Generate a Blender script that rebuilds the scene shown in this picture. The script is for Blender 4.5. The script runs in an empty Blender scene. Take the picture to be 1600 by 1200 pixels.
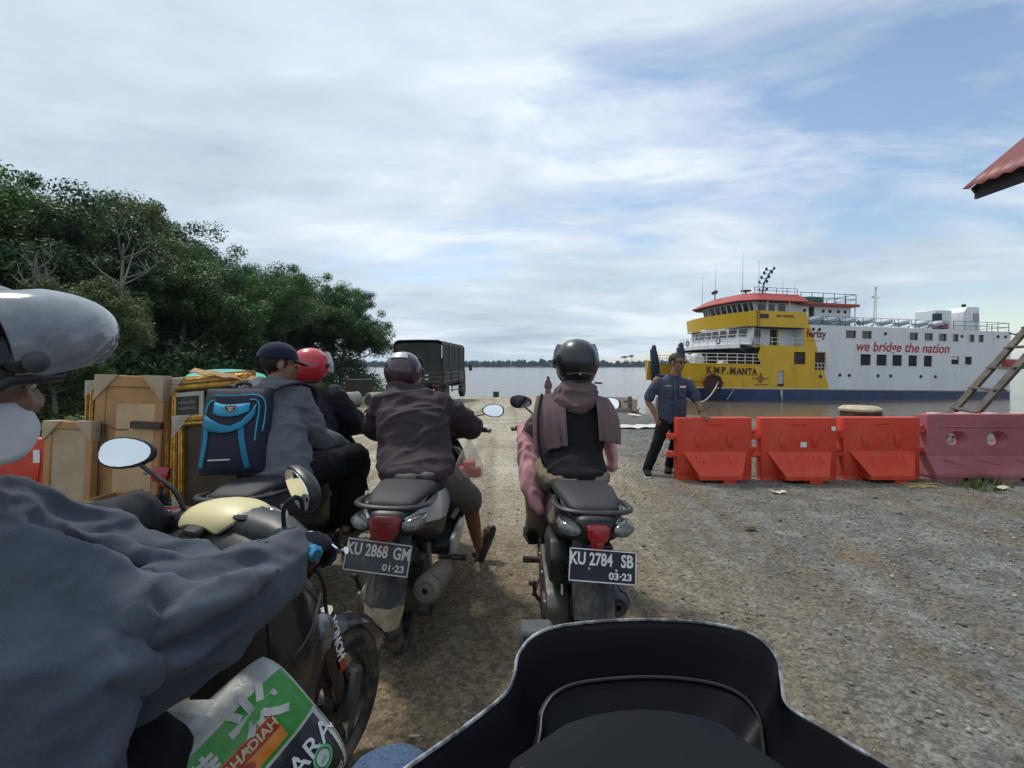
import bpy, bmesh, math, random
import numpy as np
from mathutils import Vector, Matrix, Euler, noise

# ------------------------------------------------------------------ camera, world, sun, exposure
SC = bpy.context.scene
COL = SC.collection
R = math.radians
H, FPX, HOR = 1.42, 739.0, 571.0          # eye height, focal length in photo pixels, horizon row

cam_d = bpy.data.cameras.new('camera')
cam_d.sensor_width = 36.0
cam_d.lens = FPX / 1600 * 36
cam_d.shift_y = -(600 - HOR) / 1600
cam_d.clip_start = 0.02
cam_d.clip_end = 9000
cam = bpy.data.objects.new('camera', cam_d)
cam.location = (0, 0, H)
cam.rotation_euler = (R(90), 0, 0)
COL.objects.link(cam)
SC.camera = cam

SUN_EL, SUN_AZ = R(58), R(-38)            # azimuth from +Y, towards -X
W = bpy.data.worlds.new('World'); SC.world = W; W.use_nodes = True

def build_world():
    nt = W.node_tree; N = nt.nodes; L = nt.links
    N.clear()
    out = N.new('ShaderNodeOutputWorld')
    sky = N.new('ShaderNodeTexSky'); sky.sky_type = 'NISHITA'; sky.sun_disc = False
    sky.sun_elevation = SUN_EL; sky.sun_rotation = SUN_AZ
    sky.air_density = 1.1; sky.dust_density = 0.6
    b1 = N.new('ShaderNodeBackground'); b1.inputs[1].default_value = 0.125
    L.new(sky.outputs[0], b1.inputs[0])
    tc = N.new('ShaderNodeTexCoord')
    sep = N.new('ShaderNodeSeparateXYZ'); L.new(tc.outputs['Generated'], sep.inputs[0])
    def m(op, a, b=None):
        n = N.new('ShaderNodeMath'); n.operation = op
        for i, v in enumerate((a, b)):
            if v is None: continue
            if isinstance(v, (int, float)): n.inputs[i].default_value = v
            else: L.new(v, n.inputs[i])
        return n.outputs[0]
    zz = m('ADD', m('MAXIMUM', sep.outputs[2], 0.0), 0.13)
    u = m('DIVIDE', sep.outputs[0], zz); v = m('DIVIDE', sep.outputs[1], zz)
    cmb = N.new('ShaderNodeCombineXYZ'); L.new(u, cmb.inputs[0]); L.new(v, cmb.inputs[1])
    def ns(scale, detail, rough, loc, sc=(1, 1, 1), dist=0.0, rot=0.0):
        mp = N.new('ShaderNodeMapping'); mp.inputs['Location'].default_value = loc
        mp.inputs['Scale'].default_value = sc; mp.inputs['Rotation'].default_value = (0, 0, rot)
        L.new(cmb.outputs[0], mp.inputs[0])
        t = N.new('ShaderNodeTexNoise'); t.inputs['Scale'].default_value = scale
        t.inputs['Detail'].default_value = detail; t.inputs['Roughness'].default_value = rough
        t.inputs['Distortion'].default_value = dist
        L.new(mp.outputs[0], t.inputs['Vector'])
        return t.outputs['Fac']
    cover = ns(0.42, 9, 0.55, (3.1, 0.4, 0), (1, 1.15, 1), 0.25)
    streak = ns(1.3, 8, 0.6, (0.7, 5.2, 0), (0.75, 1.25, 1), 0.5, 0.5)
    lump = ns(0.9, 10, 0.58, (7.7, 1.9, 2.0), (0.8, 1.2, 1), 0.3)
    # cloud cover, thinner towards the east where the blue shows
    east = m('MULTIPLY', m('SUBTRACT', sep.outputs[0], 0.30), 0.22)
    c = m('ADD', m('ADD', cover, m('MULTIPLY', m('SUBTRACT', streak, 0.5), 0.62)), m('MULTIPLY', east, -1.0))
    rp = N.new('ShaderNodeValToRGB'); L.new(c, rp.inputs[0])
    rp.color_ramp.elements[0].position = 0.34; rp.color_ramp.elements[0].color = (0.08, 0.08, 0.08, 1)
    rp.color_ramp.elements[1].position = 0.52; rp.color_ramp.elements[1].color = (1, 1, 1, 1)
    # brightness of the cloud itself
    r2 = N.new('ShaderNodeValToRGB'); L.new(m('ADD', m('MULTIPLY', lump, 0.75), m('MULTIPLY', streak, 0.25)), r2.inputs[0])
    e = r2.color_ramp.elements
    e[0].position = 0.34; e[0].color = (0.40, 0.49, 0.59, 1)
    e[1].position = 0.62; e[1].color = (0.73, 0.80, 0.86, 1)
    k = e.new(0.5); k.color = (0.555, 0.645, 0.735, 1)
    # brighter towards the veiled sun (direction of the sun lamp)
    sd = (math.sin(SUN_AZ) * math.cos(SUN_EL), math.cos(SUN_AZ) * math.cos(SUN_EL), math.sin(SUN_EL))
    dt = N.new('ShaderNodeVectorMath'); dt.operation = 'DOT_PRODUCT'
    L.new(tc.outputs['Generated'], dt.inputs[0]); dt.inputs[1].default_value = sd
    gl = m('MULTIPLY', m('POWER', m('MAXIMUM', dt.outputs['Value'], 0.0), 5.0), 0.16)
    st = m('ADD', 0.98, gl)
    b2 = N.new('ShaderNodeBackground'); L.new(r2.outputs[0], b2.inputs[0]); L.new(st, b2.inputs[1])
    mx = N.new('ShaderNodeMixShader'); L.new(rp.outputs[0], mx.inputs[0])
    L.new(b1.outputs[0], mx.inputs[1]); L.new(b2.outputs[0], mx.inputs[2])
    L.new(mx.outputs[0], out.inputs[0])
build_world()

sun_d = bpy.data.lights.new('sun', 'SUN'); sun_d.energy = 2.2; sun_d.angle = R(7); sun_d.color = (1.0, 0.95, 0.88)
sun = bpy.data.objects.new('sun', sun_d); COL.objects.link(sun)
sd_ = Vector((math.sin(SUN_AZ) * math.cos(SUN_EL), math.cos(SUN_AZ) * math.cos(SUN_EL), math.sin(SUN_EL)))
sun.rotation_euler = (-sd_).to_track_quat('-Z', 'Y').to_euler()

SC.view_settings.view_transform = 'Standard'
SC.view_settings.look = 'None'
SC.view_settings.exposure = 0.25
SC.view_settings.gamma = 1.0
SC.view_settings.use_curve_mapping = False
SC.render.engine = 'CYCLES'
SC.cycles.max_bounces = 6
SC.cycles.transparent_max_bounces = 12

random.seed(7); RNG = np.random.default_rng(11)

def P(px, py, d):
    """A point of the place, d metres ahead, measured off the photograph."""
    return Vector(((px - 800) / FPX * d, d, H - (py - HOR) / FPX * d))

# ------------------------------------------------------------------ materials
MATS = {}
def mat(name, col, rough=0.6, metal=0.0, var=0.12, vscale=6.0, bump=0.0, bscale=60.0, dirt=0.0, dirtcol=(0.30, 0.25, 0.19),
        dscale=5.0, coat=0.0, trans=0.0, spec=0.5, col2=None, alpha=1.0, emit=None, weave=False, ior=1.45, sheen=0.0, fleck=0.0):
    if name in MATS: return MATS[name]
    m = bpy.data.materials.new(name); m.use_nodes = True; MATS[name] = m
    nt = m.node_tree; N = nt.nodes; L = nt.links
    b = N['Principled BSDF']
    b.inputs['Roughness'].default_value = rough; b.inputs['Metallic'].default_value = metal
    b.inputs['Coat Weight'].default_value = coat; b.inputs['Coat Roughness'].default_value = 0.08
    b.inputs['Transmission Weight'].default_value = trans; b.inputs['IOR'].default_value = ior
    b.inputs['Specular IOR Level'].default_value = spec; b.inputs['Alpha'].default_value = alpha
    if sheen: b.inputs['Sheen Weight'].default_value = sheen
    tc = N.new('ShaderNodeTexCoord')
    def ns(scale, detail=6, rough_=0.6):
        t = N.new('ShaderNodeTexNoise'); t.inputs['Scale'].default_value = scale
        t.inputs['Detail'].default_value = detail; t.inputs['Roughness'].default_value = rough_
        L.new(tc.outputs['Object'], t.inputs['Vector']); return t.outputs['Fac']
    n1 = ns(vscale)
    mx = N.new('ShaderNodeMix'); mx.data_type = 'RGBA'
    rp = N.new('ShaderNodeValToRGB'); rp.color_ramp.elements[0].position = 0.35; rp.color_ramp.elements[1].position = 0.65
    L.new(n1, rp.inputs[0]); L.new(rp.outputs[0], mx.inputs[0])
    lo = tuple(c * (1 - var) for c in col); hi = tuple(min(1, c * (1 + var)) for c in col)
    if col2: lo, hi = col, col2
    mx.inputs[6].default_value = (*lo, 1); mx.inputs[7].default_value = (*hi, 1)
    cur = mx.outputs[2]
    if fleck:
        nf = ns(bscale * 1.7, 3, 0.7)
        rf = N.new('ShaderNodeValToRGB'); rf.color_ramp.elements[0].position = 0.38; rf.color_ramp.elements[1].position = 0.66
        rf.color_ramp.elements[0].color = (1 - fleck, 1 - fleck, 1 - fleck, 1); rf.color_ramp.elements[1].color = (1 + fleck,) * 3 + (1,)
        L.new(nf, rf.inputs[0])
        mm = N.new('ShaderNodeMix'); mm.data_type = 'RGBA'; mm.blend_type = 'MULTIPLY'; mm.inputs[0].default_value = 1
        L.new(cur, mm.inputs[6]); L.new(rf.outputs[0], mm.inputs[7]); cur = mm.outputs[2]
    if dirt > 0:
        n2 = ns(dscale, 9, 0.68)
        rd = N.new('ShaderNodeValToRGB')
        p = 0.62 - 0.28 * dirt
        rd.color_ramp.elements[0].position = p; rd.color_ramp.elements[1].position = p + 0.22
        rd.color_ramp.elements[1].color = (min(1, dirt * 1.1),) * 3 + (1,)
        L.new(n2, rd.inputs[0])
        m2 = N.new('ShaderNodeMix'); m2.data_type = 'RGBA'; L.new(rd.outputs[0], m2.inputs[0])
        L.new(cur, m2.inputs[6]); m2.inputs[7].default_value = (*dirtcol, 1); cur = m2.outputs[2]
        mr = N.new('ShaderNodeMix'); mr.data_type = 'FLOAT'; L.new(rd.outputs[0], mr.inputs[0])
        mr.inputs[2].default_value = rough; mr.inputs[3].default_value = 0.9; L.new(mr.outputs[0], b.inputs['Roughness'])
        mcc = N.new('ShaderNodeMath'); mcc.operation = 'MULTIPLY_ADD'; L.new(rd.outputs[0], mcc.inputs[0]); mcc.inputs[1].default_value = -coat; mcc.inputs[2].default_value = coat
        mcc.use_clamp = True; L.new(mcc.outputs[0], b.inputs['Coat Weight'])
    L.new(cur, b.inputs['Base Color'])
    if bump > 0:
        bp = N.new('ShaderNodeBump'); bp.inputs['Strength'].default_value = bump; bp.inputs['Distance'].default_value = 0.01
        L.new(ns(bscale, 5, 0.65), bp.inputs['Height']); L.new(bp.outputs[0], b.inputs['Normal'])
    if emit:
        b.inputs['Emission Color'].default_value = (*emit[:3], 1); b.inputs['Emission Strength'].default_value = emit[3]
    return m

M = {}
def defmats():
    d = M
    d['black_plastic'] = mat('black_plastic', (0.018, 0.019, 0.022), 0.45, dirt=0.28, bump=0.05, bscale=300)
    d['grey_plastic'] = mat('grey_plastic', (0.045, 0.048, 0.055), 0.55, dirt=0.25, bump=0.08, bscale=300)
    d['dusty_plastic'] = mat('dusty_plastic', (0.035, 0.036, 0.045), 0.65, dirt=0.55, dscale=9, bump=0.1, bscale=200)
    d['black_gloss'] = mat('black_gloss', (0.008, 0.009, 0.012), 0.18, coat=0.6, dirt=0.12)
    d['black_paint'] = mat('black_paint', (0.012, 0.012, 0.014), 0.25, coat=0.5, dirt=0.2)
    d['white_paint'] = mat('white_paint', (0.50, 0.51, 0.53), 0.35, coat=0.4, dirt=0.22)
    d['rubber'] = mat('rubber', (0.022, 0.021, 0.02), 0.85, dirt=0.7, dscale=12, dirtcol=(0.20, 0.165, 0.125), bump=0.3, bscale=120)
    d['rim'] = mat('rim', (0.03, 0.03, 0.032), 0.5, 0.3, dirt=0.6, dscale=10, dirtcol=(0.24, 0.2, 0.15))
    d['engine'] = mat('engine', (0.11, 0.105, 0.1), 0.5, 0.7, dirt=0.65, dscale=14, dirtcol=(0.16, 0.135, 0.105), bump=0.2, bscale=90)
    d['dark_metal'] = mat('dark_metal', (0.05, 0.05, 0.05), 0.5, 0.6, dirt=0.4)
    d['steel'] = mat('steel', (0.45, 0.45, 0.45), 0.3, 1.0, dirt=0.25)
    d['chrome'] = mat('chrome', (0.75, 0.76, 0.78), 0.12, 1.0, dirt=0.1)
    d['muffler'] = mat('muffler', (0.17, 0.145, 0.12), 0.75, 0.2, dirt=0.6, dscale=10, dirtcol=(0.25, 0.2, 0.15), bump=0.2)
    d['mirror'] = mat('mirror', (0.88, 0.9, 0.92), 0.02, 1.0, var=0.0)
    d['red_lens'] = mat('red_lens', (0.32, 0.012, 0.015), 0.2, coat=0.5, dirt=0.15)
    d['dull_red_lens'] = mat('dull_red_lens', (0.16, 0.012, 0.014), 0.35, coat=0.3, dirt=0.35)
    d['clear_lens'] = mat('clear_lens', (0.14, 0.14, 0.135), 0.2, 0.2, coat=0.6, dirt=0.35, var=0.35, vscale=40)
    d['seat'] = mat('seat', (0.018, 0.018, 0.022), 0.6, dirt=0.2, bump=0.25, bscale=250)
    d['plate'] = mat('plate', (0.016, 0.019, 0.028), 0.5, dirt=0.2, dscale=12)
    d['plate_dusty'] = mat('plate_dusty', (0.05, 0.05, 0.06), 0.65, dirt=0.4, dscale=8, dirtcol=(0.17, 0.155, 0.14))
    d['plate_white'] = mat('plate_white', (0.72, 0.72, 0.72), 0.6, dirt=0.2, dscale=20)
    d['plate_grey'] = mat('plate_grey', (0.46, 0.45, 0.44), 0.7, dirt=0.35, dscale=20)
    d['mud'] = mat('mud', (0.30, 0.24, 0.16), 0.95, var=0.25, vscale=20, bump=0.6, bscale=50)
    d['mirror_housing'] = mat('mirror_housing', (0.015, 0.015, 0.017), 0.4, dirt=0.1)
    d['skin'] = mat('skin', (0.24, 0.125, 0.075), 0.55, var=0.08, vscale=15, bump=0.05, bscale=200)
    d['skin_tan'] = mat('skin_tan', (0.30, 0.165, 0.105), 0.55, var=0.08, vscale=15, bump=0.05, bscale=200)
    d['hair'] = mat('hair', (0.012, 0.01, 0.009), 0.6, bump=0.6, bscale=150)
    d['wood'] = mat('wood', (0.33, 0.19, 0.085), 0.6, var=0.25, vscale=9, bump=0.1, bscale=80, dirt=0.1)
    d['cream'] = mat('cream', (0.60, 0.52, 0.27), 0.45, var=0.05, dirt=0.12, dscale=4)
defmats()

# ------------------------------------------------------------------ mesh building
def frame_of(d, up=Vector((0, 0, 1))):
    d = Vector(d).normalized()
    x = d.cross(up)
    if x.length < 1e-4: x = d.cross(Vector((0, 1, 0)))
    x.normalize(); y = x.cross(d).normalized()
    return x, y, d

class MB:
    def __init__(s): s.v = []; s.f = []
    def add(s, vs, fs, mt=None):
        o = len(s.v)
        s.v += [tuple(mt @ Vector(v)) for v in vs] if mt is not None else [tuple(v) for v in vs]
        s.f += [tuple(i + o for i in f) for f in fs]
        return s
    def bm(s, bm, mt=None):
        bm.verts.index_update()
        s.add([v.co.copy() for v in bm.verts], [[v.index for v in f.verts] for f in bm.faces], mt); bm.free(); return s
    def box(s, c, sz, rot=None, bev=0.0, mt=None, seg=1):
        bm = bmesh.new(); bmesh.ops.create_cube(bm, size=1.0)
        for v in bm.verts: v.co = Vector((v.co.x * sz[0], v.co.y * sz[1], v.co.z * sz[2]))
        if bev: bmesh.ops.bevel(bm, geom=bm.edges[:], offset=min(bev, min(sz) * 0.49), segments=seg, affect='EDGES', profile=0.5)
        T = Matrix.Translation(Vector(c)) @ ((Euler(rot).to_matrix().to_4x4()) if rot is not None else Matrix())
        return s.bm(bm, (mt @ T) if mt is not None else T)
    def bar(s, a, b, w, h=None, up=Vector((0, 0, 1)), bev=0.0):
        a, b = Vector(a), Vector(b); h = h or w
        x, y, z = frame_of(b - a, up)
        m = Matrix((x, y, z)).transposed().to_4x4(); m.translation = (a + b) / 2
        return s.box((0, 0, 0), (w, h, (b - a).length), bev=bev, mt=m)
    def tube(s, pts, r, n=8, caps=True, flat=None, smooth=0, up=Vector((0, 0, 1))):
        pts = [Vector(p) for p in pts]
        rs = list(r) if isinstance(r, (list, tuple)) else [r] * len(pts)
        if smooth:
            pts, rs = spline(pts, rs, smooth)
        ux = None; rings = []
        for i, p in enumerate(pts):
            d = (pts[min(i + 1, len(pts) - 1)] - pts[max(i - 1, 0)])
            if d.length < 1e-9: d = Vector((0, 0, 1))
            d.normalize()
            if ux is None: ux, uy, _ = frame_of(d, up)
            else:
                ux = (ux - d * ux.dot(d)); ux.normalize(); uy = ux.cross(d).normalized() * 1.0
                uy = d.cross(ux) * -1
            fx, fy = flat or (1, 1)
            rings.append([p + ux * (math.cos(2 * math.pi * k / n) * rs[i] * fx) + uy * (math.sin(2 * math.pi * k / n) * rs[i] * fy) for k in range(n)])
        return s.loft(rings, caps)
    def loft(s, rings, caps=True, closed=False):
        n = len(rings[0]); vs = [v for rg in rings for v in rg]; fs = []
        m = len(rings)
        for i in range(m if closed else m - 1):
            for k in range(n):
                fs.append((i * n + k, i * n + (k + 1) % n, ((i + 1) % m) * n + (k + 1) % n, ((i + 1) % m) * n + k))
        if caps and not closed:
            fs.append(tuple(range(n - 1, -1, -1))); fs.append(tuple((m - 1) * n + k for k in range(n)))
        return s.add(vs, fs)
    def ell(s, c, r, rot=None, seg=12, rings=8, mt=None):
        vs = [(0, 0, -1)]; fs = []
        for i in range(1, rings):
            t = -math.pi / 2 + math.pi * i / rings
            for k in range(seg):
                a = 2 * math.pi * k / seg
                vs.append((math.cos(t) * math.cos(a), math.cos(t) * math.sin(a), math.sin(t)))
        vs.append((0, 0, 1))
        for k in range(seg): fs.append((0, 1 + (k + 1) % seg, 1 + k))
        for i in range(rings - 2):
            for k in range(seg):
                a = 1 + i * seg + k; b = 1 + i * seg + (k + 1) % seg
                fs.append((a, b, b + seg, a + seg))
        l = len(vs) - 1
        for k in range(seg): fs.append((1 + (rings - 2) * seg + k, 1 + (rings - 2) * seg + (k + 1) % seg, l))
        if isinstance(r, (int, float)): r = (r, r, r)
        T = Matrix.Translation(Vector(c)) @ (Euler(rot).to_matrix().to_4x4() if rot is not None else Matrix()) @ Matrix.Diagonal((*r, 1))
        return s.add(vs, fs, (mt @ T) if mt is not None else T)
    def lathe(s, prof, c=(0, 0, 0), axis=(1, 0, 0), n=24, closed=False):
        """prof: (along axis, radius) pairs"""
        x, y, z = frame_of(axis); c = Vector(c)
        rings = [[c + z * h + (x * math.cos(2 * math.pi * k / n) + y * math.sin(2 * math.pi * k / n)) * max(r, 1e-4) for k in range(n)] for h, r in prof]
        return s.loft(rings, not closed, closed)
    def prism(s, poly, t, mt, bev=0.0):
        """poly in local XY, thickness along local Z (centred)"""
        bm = bmesh.new()
        vs = [bm.verts.new((p[0], p[1], -t / 2)) for p in poly]
        f = bm.faces.new(vs)
        ex = bmesh.ops.extrude_face_region(bm, geom=[f])
        for v in [g for g in ex['geom'] if isinstance(g, bmesh.types.BMVert)]: v.co.z += t
        bmesh.ops.recalc_face_normals(bm, faces=bm.faces[:])
        if bev: bmesh.ops.bevel(bm, geom=bm.edges[:], offset=bev, segments=2, affect='EDGES', profile=0.5)
        return s.bm(bm, mt)
    def sheet(s, grid, t=0.0):
        """grid of points -> surface, with thickness t along its normals"""
        nr, nc = len(grid), len(grid[0])
        g = [[Vector(p) for p in row] for row in grid]
        fs = [(i * nc + j, i * nc + j + 1, (i + 1) * nc + j + 1, (i + 1) * nc + j) for i in range(nr - 1) for j in range(nc - 1)]
        vs = [p for row in g for p in row]
        if t:
            back = []
            for i in range(nr):
                for j in range(nc):
                    du = g[min(i + 1, nr - 1)][j] - g[max(i - 1, 0)][j]; dv = g[i][min(j + 1, nc - 1)] - g[i][max(j - 1, 0)]
                    nn = dv.cross(du); nn = nn.normalized() if nn.length > 1e-9 else Vector((0, 0, 1))
                    back.append(g[i][j] + nn * t)
            o = nr * nc
            fs2 = [tuple(o + k for k in reversed(f)) for f in fs]
            ed = [(0, j) for j in range(nc)] + [(i, nc - 1) for i in range(1, nr)] + [(nr - 1, j) for j in range(nc - 2, -1, -1)] + [(i, 0) for i in range(nr - 2, 0, -1)]
            ids = [i * nc + j for i, j in ed]
            side = [(ids[k], o + ids[k], o + ids[(k + 1) % len(ids)], ids[(k + 1) % len(ids)]) for k in range(len(ids))]
            vs = vs + back; fs = fs + fs2 + side
        return s.add(vs, fs)
    def mesh(s, name='mesh'):
        me = bpy.data.meshes.new(name); me.from_pydata(s.v, [], s.f); me.validate(); me.update(); return me
    def build(s, name, m, parent=None, sharp=38, subd=0, fix=True):
        me = s.mesh(name)
        if fix:
            b = bmesh.new(); b.from_mesh(me); bmesh.ops.recalc_face_normals(b, faces=b.faces[:]); b.to_mesh(me); b.free()
        return obj(name, me, m, parent, sharp, subd)

def spline(pts, rs, k):
    """Catmull-Rom through pts, k steps a span"""
    op, orr = [], []
    n = len(pts)
    for i in range(n - 1):
        p0, p1, p2, p3 = pts[max(i - 1, 0)], pts[i], pts[i + 1], pts[min(i + 2, n - 1)]
        for j in range(k):
            t = j / k
            op.append(0.5 * ((2 * p1) + (p2 - p0) * t + (2 * p0 - 5 * p1 + 4 * p2 - p3) * t * t + (3 * p1 - p0 - 3 * p2 + p3) * t ** 3))
            tt = t * t * (3 - 2 * t); orr.append(rs[i] * (1 - tt) + rs[i + 1] * tt)
    op.append(pts[-1]); orr.append(rs[-1])
    return op, orr

def curve(pts, k=6):
    return spline([Vector(p) for p in pts], [1] * len(pts), k)[0]

def obj(name, me, m, parent=None, sharp=38, subd=0):
    o = bpy.data.objects.new(name, me)
    COL.objects.link(o)
    if m is not None:
        me.materials.clear(); me.materials.append(m if not isinstance(m, str) else M[m])
    if parent is not None: o.parent = parent
    if sharp is not None and len(me.polygons):
        me.polygons.foreach_set('use_smooth', [True] * len(me.polygons))
        if sharp < 180: me.set_sharp_from_angle(angle=R(sharp))
    if subd:
        sm = o.modifiers.new('subd', 'SUBSURF'); sm.levels = subd; sm.render_levels = subd
    return o

def tag(o, label=None, cat=None, group=None, kind=None):
    if label: o['label'] = label
    if cat: o['category'] = cat
    if group: o['group'] = group
    if kind: o['kind'] = kind
    return o

def empty(name, loc=(0, 0, 0), rz=0.0, rot=None, label=None, cat=None, group=None):
    o = bpy.data.objects.new(name, None); COL.objects.link(o); o.location = loc
    o.rotation_euler = rot if rot is not None else (0, 0, rz)
    o.empty_display_size = 0.1
    return tag(o, label, cat, group)

TMP = bpy.data.scenes.new('workbench')
def evaluated(o):
    """mesh of an object with its modifiers, evaluated alone"""
    TMP.collection.objects.link(o)
    with bpy.context.temp_override(scene=TMP, view_layer=TMP.view_layers[0]):
        dg = bpy.context.evaluated_depsgraph_get(); dg.update()
        return bpy.data.meshes.new_from_object(o.evaluated_get(dg))

def fuse(mb, voxel=0.012, smooth=4, factor=0.5):
    """Join overlapping closed shapes into one continuous surface."""
    me = mb.mesh('tmp')
    b = bmesh.new(); b.from_mesh(me); bmesh.ops.recalc_face_normals(b, faces=b.faces[:]); b.to_mesh(me); b.free()
    o = bpy.data.objects.new('tmp', me)
    rm = o.modifiers.new('r', 'REMESH'); rm.mode = 'VOXEL'; rm.voxel_size = voxel; rm.use_smooth_shade = True
    if smooth:
        sm = o.modifiers.new('s', 'SMOOTH'); sm.factor = factor; sm.iterations = smooth
    res = evaluated(o)
    bpy.data.objects.remove(o); bpy.data.meshes.remove(me)
    return res

def crease(me, amp=0.012, scale=5.0, axis=(1, 0, 0), stretch=0.35, seed=0.0, power=4.0, soft=2):
    """Narrow sharp ridges that run roughly along an axis."""
    ax = Vector(axis).normalized()
    out = []
    for v in me.vertices:
        p = v.co - ax * (v.co.dot(ax) * (1 - stretch)); p = p * scale + Vector((seed, seed * 0.7, seed * 1.3))
        q = noise.noise(p + Vector((noise.noise(p * 0.7), noise.noise(p * 0.7 + Vector((3, 1, 7))), 0)) * 0.8)
        out.append(v.co + v.normal * (amp * (max(0.0, 1 - abs(q) * 2.6) ** power - 0.25)))
    for v, c in zip(me.vertices, out): v.co = c
    bm = bmesh.new(); bm.from_mesh(me)
    for _ in range(soft): bmesh.ops.smooth_vert(bm, verts=bm.verts[:], factor=0.5, use_axis_x=True, use_axis_y=True, use_axis_z=True)
    bm.to_mesh(me); bm.free(); me.update(); return me

def wrinkle(me, amp=0.006, scale=9.0, stretch=(1, 1, 1), seed=0.0, fine=0.35, ridge=True):
    """Cloth folds: push vertices along their normals by folded noise."""
    n = len(me.vertices)
    co = np.empty(n * 3); me.vertices.foreach_get('co', co); co = co.reshape(-1, 3)
    no = np.empty(n * 3); me.vertices.foreach_get('normal', no); no = no.reshape(-1, 3)
    st = Vector(stretch)
    for i in range(n):
        p = Vector((co[i][0] * st.x, co[i][1] * st.y, co[i][2] * st.z)) * scale + Vector((seed, seed * 1.7, -seed))
        w = noise.noise(p + Vector((noise.noise(p * 0.6), noise.noise(p * 0.6 + Vector((5, 1, 2))), 0)) * 1.1)
        if ridge: w = 0.75 - abs(w) * 2.4
        w += fine * noise.noise(p * 2.7)
        co[i] += no[i] * (w * amp)
    me.vertices.foreach_set('co', co.ravel()); me.update()
    return me

def text_mesh(body, size=1.0, align='CENTER', shear=0.0, bold=0.0, extrude=0.0, xs=1.0):
    c = bpy.data.curves.new('txt', 'FONT'); c.body = body; c.size = size; c.align_x = align; c.align_y = 'CENTER'
    c.shear = shear; c.offset = bold; c.extrude = extrude; c.resolution_u = 3
    o = bpy.data.objects.new('txt', c)
    me = evaluated(o)
    bpy.data.objects.remove(o); bpy.data.curves.remove(c)
    if xs != 1.0: me.transform(Matrix.Diagonal((xs, 1, 1, 1)))
    return me

def lettering(body, size, mt, m, parent, name='lettering', **k):
    me = text_mesh(body, size, **k); me.transform(mt)
    return obj(name, me, m, parent, None)

def basis(o, x, y, z):
    m = Matrix((Vector(x), Vector(y), Vector(z))).transposed().to_4x4(); m.translation = Vector(o); return m
def rearface(c, pitch=0.0, roll=0.0):
    """lettering plane facing -Y (towards the camera); pitch tips the face upwards"""
    return Matrix.Translation(Vector(c)) @ Matrix.Rotation(roll, 4, 'Y') @ Matrix.Rotation(R(90) - pitch, 4, 'X')

# ------------------------------------------------------------------ terrain, water
ZW = -2.02
SHORE = [(-160, 95), (-60, 66), (-25, 55), (-5, 49.5), (3, 55), (8, 60), (11.5, 57), (12.5, 47), (9.5, 36), (6.6, 27), (7.5, 20.5), (13, 16.5), (25, 15.5), (60, 16.5), (260, 19)]
LAND = SHORE + [(260, -120), (-160, -120)]

def land_dist(x, y):
    """signed distance to the shoreline, positive on land (numpy arrays)"""
    d = np.full(x.shape, 1e9); ins = np.zeros(x.shape, bool)
    n = len(LAND)
    for i in range(n):
        ax, ay = LAND[i]; bx, by = LAND[(i + 1) % n]
        if i < len(SHORE) - 1:
            ex, ey = bx - ax, by - ay
            t = np.clip(((x - ax) * ex + (y - ay) * ey) / (ex * ex + ey * ey), 0, 1)
            d = np.minimum(d, np.hypot(x - ax - t * ex, y - ay - t * ey))
        c = ((ay > y) != (by > y)) & (x < (bx - ax) * (y - ay) / ((by - ay) if by != ay else 1e-9) + ax)
        ins ^= c
    return np.where(ins, d, -d)

def vnoise(x, y, s, seed=0.0):
    f = np.frompyfunc(lambda a, b: noise.noise((a * s + seed, b * s - seed, seed)), 2, 1)
    return f(x, y).astype(float)

def ground_z(x, y, fine=True):
    x = np.asarray(x, float); y = np.asarray(y, float)
    yy = np.clip(y - 7.5, 0, None)
    base = -0.0007 * yy ** 2 - 0.0165 * yy
    left = np.clip((-x - 9) / 12, 0, 1); base = base * (1 - left) + (0.25 + 0.03 * np.clip(-x - 12, 0, 60)) * left
    d = land_dist(x, y)
    bank = ZW + 0.36 * d
    k = 0.25
    h = np.clip(0.5 + 0.5 * (bank - base) / k, 0, 1)
    z = bank * (1 - h) + base * h - k * h * (1 - h)
    z = np.maximum(z, ZW - 2.5)
    if fine:
        z = z + 0.035 * vnoise(x, y, 0.45, 3.0) * np.clip((y - 2.0) / 8, 0.12, 1) + 0.012 * vnoise(x, y, 2.1, 9.0)
    return z
def gz(x, y): return float(ground_z(np.array([x]), np.array([y]))[0])

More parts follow.
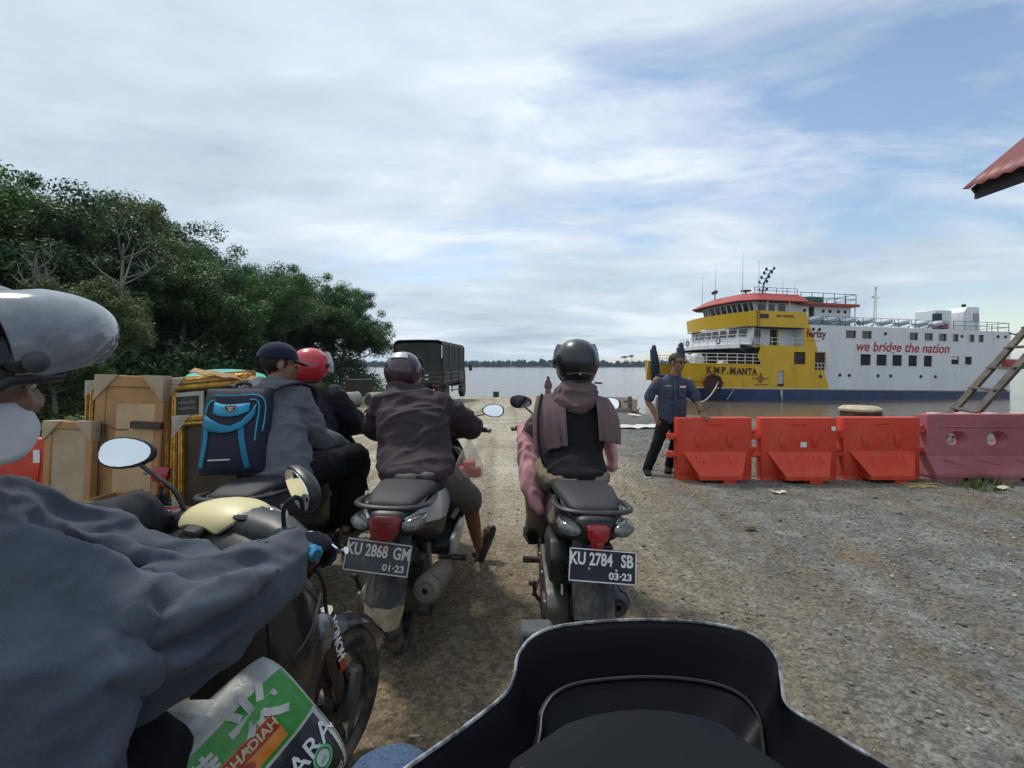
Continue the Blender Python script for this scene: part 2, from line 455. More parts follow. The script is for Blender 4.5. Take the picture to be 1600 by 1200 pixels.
def ground_material():
    m = bpy.data.materials.new('ground'); m.use_nodes = True
    nt = m.node_tree; N = nt.nodes; L = nt.links; b = N['Principled BSDF']
    b.inputs['Roughness'].default_value = 0.92; b.inputs['Specular IOR Level'].default_value = 0.25
    g = N.new('ShaderNodeNewGeometry')
    def ns(scale, detail=8, rough=0.6, dist=0.0, off=0.0):
        mp = N.new('ShaderNodeMapping'); mp.inputs['Location'].default_value = (off, off * 0.7, 0); L.new(g.outputs['Position'], mp.inputs[0])
        t = N.new('ShaderNodeTexNoise'); t.inputs['Scale'].default_value = scale; t.inputs['Detail'].default_value = detail
        t.inputs['Roughness'].default_value = rough; t.inputs['Distortion'].default_value = dist
        L.new(mp.outputs[0], t.inputs['Vector']); return t.outputs['Fac']
    def ramp(x, p0, p1, c0=(0, 0, 0), c1=(1, 1, 1)):
        r = N.new('ShaderNodeValToRGB'); L.new(x, r.inputs[0])
        r.color_ramp.elements[0].position = p0; r.color_ramp.elements[0].color = (*c0, 1)
        r.color_ramp.elements[1].position = p1; r.color_ramp.elements[1].color = (*c1, 1)
        return r.outputs[0]
    def mix(f, a, c, mode='MIX'):
        x = N.new('ShaderNodeMix'); x.data_type = 'RGBA'; x.blend_type = mode
        if isinstance(f, float): x.inputs[0].default_value = f
        else: L.new(f, x.inputs[0])
        for i, v in ((6, a), (7, c)):
            if isinstance(v, tuple): x.inputs[i].default_value = (*v, 1)
            else: L.new(v, x.inputs[i])
        return x.outputs[2]
    def mth(op, a, c=None):
        n = N.new('ShaderNodeMath'); n.operation = op
        for i, v in enumerate((a, c)):
            if v is None: continue
            if isinstance(v, (int, float)): n.inputs[i].default_value = v
            else: L.new(v, n.inputs[i])
        return n.outputs[0]
    sep = N.new('ShaderNodeSeparateXYZ'); L.new(g.outputs['Position'], sep.inputs[0])
    dirt = mix(ramp(ns(1.1, 10, 0.65), 0.35, 0.68), (0.135, 0.103, 0.066), (0.250, 0.207, 0.145))
    grav = mix(ramp(ns(2.3, 10, 0.7, 0, 4), 0.35, 0.66), (0.092, 0.092, 0.085), (0.190, 0.188, 0.173))
    pale = mix(ramp(ns(0.8, 9, 0.65, 0, 8), 0.36, 0.66), (0.28, 0.245, 0.185), (0.42, 0.38, 0.305))
    # loose gravel lies to the right of the track, the packed pale lane runs ahead
    rx = mth('ADD', mth('ADD', sep.outputs[0], mth('MULTIPLY', sep.outputs[1], -0.06)), mth('MULTIPLY', mth('SUBTRACT', ns(0.55, 6), 0.5), 2.6))
    c = mix(ramp(mth('MULTIPLY', rx, 0.25), 0.02, 0.46), dirt, grav)
    far = mth('MULTIPLY', mth('SUBTRACT', sep.outputs[1], 3.2), 0.16)
    lane = mth('MULTIPLY', ramp(far, 0.0, 0.55), ramp(mth('MULTIPLY', rx, 0.25), 0.08, 0.36, (1, 1, 1), (0, 0, 0)))
    c = mix(lane, c, pale)
    mpt = N.new('ShaderNodeMapping'); mpt.inputs['Scale'].default_value = (2.6, 0.10, 1); mpt.inputs['Rotation'].default_value = (0, 0, R(4)); L.new(g.outputs['Position'], mpt.inputs[0])
    trk = N.new('ShaderNodeTexNoise'); trk.inputs['Scale'].default_value = 1.0; trk.inputs['Detail'].default_value = 5; trk.inputs['Roughness'].default_value = 0.6; L.new(mpt.outputs[0], trk.inputs['Vector'])
    c = mix(mth('MULTIPLY', ramp(trk.outputs['Fac'], 0.50, 0.62), 0.55), c, (0.125, 0.098, 0.066))      # worn wheel tracks
    rust = ramp(ns(0.62, 8, 0.6, 0.6, 21), 0.55, 0.70)
    c = mix(mth('MULTIPLY', rust, 0.55), c, (0.215, 0.130, 0.070))
    dark = ramp(ns(0.9, 9, 0.62, 0.4, 33), 0.56, 0.72)
    c = mix(mth('MULTIPLY', dark, 0.38), c, (0.075, 0.070, 0.060))
    # wet mud near the water line
    wet = ramp(sep.outputs[2], 0.0, 1.0)
    wz = mth('MULTIPLY', mth('ADD', sep.outputs[2], 2.1), 1.1)
    c = mix(ramp(wz, 0.0, 0.9, (1, 1, 1), (0, 0, 0)), c, (0.145, 0.095, 0.055))
    # green soil to the far left
    lx = mth('MULTIPLY', mth('ADD', mth('MULTIPLY', sep.outputs[0], -1.0), mth('MULTIPLY', ns(0.5, 7, 0.6, 0, 50), 3.0)), 0.1)
    c = mix(ramp(lx, 0.62, 0.85), c, (0.055, 0.07, 0.03))
    # stones: cell colours at two sizes
    for sc, amt, lo, hi in ((21.0, 0.30, 0.55, 1.45), (52.0, 0.62, 0.42, 1.65), (150.0, 0.50, 0.5, 1.5)):
        v = N.new('ShaderNodeTexVoronoi'); v.inputs['Scale'].default_value = sc; L.new(g.outputs['Position'], v.inputs['Vector'])
        sx = N.new('ShaderNodeSeparateColor'); L.new(v.outputs['Color'], sx.inputs[0])
        c = mix(amt, c, mix(1.0, c, ramp(sx.outputs[0], 0.0, 1.0, (lo, lo, lo * 0.98), (hi, hi, hi * 0.98)), 'MULTIPLY'))
    L.new(c, b.inputs['Base Color'])
    v2 = N.new('ShaderNodeTexVoronoi'); v2.inputs['Scale'].default_value = 55; L.new(g.outputs['Position'], v2.inputs['Vector'])
    hgt = mth('ADD', mth('MULTIPLY', v2.outputs['Distance'], -0.5), mth('MULTIPLY', ns(28, 8, 0.7), 1.0))
    bp = N.new('ShaderNodeBump'); bp.inputs['Strength'].default_value = 0.75; bp.inputs['Distance'].default_value = 0.02
    L.new(hgt, bp.inputs['Height']); L.new(bp.outputs[0], b.inputs['Normal'])
    return m

def make_ground():
    def axis(pieces):
        out = []
        for a, c, st in pieces: out += list(np.arange(a, c, st))
        return np.array(out + [pieces[-1][1]])
    xs = axis([(-160, -30, 8), (-30, -10, 1.2), (-10, -4, 0.3), (-4, 5, 0.14), (5, 16, 0.4), (16, 40, 1.5), (40, 260, 12)])
    ys = axis([(-120, -8, 10), (-8, 0, 0.6), (0, 9, 0.14), (9, 22, 0.4), (22, 66, 1.0), (66, 105, 5)])
    X, Y = np.meshgrid(xs, ys); Z = ground_z(X, Y)
    ny, nx = X.shape
    vs = np.stack([X.ravel(), Y.ravel(), Z.ravel()], 1)
    i, j = np.meshgrid(np.arange(ny - 1), np.arange(nx - 1), indexing='ij')
    a = (i * nx + j).ravel(); fs = np.stack([a, a + 1, a + nx + 1, a + nx], 1)
    me = bpy.data.meshes.new('ground'); me.from_pydata(vs.tolist(), [], fs.tolist()); me.update()
    tag(obj('ground', me, ground_material(), None, 180), kind='structure')
make_ground()

def water_material():
    m = bpy.data.materials.new('river_water'); m.use_nodes = True
    nt = m.node_tree; N = nt.nodes; L = nt.links; b = N['Principled BSDF']
    b.inputs['Base Color'].default_value = (0.135, 0.100, 0.065, 1); b.inputs['Roughness'].default_value = 0.12
    b.inputs['IOR'].default_value = 1.33; b.inputs['Specular IOR Level'].default_value = 0.5
    g = N.new('ShaderNodeNewGeometry')
    mp = N.new('ShaderNodeMapping'); mp.inputs['Scale'].default_value = (0.5, 1.3, 1); L.new(g.outputs['Position'], mp.inputs[0])
    t = N.new('ShaderNodeTexNoise'); t.inputs['Scale'].default_value = 1.4; t.inputs['Detail'].default_value = 5; t.inputs['Roughness'].default_value = 0.55
    L.new(mp.outputs[0], t.inputs['Vector'])
    bp = N.new('ShaderNodeBump'); bp.inputs['Strength'].default_value = 0.30; bp.inputs['Distance'].default_value = 0.15
    L.new(t.outputs['Fac'], bp.inputs['Height']); L.new(bp.outputs[0], b.inputs['Normal'])
    return m
wb = MB(); wb.add([(-3500, 9, ZW), (3500, 9, ZW), (3500, 3000, ZW), (-3500, 3000, ZW)], [(0, 1, 2, 3)])
tag(wb.build('river_water', water_material(), None, None), kind='structure')

# ------------------------------------------------------------------ far shore
def foliage_mat(name, dark, light, trans=0.25, rough=0.55):
    m = bpy.data.materials.new(name); m.use_nodes = True; MATS[name] = m
    nt = m.node_tree; N = nt.nodes; L = nt.links; b = N['Principled BSDF']
    g = N.new('ShaderNodeNewGeometry'); oi = N.new('ShaderNodeObjectInfo')
    r = N.new('ShaderNodeValToRGB'); r.color_ramp.elements[0].color = (*dark, 1); r.color_ramp.elements[1].color = (*light, 1)
    L.new(g.outputs['Random Per Island'], r.inputs[0])
    hs = N.new('ShaderNodeHueSaturation'); L.new(r.outputs[0], hs.inputs['Color'])
    mr = N.new('ShaderNodeMapRange'); mr.inputs[3].default_value = 0.75; mr.inputs[4].default_value = 1.25
    L.new(oi.outputs['Random'], mr.inputs[0]); L.new(mr.outputs[0], hs.inputs['Value'])
    L.new(hs.outputs[0], b.inputs['Base Color']); b.inputs['Roughness'].default_value = rough
    b.inputs['Specular IOR Level'].default_value = 0.35
    tr = N.new('ShaderNodeBsdfTranslucent'); L.new(hs.outputs[0], tr.inputs[0])
    mx = N.new('ShaderNodeMixShader'); mx.inputs[0].default_value = trans
    L.new(b.outputs[0], mx.inputs[1]); L.new(tr.outputs[0], mx.inputs[2])
    L.new(mx.outputs[0], N['Material Output'].inputs[0])
    return m
FOL = [foliage_mat('leaf_green', (0.026, 0.062, 0.016), (0.105, 0.190, 0.050)),
       foliage_mat('leaf_deep', (0.020, 0.050, 0.018), (0.080, 0.150, 0.045)),
       foliage_mat('leaf_olive', (0.045, 0.070, 0.024), (0.150, 0.195, 0.070))]
FOL_FAR = foliage_mat('far_forest_leaf', (0.010, 0.022, 0.015), (0.028, 0.048, 0.028), 0.1, 0.8)
FOL_GRASS = foliage_mat('grass_blade', (0.05, 0.085, 0.02), (0.14, 0.20, 0.05), 0.35)

def leaf_cloud(centres, radii, per, size, seed, up=0.35, squash=0.8):
    """leaf-sized rhombs spread through a set of clumps -> mesh"""
    rg = np.random.default_rng(seed)
    C = np.repeat(np.asarray(centres), per, 0); Rr = np.repeat(np.asarray(radii), per)
    n = len(C)
    d = rg.normal(size=(n, 3)); d /= np.linalg.norm(d, axis=1)[:, None]
    rad = rg.random(n) ** 0.45
    p = C + d * (rad * Rr)[:, None] * np.array([1, 1, squash])
    nr = d * 0.9 + rg.normal(size=(n, 3)) * 0.55 + np.array([0, 0, up]); nr /= np.linalg.norm(nr, axis=1)[:, None]
    a = np.cross(nr, rg.normal(size=(n, 3))); a /= np.linalg.norm(a, axis=1)[:, None]
    b = np.cross(nr, a)
    s = size * (0.65 + 0.7 * rg.random(n))[:, None]
    v = np.stack([p - a * s, p + b * s * 0.45 - nr * s * 0.12, p + a * s, p - b * s * 0.45 - nr * s * 0.12], 1).reshape(-1, 3)
    me = bpy.data.meshes.new('leaves')
    me.vertices.add(4 * n); me.vertices.foreach_set('co', v.ravel())
    me.loops.add(4 * n); me.loops.foreach_set('vertex_index', np.arange(4 * n, dtype=np.int32))
    me.polygons.add(n); me.polygons.foreach_set('loop_start', np.arange(0, 4 * n, 4, dtype=np.int32))
    me.update(calc_edges=True)
    return me

def far_shore():
    rg = np.random.default_rng(5)
    cs, rs = [], []
    for x in np.arange(-900, 1700, 7.0):
        top = 13 + 4.0 * noise.noise((x * 0.006, 1, 0)) + 2.6 * noise.noise((x * 0.03, 4, 0)) + rg.normal() * 1.2
        for k in range(4):
            cs.append((x + rg.normal() * 3, 1000 + rg.normal() * 10, ZW + 1 + (top - 3) * (k + 0.5) / 4)); rs.append(4.2 + rg.random() * 2.0)
    me = leaf_cloud(cs, rs, 80, 2.3, 3)
    tag(obj('far_forest', me, FOL_FAR, None, None), 'dark green forest along the far bank of the river', 'forest', kind='stuff')
    b = MB()
    g = [[(x, 985 + (12 if r else 0), ZW - 1 + (4 if r else 0)) for x in range(-2500, 2600, 100)] for r in (0, 1)]
    g.append([(x, 1700, ZW + 6) for x in range(-2500, 2600, 100)])
    b.sheet(g)
    tag(b.build('far_bank', mat('far_bank', (0.05, 0.06, 0.04), 0.95)), kind='structure')
    for i, (px, top, r) in enumerate(((976, 557, 1.0), (987, 556, 1.0))):
        X = (px - 800) / FPX * 1000
        e = empty('tall_tree', (X, 1000, ZW + 2), label='lone tree rising above the far bank forest, ' + ('left' if i == 0 else 'right') + ' of two', cat='tree', group='tall trees on the far bank')
        z = (HOR - top) / FPX * 1000 + H - ZW - 2
        MB().tube([(0, 0, 0), (0.4, 0, z * 0.6), (0, 0, z - 2)], [0.8, 0.6, 0.3], 6).build('trunk', 'wood_grey', e)
        rr = np.random.default_rng(i)
        obj('crown', leaf_cloud([(rr.normal() * 3, rr.normal() * 3, z - 1 + rr.normal() * 1.2) for _ in range(8)], [2.6] * 8, 30, 1.2, 20 + i), FOL_FAR, e, None)
M['wood_grey'] = mat('wood_grey', (0.17, 0.155, 0.135), 0.9, var=0.3, vscale=3, bump=0.5, bscale=20)
M['bark'] = mat('bark', (0.16, 0.135, 0.11), 0.9, var=0.35, vscale=4, bump=0.6, bscale=18)
M['bark_pale'] = mat('bark_pale', (0.17, 0.16, 0.135), 0.85, var=0.3, vscale=5, bump=0.4, bscale=20)
far_shore()

# ------------------------------------------------------------------ the wood on the left
def tree_proto(seed, h, spread, size, per=75, nclump=62, low=0.28):
    """returns (trunk mesh, crown mesh) for a broad-leaved tree of height h"""
    rg = random.Random(seed)
    t = MB()
    lean = (rg.uniform(-0.5, 0.5), rg.uniform(-0.5, 0.5))
    top = Vector((lean[0], lean[1], h * 0.72))
    t.tube([(0, 0, -0.5), (0.05, 0, h * 0.12), Vector((lean[0] * 0.4, lean[1] * 0.5, h * 0.4)), top], [0.24, 0.19, 0.14, 0.05], 8, smooth=4)
    tips = [top]
    for i in range(9):
        a = i * 2.4 + rg.uniform(-0.4, 0.4); z0 = h * rg.uniform(0.22, 0.6)
        f = z0 / (h * 0.72)
        s = Vector((lean[0] * f, lean[1] * f, z0)); L = spread * rg.uniform(0.55, 0.95)
        e = s + Vector((math.cos(a) * L, math.sin(a) * L, h * rg.uniform(0.12, 0.3)))
        mid = (s + e) / 2 + Vector((rg.uniform(-.3, .3), rg.uniform(-.3, .3), -0.15 * L * 0.4))
        t.tube([s, mid, e], [0.085, 0.06, 0.022], 6, smooth=3)
        tips.append(e)
        for k in range(2):
            e2 = mid + (e - mid) * rg.uniform(0.3, 0.8) + Vector((rg.uniform(-1, 1), rg.uniform(-1, 1), rg.uniform(0.2, 1.1))) * spread * 0.28
            t.tube([mid + (e - mid) * 0.2, e2], [0.035, 0.012], 5); tips.append(e2)
    cs, rs = [], []
    # lobes of uneven size, small clumps over each lobe's shell
    lobes = [(p, spread * rg.uniform(0.26, 0.46)) for p in tips]
    lobes += [(Vector((rg.uniform(-1, 1) * spread * 0.5, rg.uniform(-1, 1) * spread * 0.5, h * rg.uniform(0.72, 0.92))), spread * rg.uniform(0.25, 0.42)) for _ in range(5)]
    for _ in range(nclump):
        c, r = rg.choice(lobes)
        d = Vector((rg.gauss(0, 1), rg.gauss(0, 1), rg.gauss(0.25, 1))).normalized()
        p = c + d * r * rg.uniform(0.55, 1.1)
        if p.z < h * low or p.z > h: continue
        cs.append(tuple(p)); rs.append(spread * rg.uniform(0.12, 0.24))
    return t.mesh('trunk'), leaf_cloud(cs, rs, per, size, seed * 3 + 1)

PROTO = [tree_proto(s, h, sp, 0.088, 230, 235, low) for s, h, sp, low in ((1, 9.5, 4.2, 0.2), (2, 9.0, 3.6, 0.25), (3, 10.2, 4.6, 0.18), (4, 8.0, 3.5, 0.15), (5, 9.2, 3.9, 0.3))]
def place_tree(name, k, x, y, s, rz, label, fol=None, group='trees of the wood on the left', sz=None, bark='bark', dz=0.0):
    e = empty(name, (x, y, gz(x, y) + dz), rz, label=label, cat='tree', group=group)
    e.scale = (s, s, sz or s)
    tm, cm = PROTO[k]
    pair = (obj('trunk', tm, None, e, None), obj('crown', cm, None, e, None))
    for o, m in zip(pair, (M[bark], FOL[fol if fol is not None else k % 3])):
        if not o.data.materials: o.data.materials.append(m)
        o.material_slots[0].link = 'OBJECT'; o.material_slots[0].material = m
    return e

rt = random.Random(21)
def wood():
    # front row along the edge of the clearing, then two rows behind on the rising ground
    front = [(-20.5, 15.5, 0.88), (-17.5, 18, 0.86), (-20, 21, 0.84), (-16.6, 23.5, .84), (-19, 26.5, .88), (-16.8, 30, .82), (-19.5, 33, .86), (-19.0, 37, .80), (-22.5, 41, .90), (-21, 44, .84)]
    for i, (x, y, s) in enumerate(front):
        place_tree('broadleaf_tree', i % 5, x, y, s, rt.uniform(0, 6.28), 'broad-leaved tree in the front row of the dense wood on the left', group='front row of the wood')
    back = [(-25, 17), (-29, 22), (-24, 25), (-28, 29), (-23.5, 31), (-26, 36), (-24, 40), (-30, 35), (-33, 26), (-28, 44), (-23, 46), (-32, 42), (-25, 52), (-30, 12), (-25.5, 11)]
    for i, (x, y) in enumerate(back):
        place_tree('broadleaf_tree', (i * 2 + 1) % 5, x, y, rt.uniform(0.95, 1.08), rt.uniform(0, 6.28), 'broad-leaved tree in the back rows of the dense wood on the left', group='back rows of the wood')
    # the separate clump by the water, behind the red helmet
    place_tree('riverside_tree', 0, -20.0, 46, 1.08, 1.0, 'tall green tree by the river, left of the clump behind the red helmet', 0, 'riverside trees')
    place_tree('riverside_tree', 3, -16.2, 45, 1.04, 2.4, 'rounded green tree standing nearest the water, left of the truck', 0, 'riverside trees')
    place_tree('riverside_tree', 2, -18.6, 49, 0.95, 4.0, 'green tree in the middle of the riverside clump', 1, 'riverside trees')
    place_tree('young_tree', 3, -12.2, 12.6, 0.30, 0.6, 'small pale-barked young tree in front of the wood, beneath the raised visor', 2, 'young trees', bark='bark_pale')
    place_tree('young_tree', 1, -13.4, 15.2, 0.46, 2.6, 'young tree with thin pale limbs at the left edge, below the wood', 2, 'young trees', bark='bark_pale')
wood()

def bare_tree(px, py0, py1, d, label, seed, spread):
    rg = random.Random(seed)
    b = P(px, py1, d); tp = P(px + 4, py0, d); e = empty('bare_tree', b, label=label, cat='tree', group='bare pale trees in the wood')
    h = tp.z - b.z
    t = MB(); t.tube([(0, 0, -0.3), (0.06, 0, h * 0.5), (0.1, 0, h)], [0.06, 0.045, 0.02], 7, smooth=3)
    t.build('trunk', 'bark_pale', e)
    for i in range(7):
        z0 = h * rg.uniform(0.25, 0.8); a = rg.uniform(0, 6.28); L = spread * rg.uniform(0.6, 1.1)
        s = Vector((0.06, 0, z0)); f = s + Vector((math.cos(a) * L, math.sin(a) * L * 0.6, L * rg.uniform(0.5, 1.0)))
        bb = MB(); mid = (s + f) / 2 + Vector((0, 0, -0.1)); bb.tube([s, mid, f], [0.028, 0.022, 0.008], 5, smooth=3)
        for k in range(3):
            q = mid + (f - mid) * rg.random(); bb.tube([q, q + Vector((rg.uniform(-.5, .5), rg.uniform(-.3, .3), rg.uniform(.2, .7)))], [0.012, 0.005], 4)
        bb.build('limb', 'bark_pale', e)
bare_tree(188, 380, 470, 14.5, 'pale bare-limbed tree standing out against the wood above the frames', 4, 1.5)
bare_tree(52, 395, 470, 14.0, 'thin pale dead trunk against the wood above the raised visor', 9, 0.7)

def undergrowth():
    rg = np.random.default_rng(8)
    cs, rs = [], []
    for _ in range(420):
        y = rg.uniform(9, 52); x = -14.0 - rg.uniform(0, 10) - max(0, y - 30) * 0.13 + max(0, 0.12 * (16 - y))
        r = rg.uniform(0.5, 1.5)
        cs.append((x, y, gz(x, y) + r * 0.5 + rg.uniform(0, 1.6))); rs.append(r)
    for _ in range(90):
        x = rg.uniform(-23, -13.2); y = rg.uniform(42, 49); r = rg.uniform(0.6, 1.4); cs.append((x, y, gz(x, y) + r * 0.4 + rg.uniform(0, 2.2) * min(1, (-13 - x) / 3))); rs.append(r)
    tag(obj('undergrowth', leaf_cloud(cs, rs, 110, 0.13, 4), FOL[1], None, None), 'mass of dark green undergrowth at the foot of the wood', 'bushes', kind='stuff')
    cs, rs = [], []
    for _ in range(150):
        t = rg.random(); x = -7.4 - rg.uniform(0, 6) - 2 * t; y = 6.5 + 9 * t + rg.normal() * .8
        r = rg.uniform(0.12, 0.42); cs.append((x, y, gz(x, y) + r * 0.55)); rs.append(r)
    for _ in range(60):
        x = rg.uniform(-16, -9.5); y = rg.uniform(32, 46); r = rg.uniform(0.2, 0.6); cs.append((x, y, gz(x, y) + r * .5)); rs.append(r)
    tag(obj('low_shrubs', leaf_cloud(cs, rs, 120, 0.055, 6), FOL_GRASS, None, None), 'bright green low shrubs and weeds in front of the wood', 'shrubs', kind='stuff')
undergrowth()

def grass_blades(spots, n, hgt, seed, name, label):
    rg = np.random.default_rng(seed); vs = []; fs = []
    for (x, y, r) in spots:
        for _ in range(int(n * r * r * 30) + 8):
            a = rg.uniform(0, 6.28); q = r * math.sqrt(rg.random()); bx, by = x + math.cos(a) * q, y + math.sin(a) * q
            h = hgt * rg.uniform(0.4, 1.2); w = 0.006 + 0.004 * rg.random(); b2 = rg.uniform(0, 6.28); ln = h * rg.uniform(0.15, 0.7)
            dx, dy = math.cos(b2), math.sin(b2); o = len(vs); z = gz_fast(bx, by)
            vs += [(bx - dy * w, by + dx * w, z), (bx + dy * w, by - dx * w, z), (bx + dx * ln * .4 + dy * w * .7, by + dy * ln * .4 - dx * w * .7, z + h * .65), (bx + dx * ln * .4 - dy * w * .7, by + dy * ln * .4 + dx * w * .7, z + h * .65), (bx + dx * ln, by + dy * ln, z + h)]
            fs += [(o, o + 1, o + 2, o + 3), (o + 3, o + 2, o + 4)]
    me = bpy.data.meshes.new(name); me.from_pydata(vs, [], fs); me.update()
    tag(obj(name, me, FOL_GRASS, None, None), label, 'grass', kind='stuff')
def gz_fast(x, y): return gz(x, y) - 0.005

rg_ = np.random.default_rng(2)
grass_blades([(5.2 + rg_.uniform(-.4, 4.5), 5.75 + rg_.uniform(-.35, 1.4), rg_.uniform(.06, .2)) for _ in range(34)], 18, 0.13, 3, 'grass_tufts', 'thin green grass tufts around the feet of the pink barrier')
grass_blades([(-5.6 - rg_.uniform(0, 5), 5.5 + rg_.uniform(0, 6), rg_.uniform(.15, .4)) for _ in range(60)], 10, 0.25, 4, 'tall_grass', 'tall green grass beside the road on the left')

# ------------------------------------------------------------------ loose gravel
def gravel():
    rg = np.random.default_rng(14)
    n = 52000
    x = rg.uniform(-3.2, 9.5, n); y = 0.75 + 13 * rg.random(n) ** 1.5
    dens = np.clip(0.22 + 0.30 * (x - 0.4 - 0.06 * y) + 0.5 * vnoise(x, y, 0.8, 5), 0.08, 1)
    keep = rg.random(n) < dens; x, y = x[keep], y[keep]; n = len(x)
    s = 0.0035 + 0.0125 * rg.random(n) ** 3.6 + 0.0011 * y * rg.random(n) ** 2 + 0.012 * (rg.random(n) > 0.985)
    z = ground_z(x, y) + s * 0.25
    base = np.array([(1, 0, 0), (0.1, 1, 0.1), (-1, 0.15, 0), (0, -1, 0), (0.1, 0.1, 0.75), (0, 0, -0.6)])
    fs0 = np.array([(0, 1, 4), (1, 2, 4), (2, 3, 4), (3, 0, 4), (1, 0, 5), (2, 1, 5), (3, 2, 5), (0, 3, 5)])
    a = rg.uniform(0, 6.28, n); ca, sa = np.cos(a), np.sin(a)
    j = base[None] * (0.7 + 0.6 * rg.random((n, 6, 1))) * s[:, None, None]
    vx = j[..., 0] * ca[:, None] - j[..., 1] * sa[:, None] * 0.75 + x[:, None]
    vy = j[..., 0] * sa[:, None] + j[..., 1] * ca[:, None] * 0.75 + y[:, None]
    v = np.stack([vx, vy, j[..., 2] + z[:, None]], -1).reshape(-1, 3)
    f = (fs0[None] + (np.arange(n) * 6)[:, None, None]).reshape(-1, 3)
    me = bpy.data.meshes.new('gravel')
    me.vertices.add(len(v)); me.vertices.foreach_set('co', v.ravel())
    me.loops.add(f.size); me.loops.foreach_set('vertex_index', f.ravel().astype(np.int32))
    me.polygons.add(len(f)); me.polygons.foreach_set('loop_start', np.arange(0, f.size, 3, dtype=np.int32)); me.update(calc_edges=True)
    m = foliage_mat('gravel_stone', (0.17, 0.16, 0.14), (0.46, 0.435, 0.375), 0.0, 0.95)
    r = [nd for nd in m.node_tree.nodes if nd.type == 'VALTORGB'][0]
    k = r.color_ramp.elements.new(0.72); k.color = (0.27, 0.252, 0.212, 1)
    tag(obj('gravel', me, m, None, None), 'loose grey gravel spread over the dirt road', 'gravel', kind='stuff')
gravel()

# ------------------------------------------------------------------ the ferry
def ferry_paint():
    m = bpy.data.materials.new('ferry_paint'); m.use_nodes = True
    nt = m.node_tree; N = nt.nodes; L = nt.links; b = N['Principled BSDF']; b.inputs['Roughness'].default_value = 0.42
    tc = N.new('ShaderNodeTexCoord'); sep = N.new('ShaderNodeSeparateXYZ'); L.new(tc.outputs['Object'], sep.inputs[0])
    def mth(op, a, c=None, d=None):
        n = N.new('ShaderNodeMath'); n.operation = op
        for i, v in enumerate((a, c, d)):
            if v is None: continue
            if isinstance(v, (int, float)): n.inputs[i].default_value = v
            else: L.new(v, n.inputs[i])
        return n.outputs[0]
    def mix(f, a, c):
        x = N.new('ShaderNodeMix'); x.data_type = 'RGBA'; L.new(f, x.inputs[0])
        for i, v in ((6, a), (7, c)):
            if isinstance(v, tuple): x.inputs[i].default_value = (*v, 1)
            else: L.new(v, x.inputs[i])
        return x.outputs[2]
    def ns(sc, stretch, det=8):
        mp = N.new('ShaderNodeMapping'); mp.inputs['Scale'].default_value = stretch; L.new(tc.outputs['Object'], mp.inputs[0])
        t = N.new('ShaderNodeTexNoise'); t.inputs['Scale'].default_value = sc; t.inputs['Detail'].default_value = det; t.inputs['Roughness'].default_value = 0.65
        L.new(mp.outputs[0], t.inputs['Vector']); return t.outputs['Fac']
    def ramp(x, p0, p1, c0=0.0, c1=1.0):
        r = N.new('ShaderNodeValToRGB'); L.new(x, r.inputs[0]); r.color_ramp.elements[0].position = p0; r.color_ramp.elements[1].position = p1
        r.color_ramp.elements[0].color = (c0,) * 3 + (1,); r.color_ramp.elements[1].color = (c1,) * 3 + (1,); return r.outputs[0]
    s, z = sep.outputs[0], sep.outputs[2]
    # white aft of a slanting line, yellow forward of it
    line = mth('ADD', s, mth('MULTIPLY', mth('SUBTRACT', z, 1.3), 0.365))      # line value at z=1.3 is 15
    aft = mth('GREATER_THAN', line, 14.95)
    yel = mix(ramp(ns(0.7, (1, 1, 0.5)), 0.35, 0.7), (0.56, 0.34, 0.006), (0.68, 0.42, 0.012))
    wht = mix(ramp(ns(0.5, (1, 1, 0.4)), 0.35, 0.7), (0.60, 0.62, 0.65), (0.70, 0.72, 0.74))
    c = mix(aft, yel, wht)
    blue = mix(ramp(ns(0.9, (1, 1, 1)), 0.4, 0.7), (0.010, 0.028, 0.10), (0.018, 0.045, 0.135))
    c = mix(mth('LESS_THAN', z, 1.22), c, blue)
    c = mix(mth('LESS_THAN', z, 0.12), c, (0.09, 0.045, 0.03))
    # rust runs and grime
    run = ramp(ns(1.3, (3.2, 1, 0.16)), 0.56, 0.76, 0.0, 0.55)
    c = mix(run, c, (0.20, 0.13, 0.075))
    gr = ramp(ns(3.0, (1, 1, 0.5)), 0.60, 0.8, 0.0, 0.30)
    c = mix(gr, c, (0.20, 0.19, 0.18))
    seam = mth('LESS_THAN', mth('FRACT', mth('MULTIPLY', s, 0.42)), 0.012)
    c = mix(mth('MULTIPLY', seam, 0.30), c, (0.25, 0.22, 0.18))
    L.new(c, b.inputs['Base Color'])
    bp = N.new('ShaderNodeBump'); bp.inputs['Strength'].default_value = 0.25; bp.inputs['Distance'].default_value = 0.05
    L.new(ns(0.9, (1, 1, 1), 3), bp.inputs['Height']); L.new(bp.outputs[0], b.inputs['Normal'])
    return m

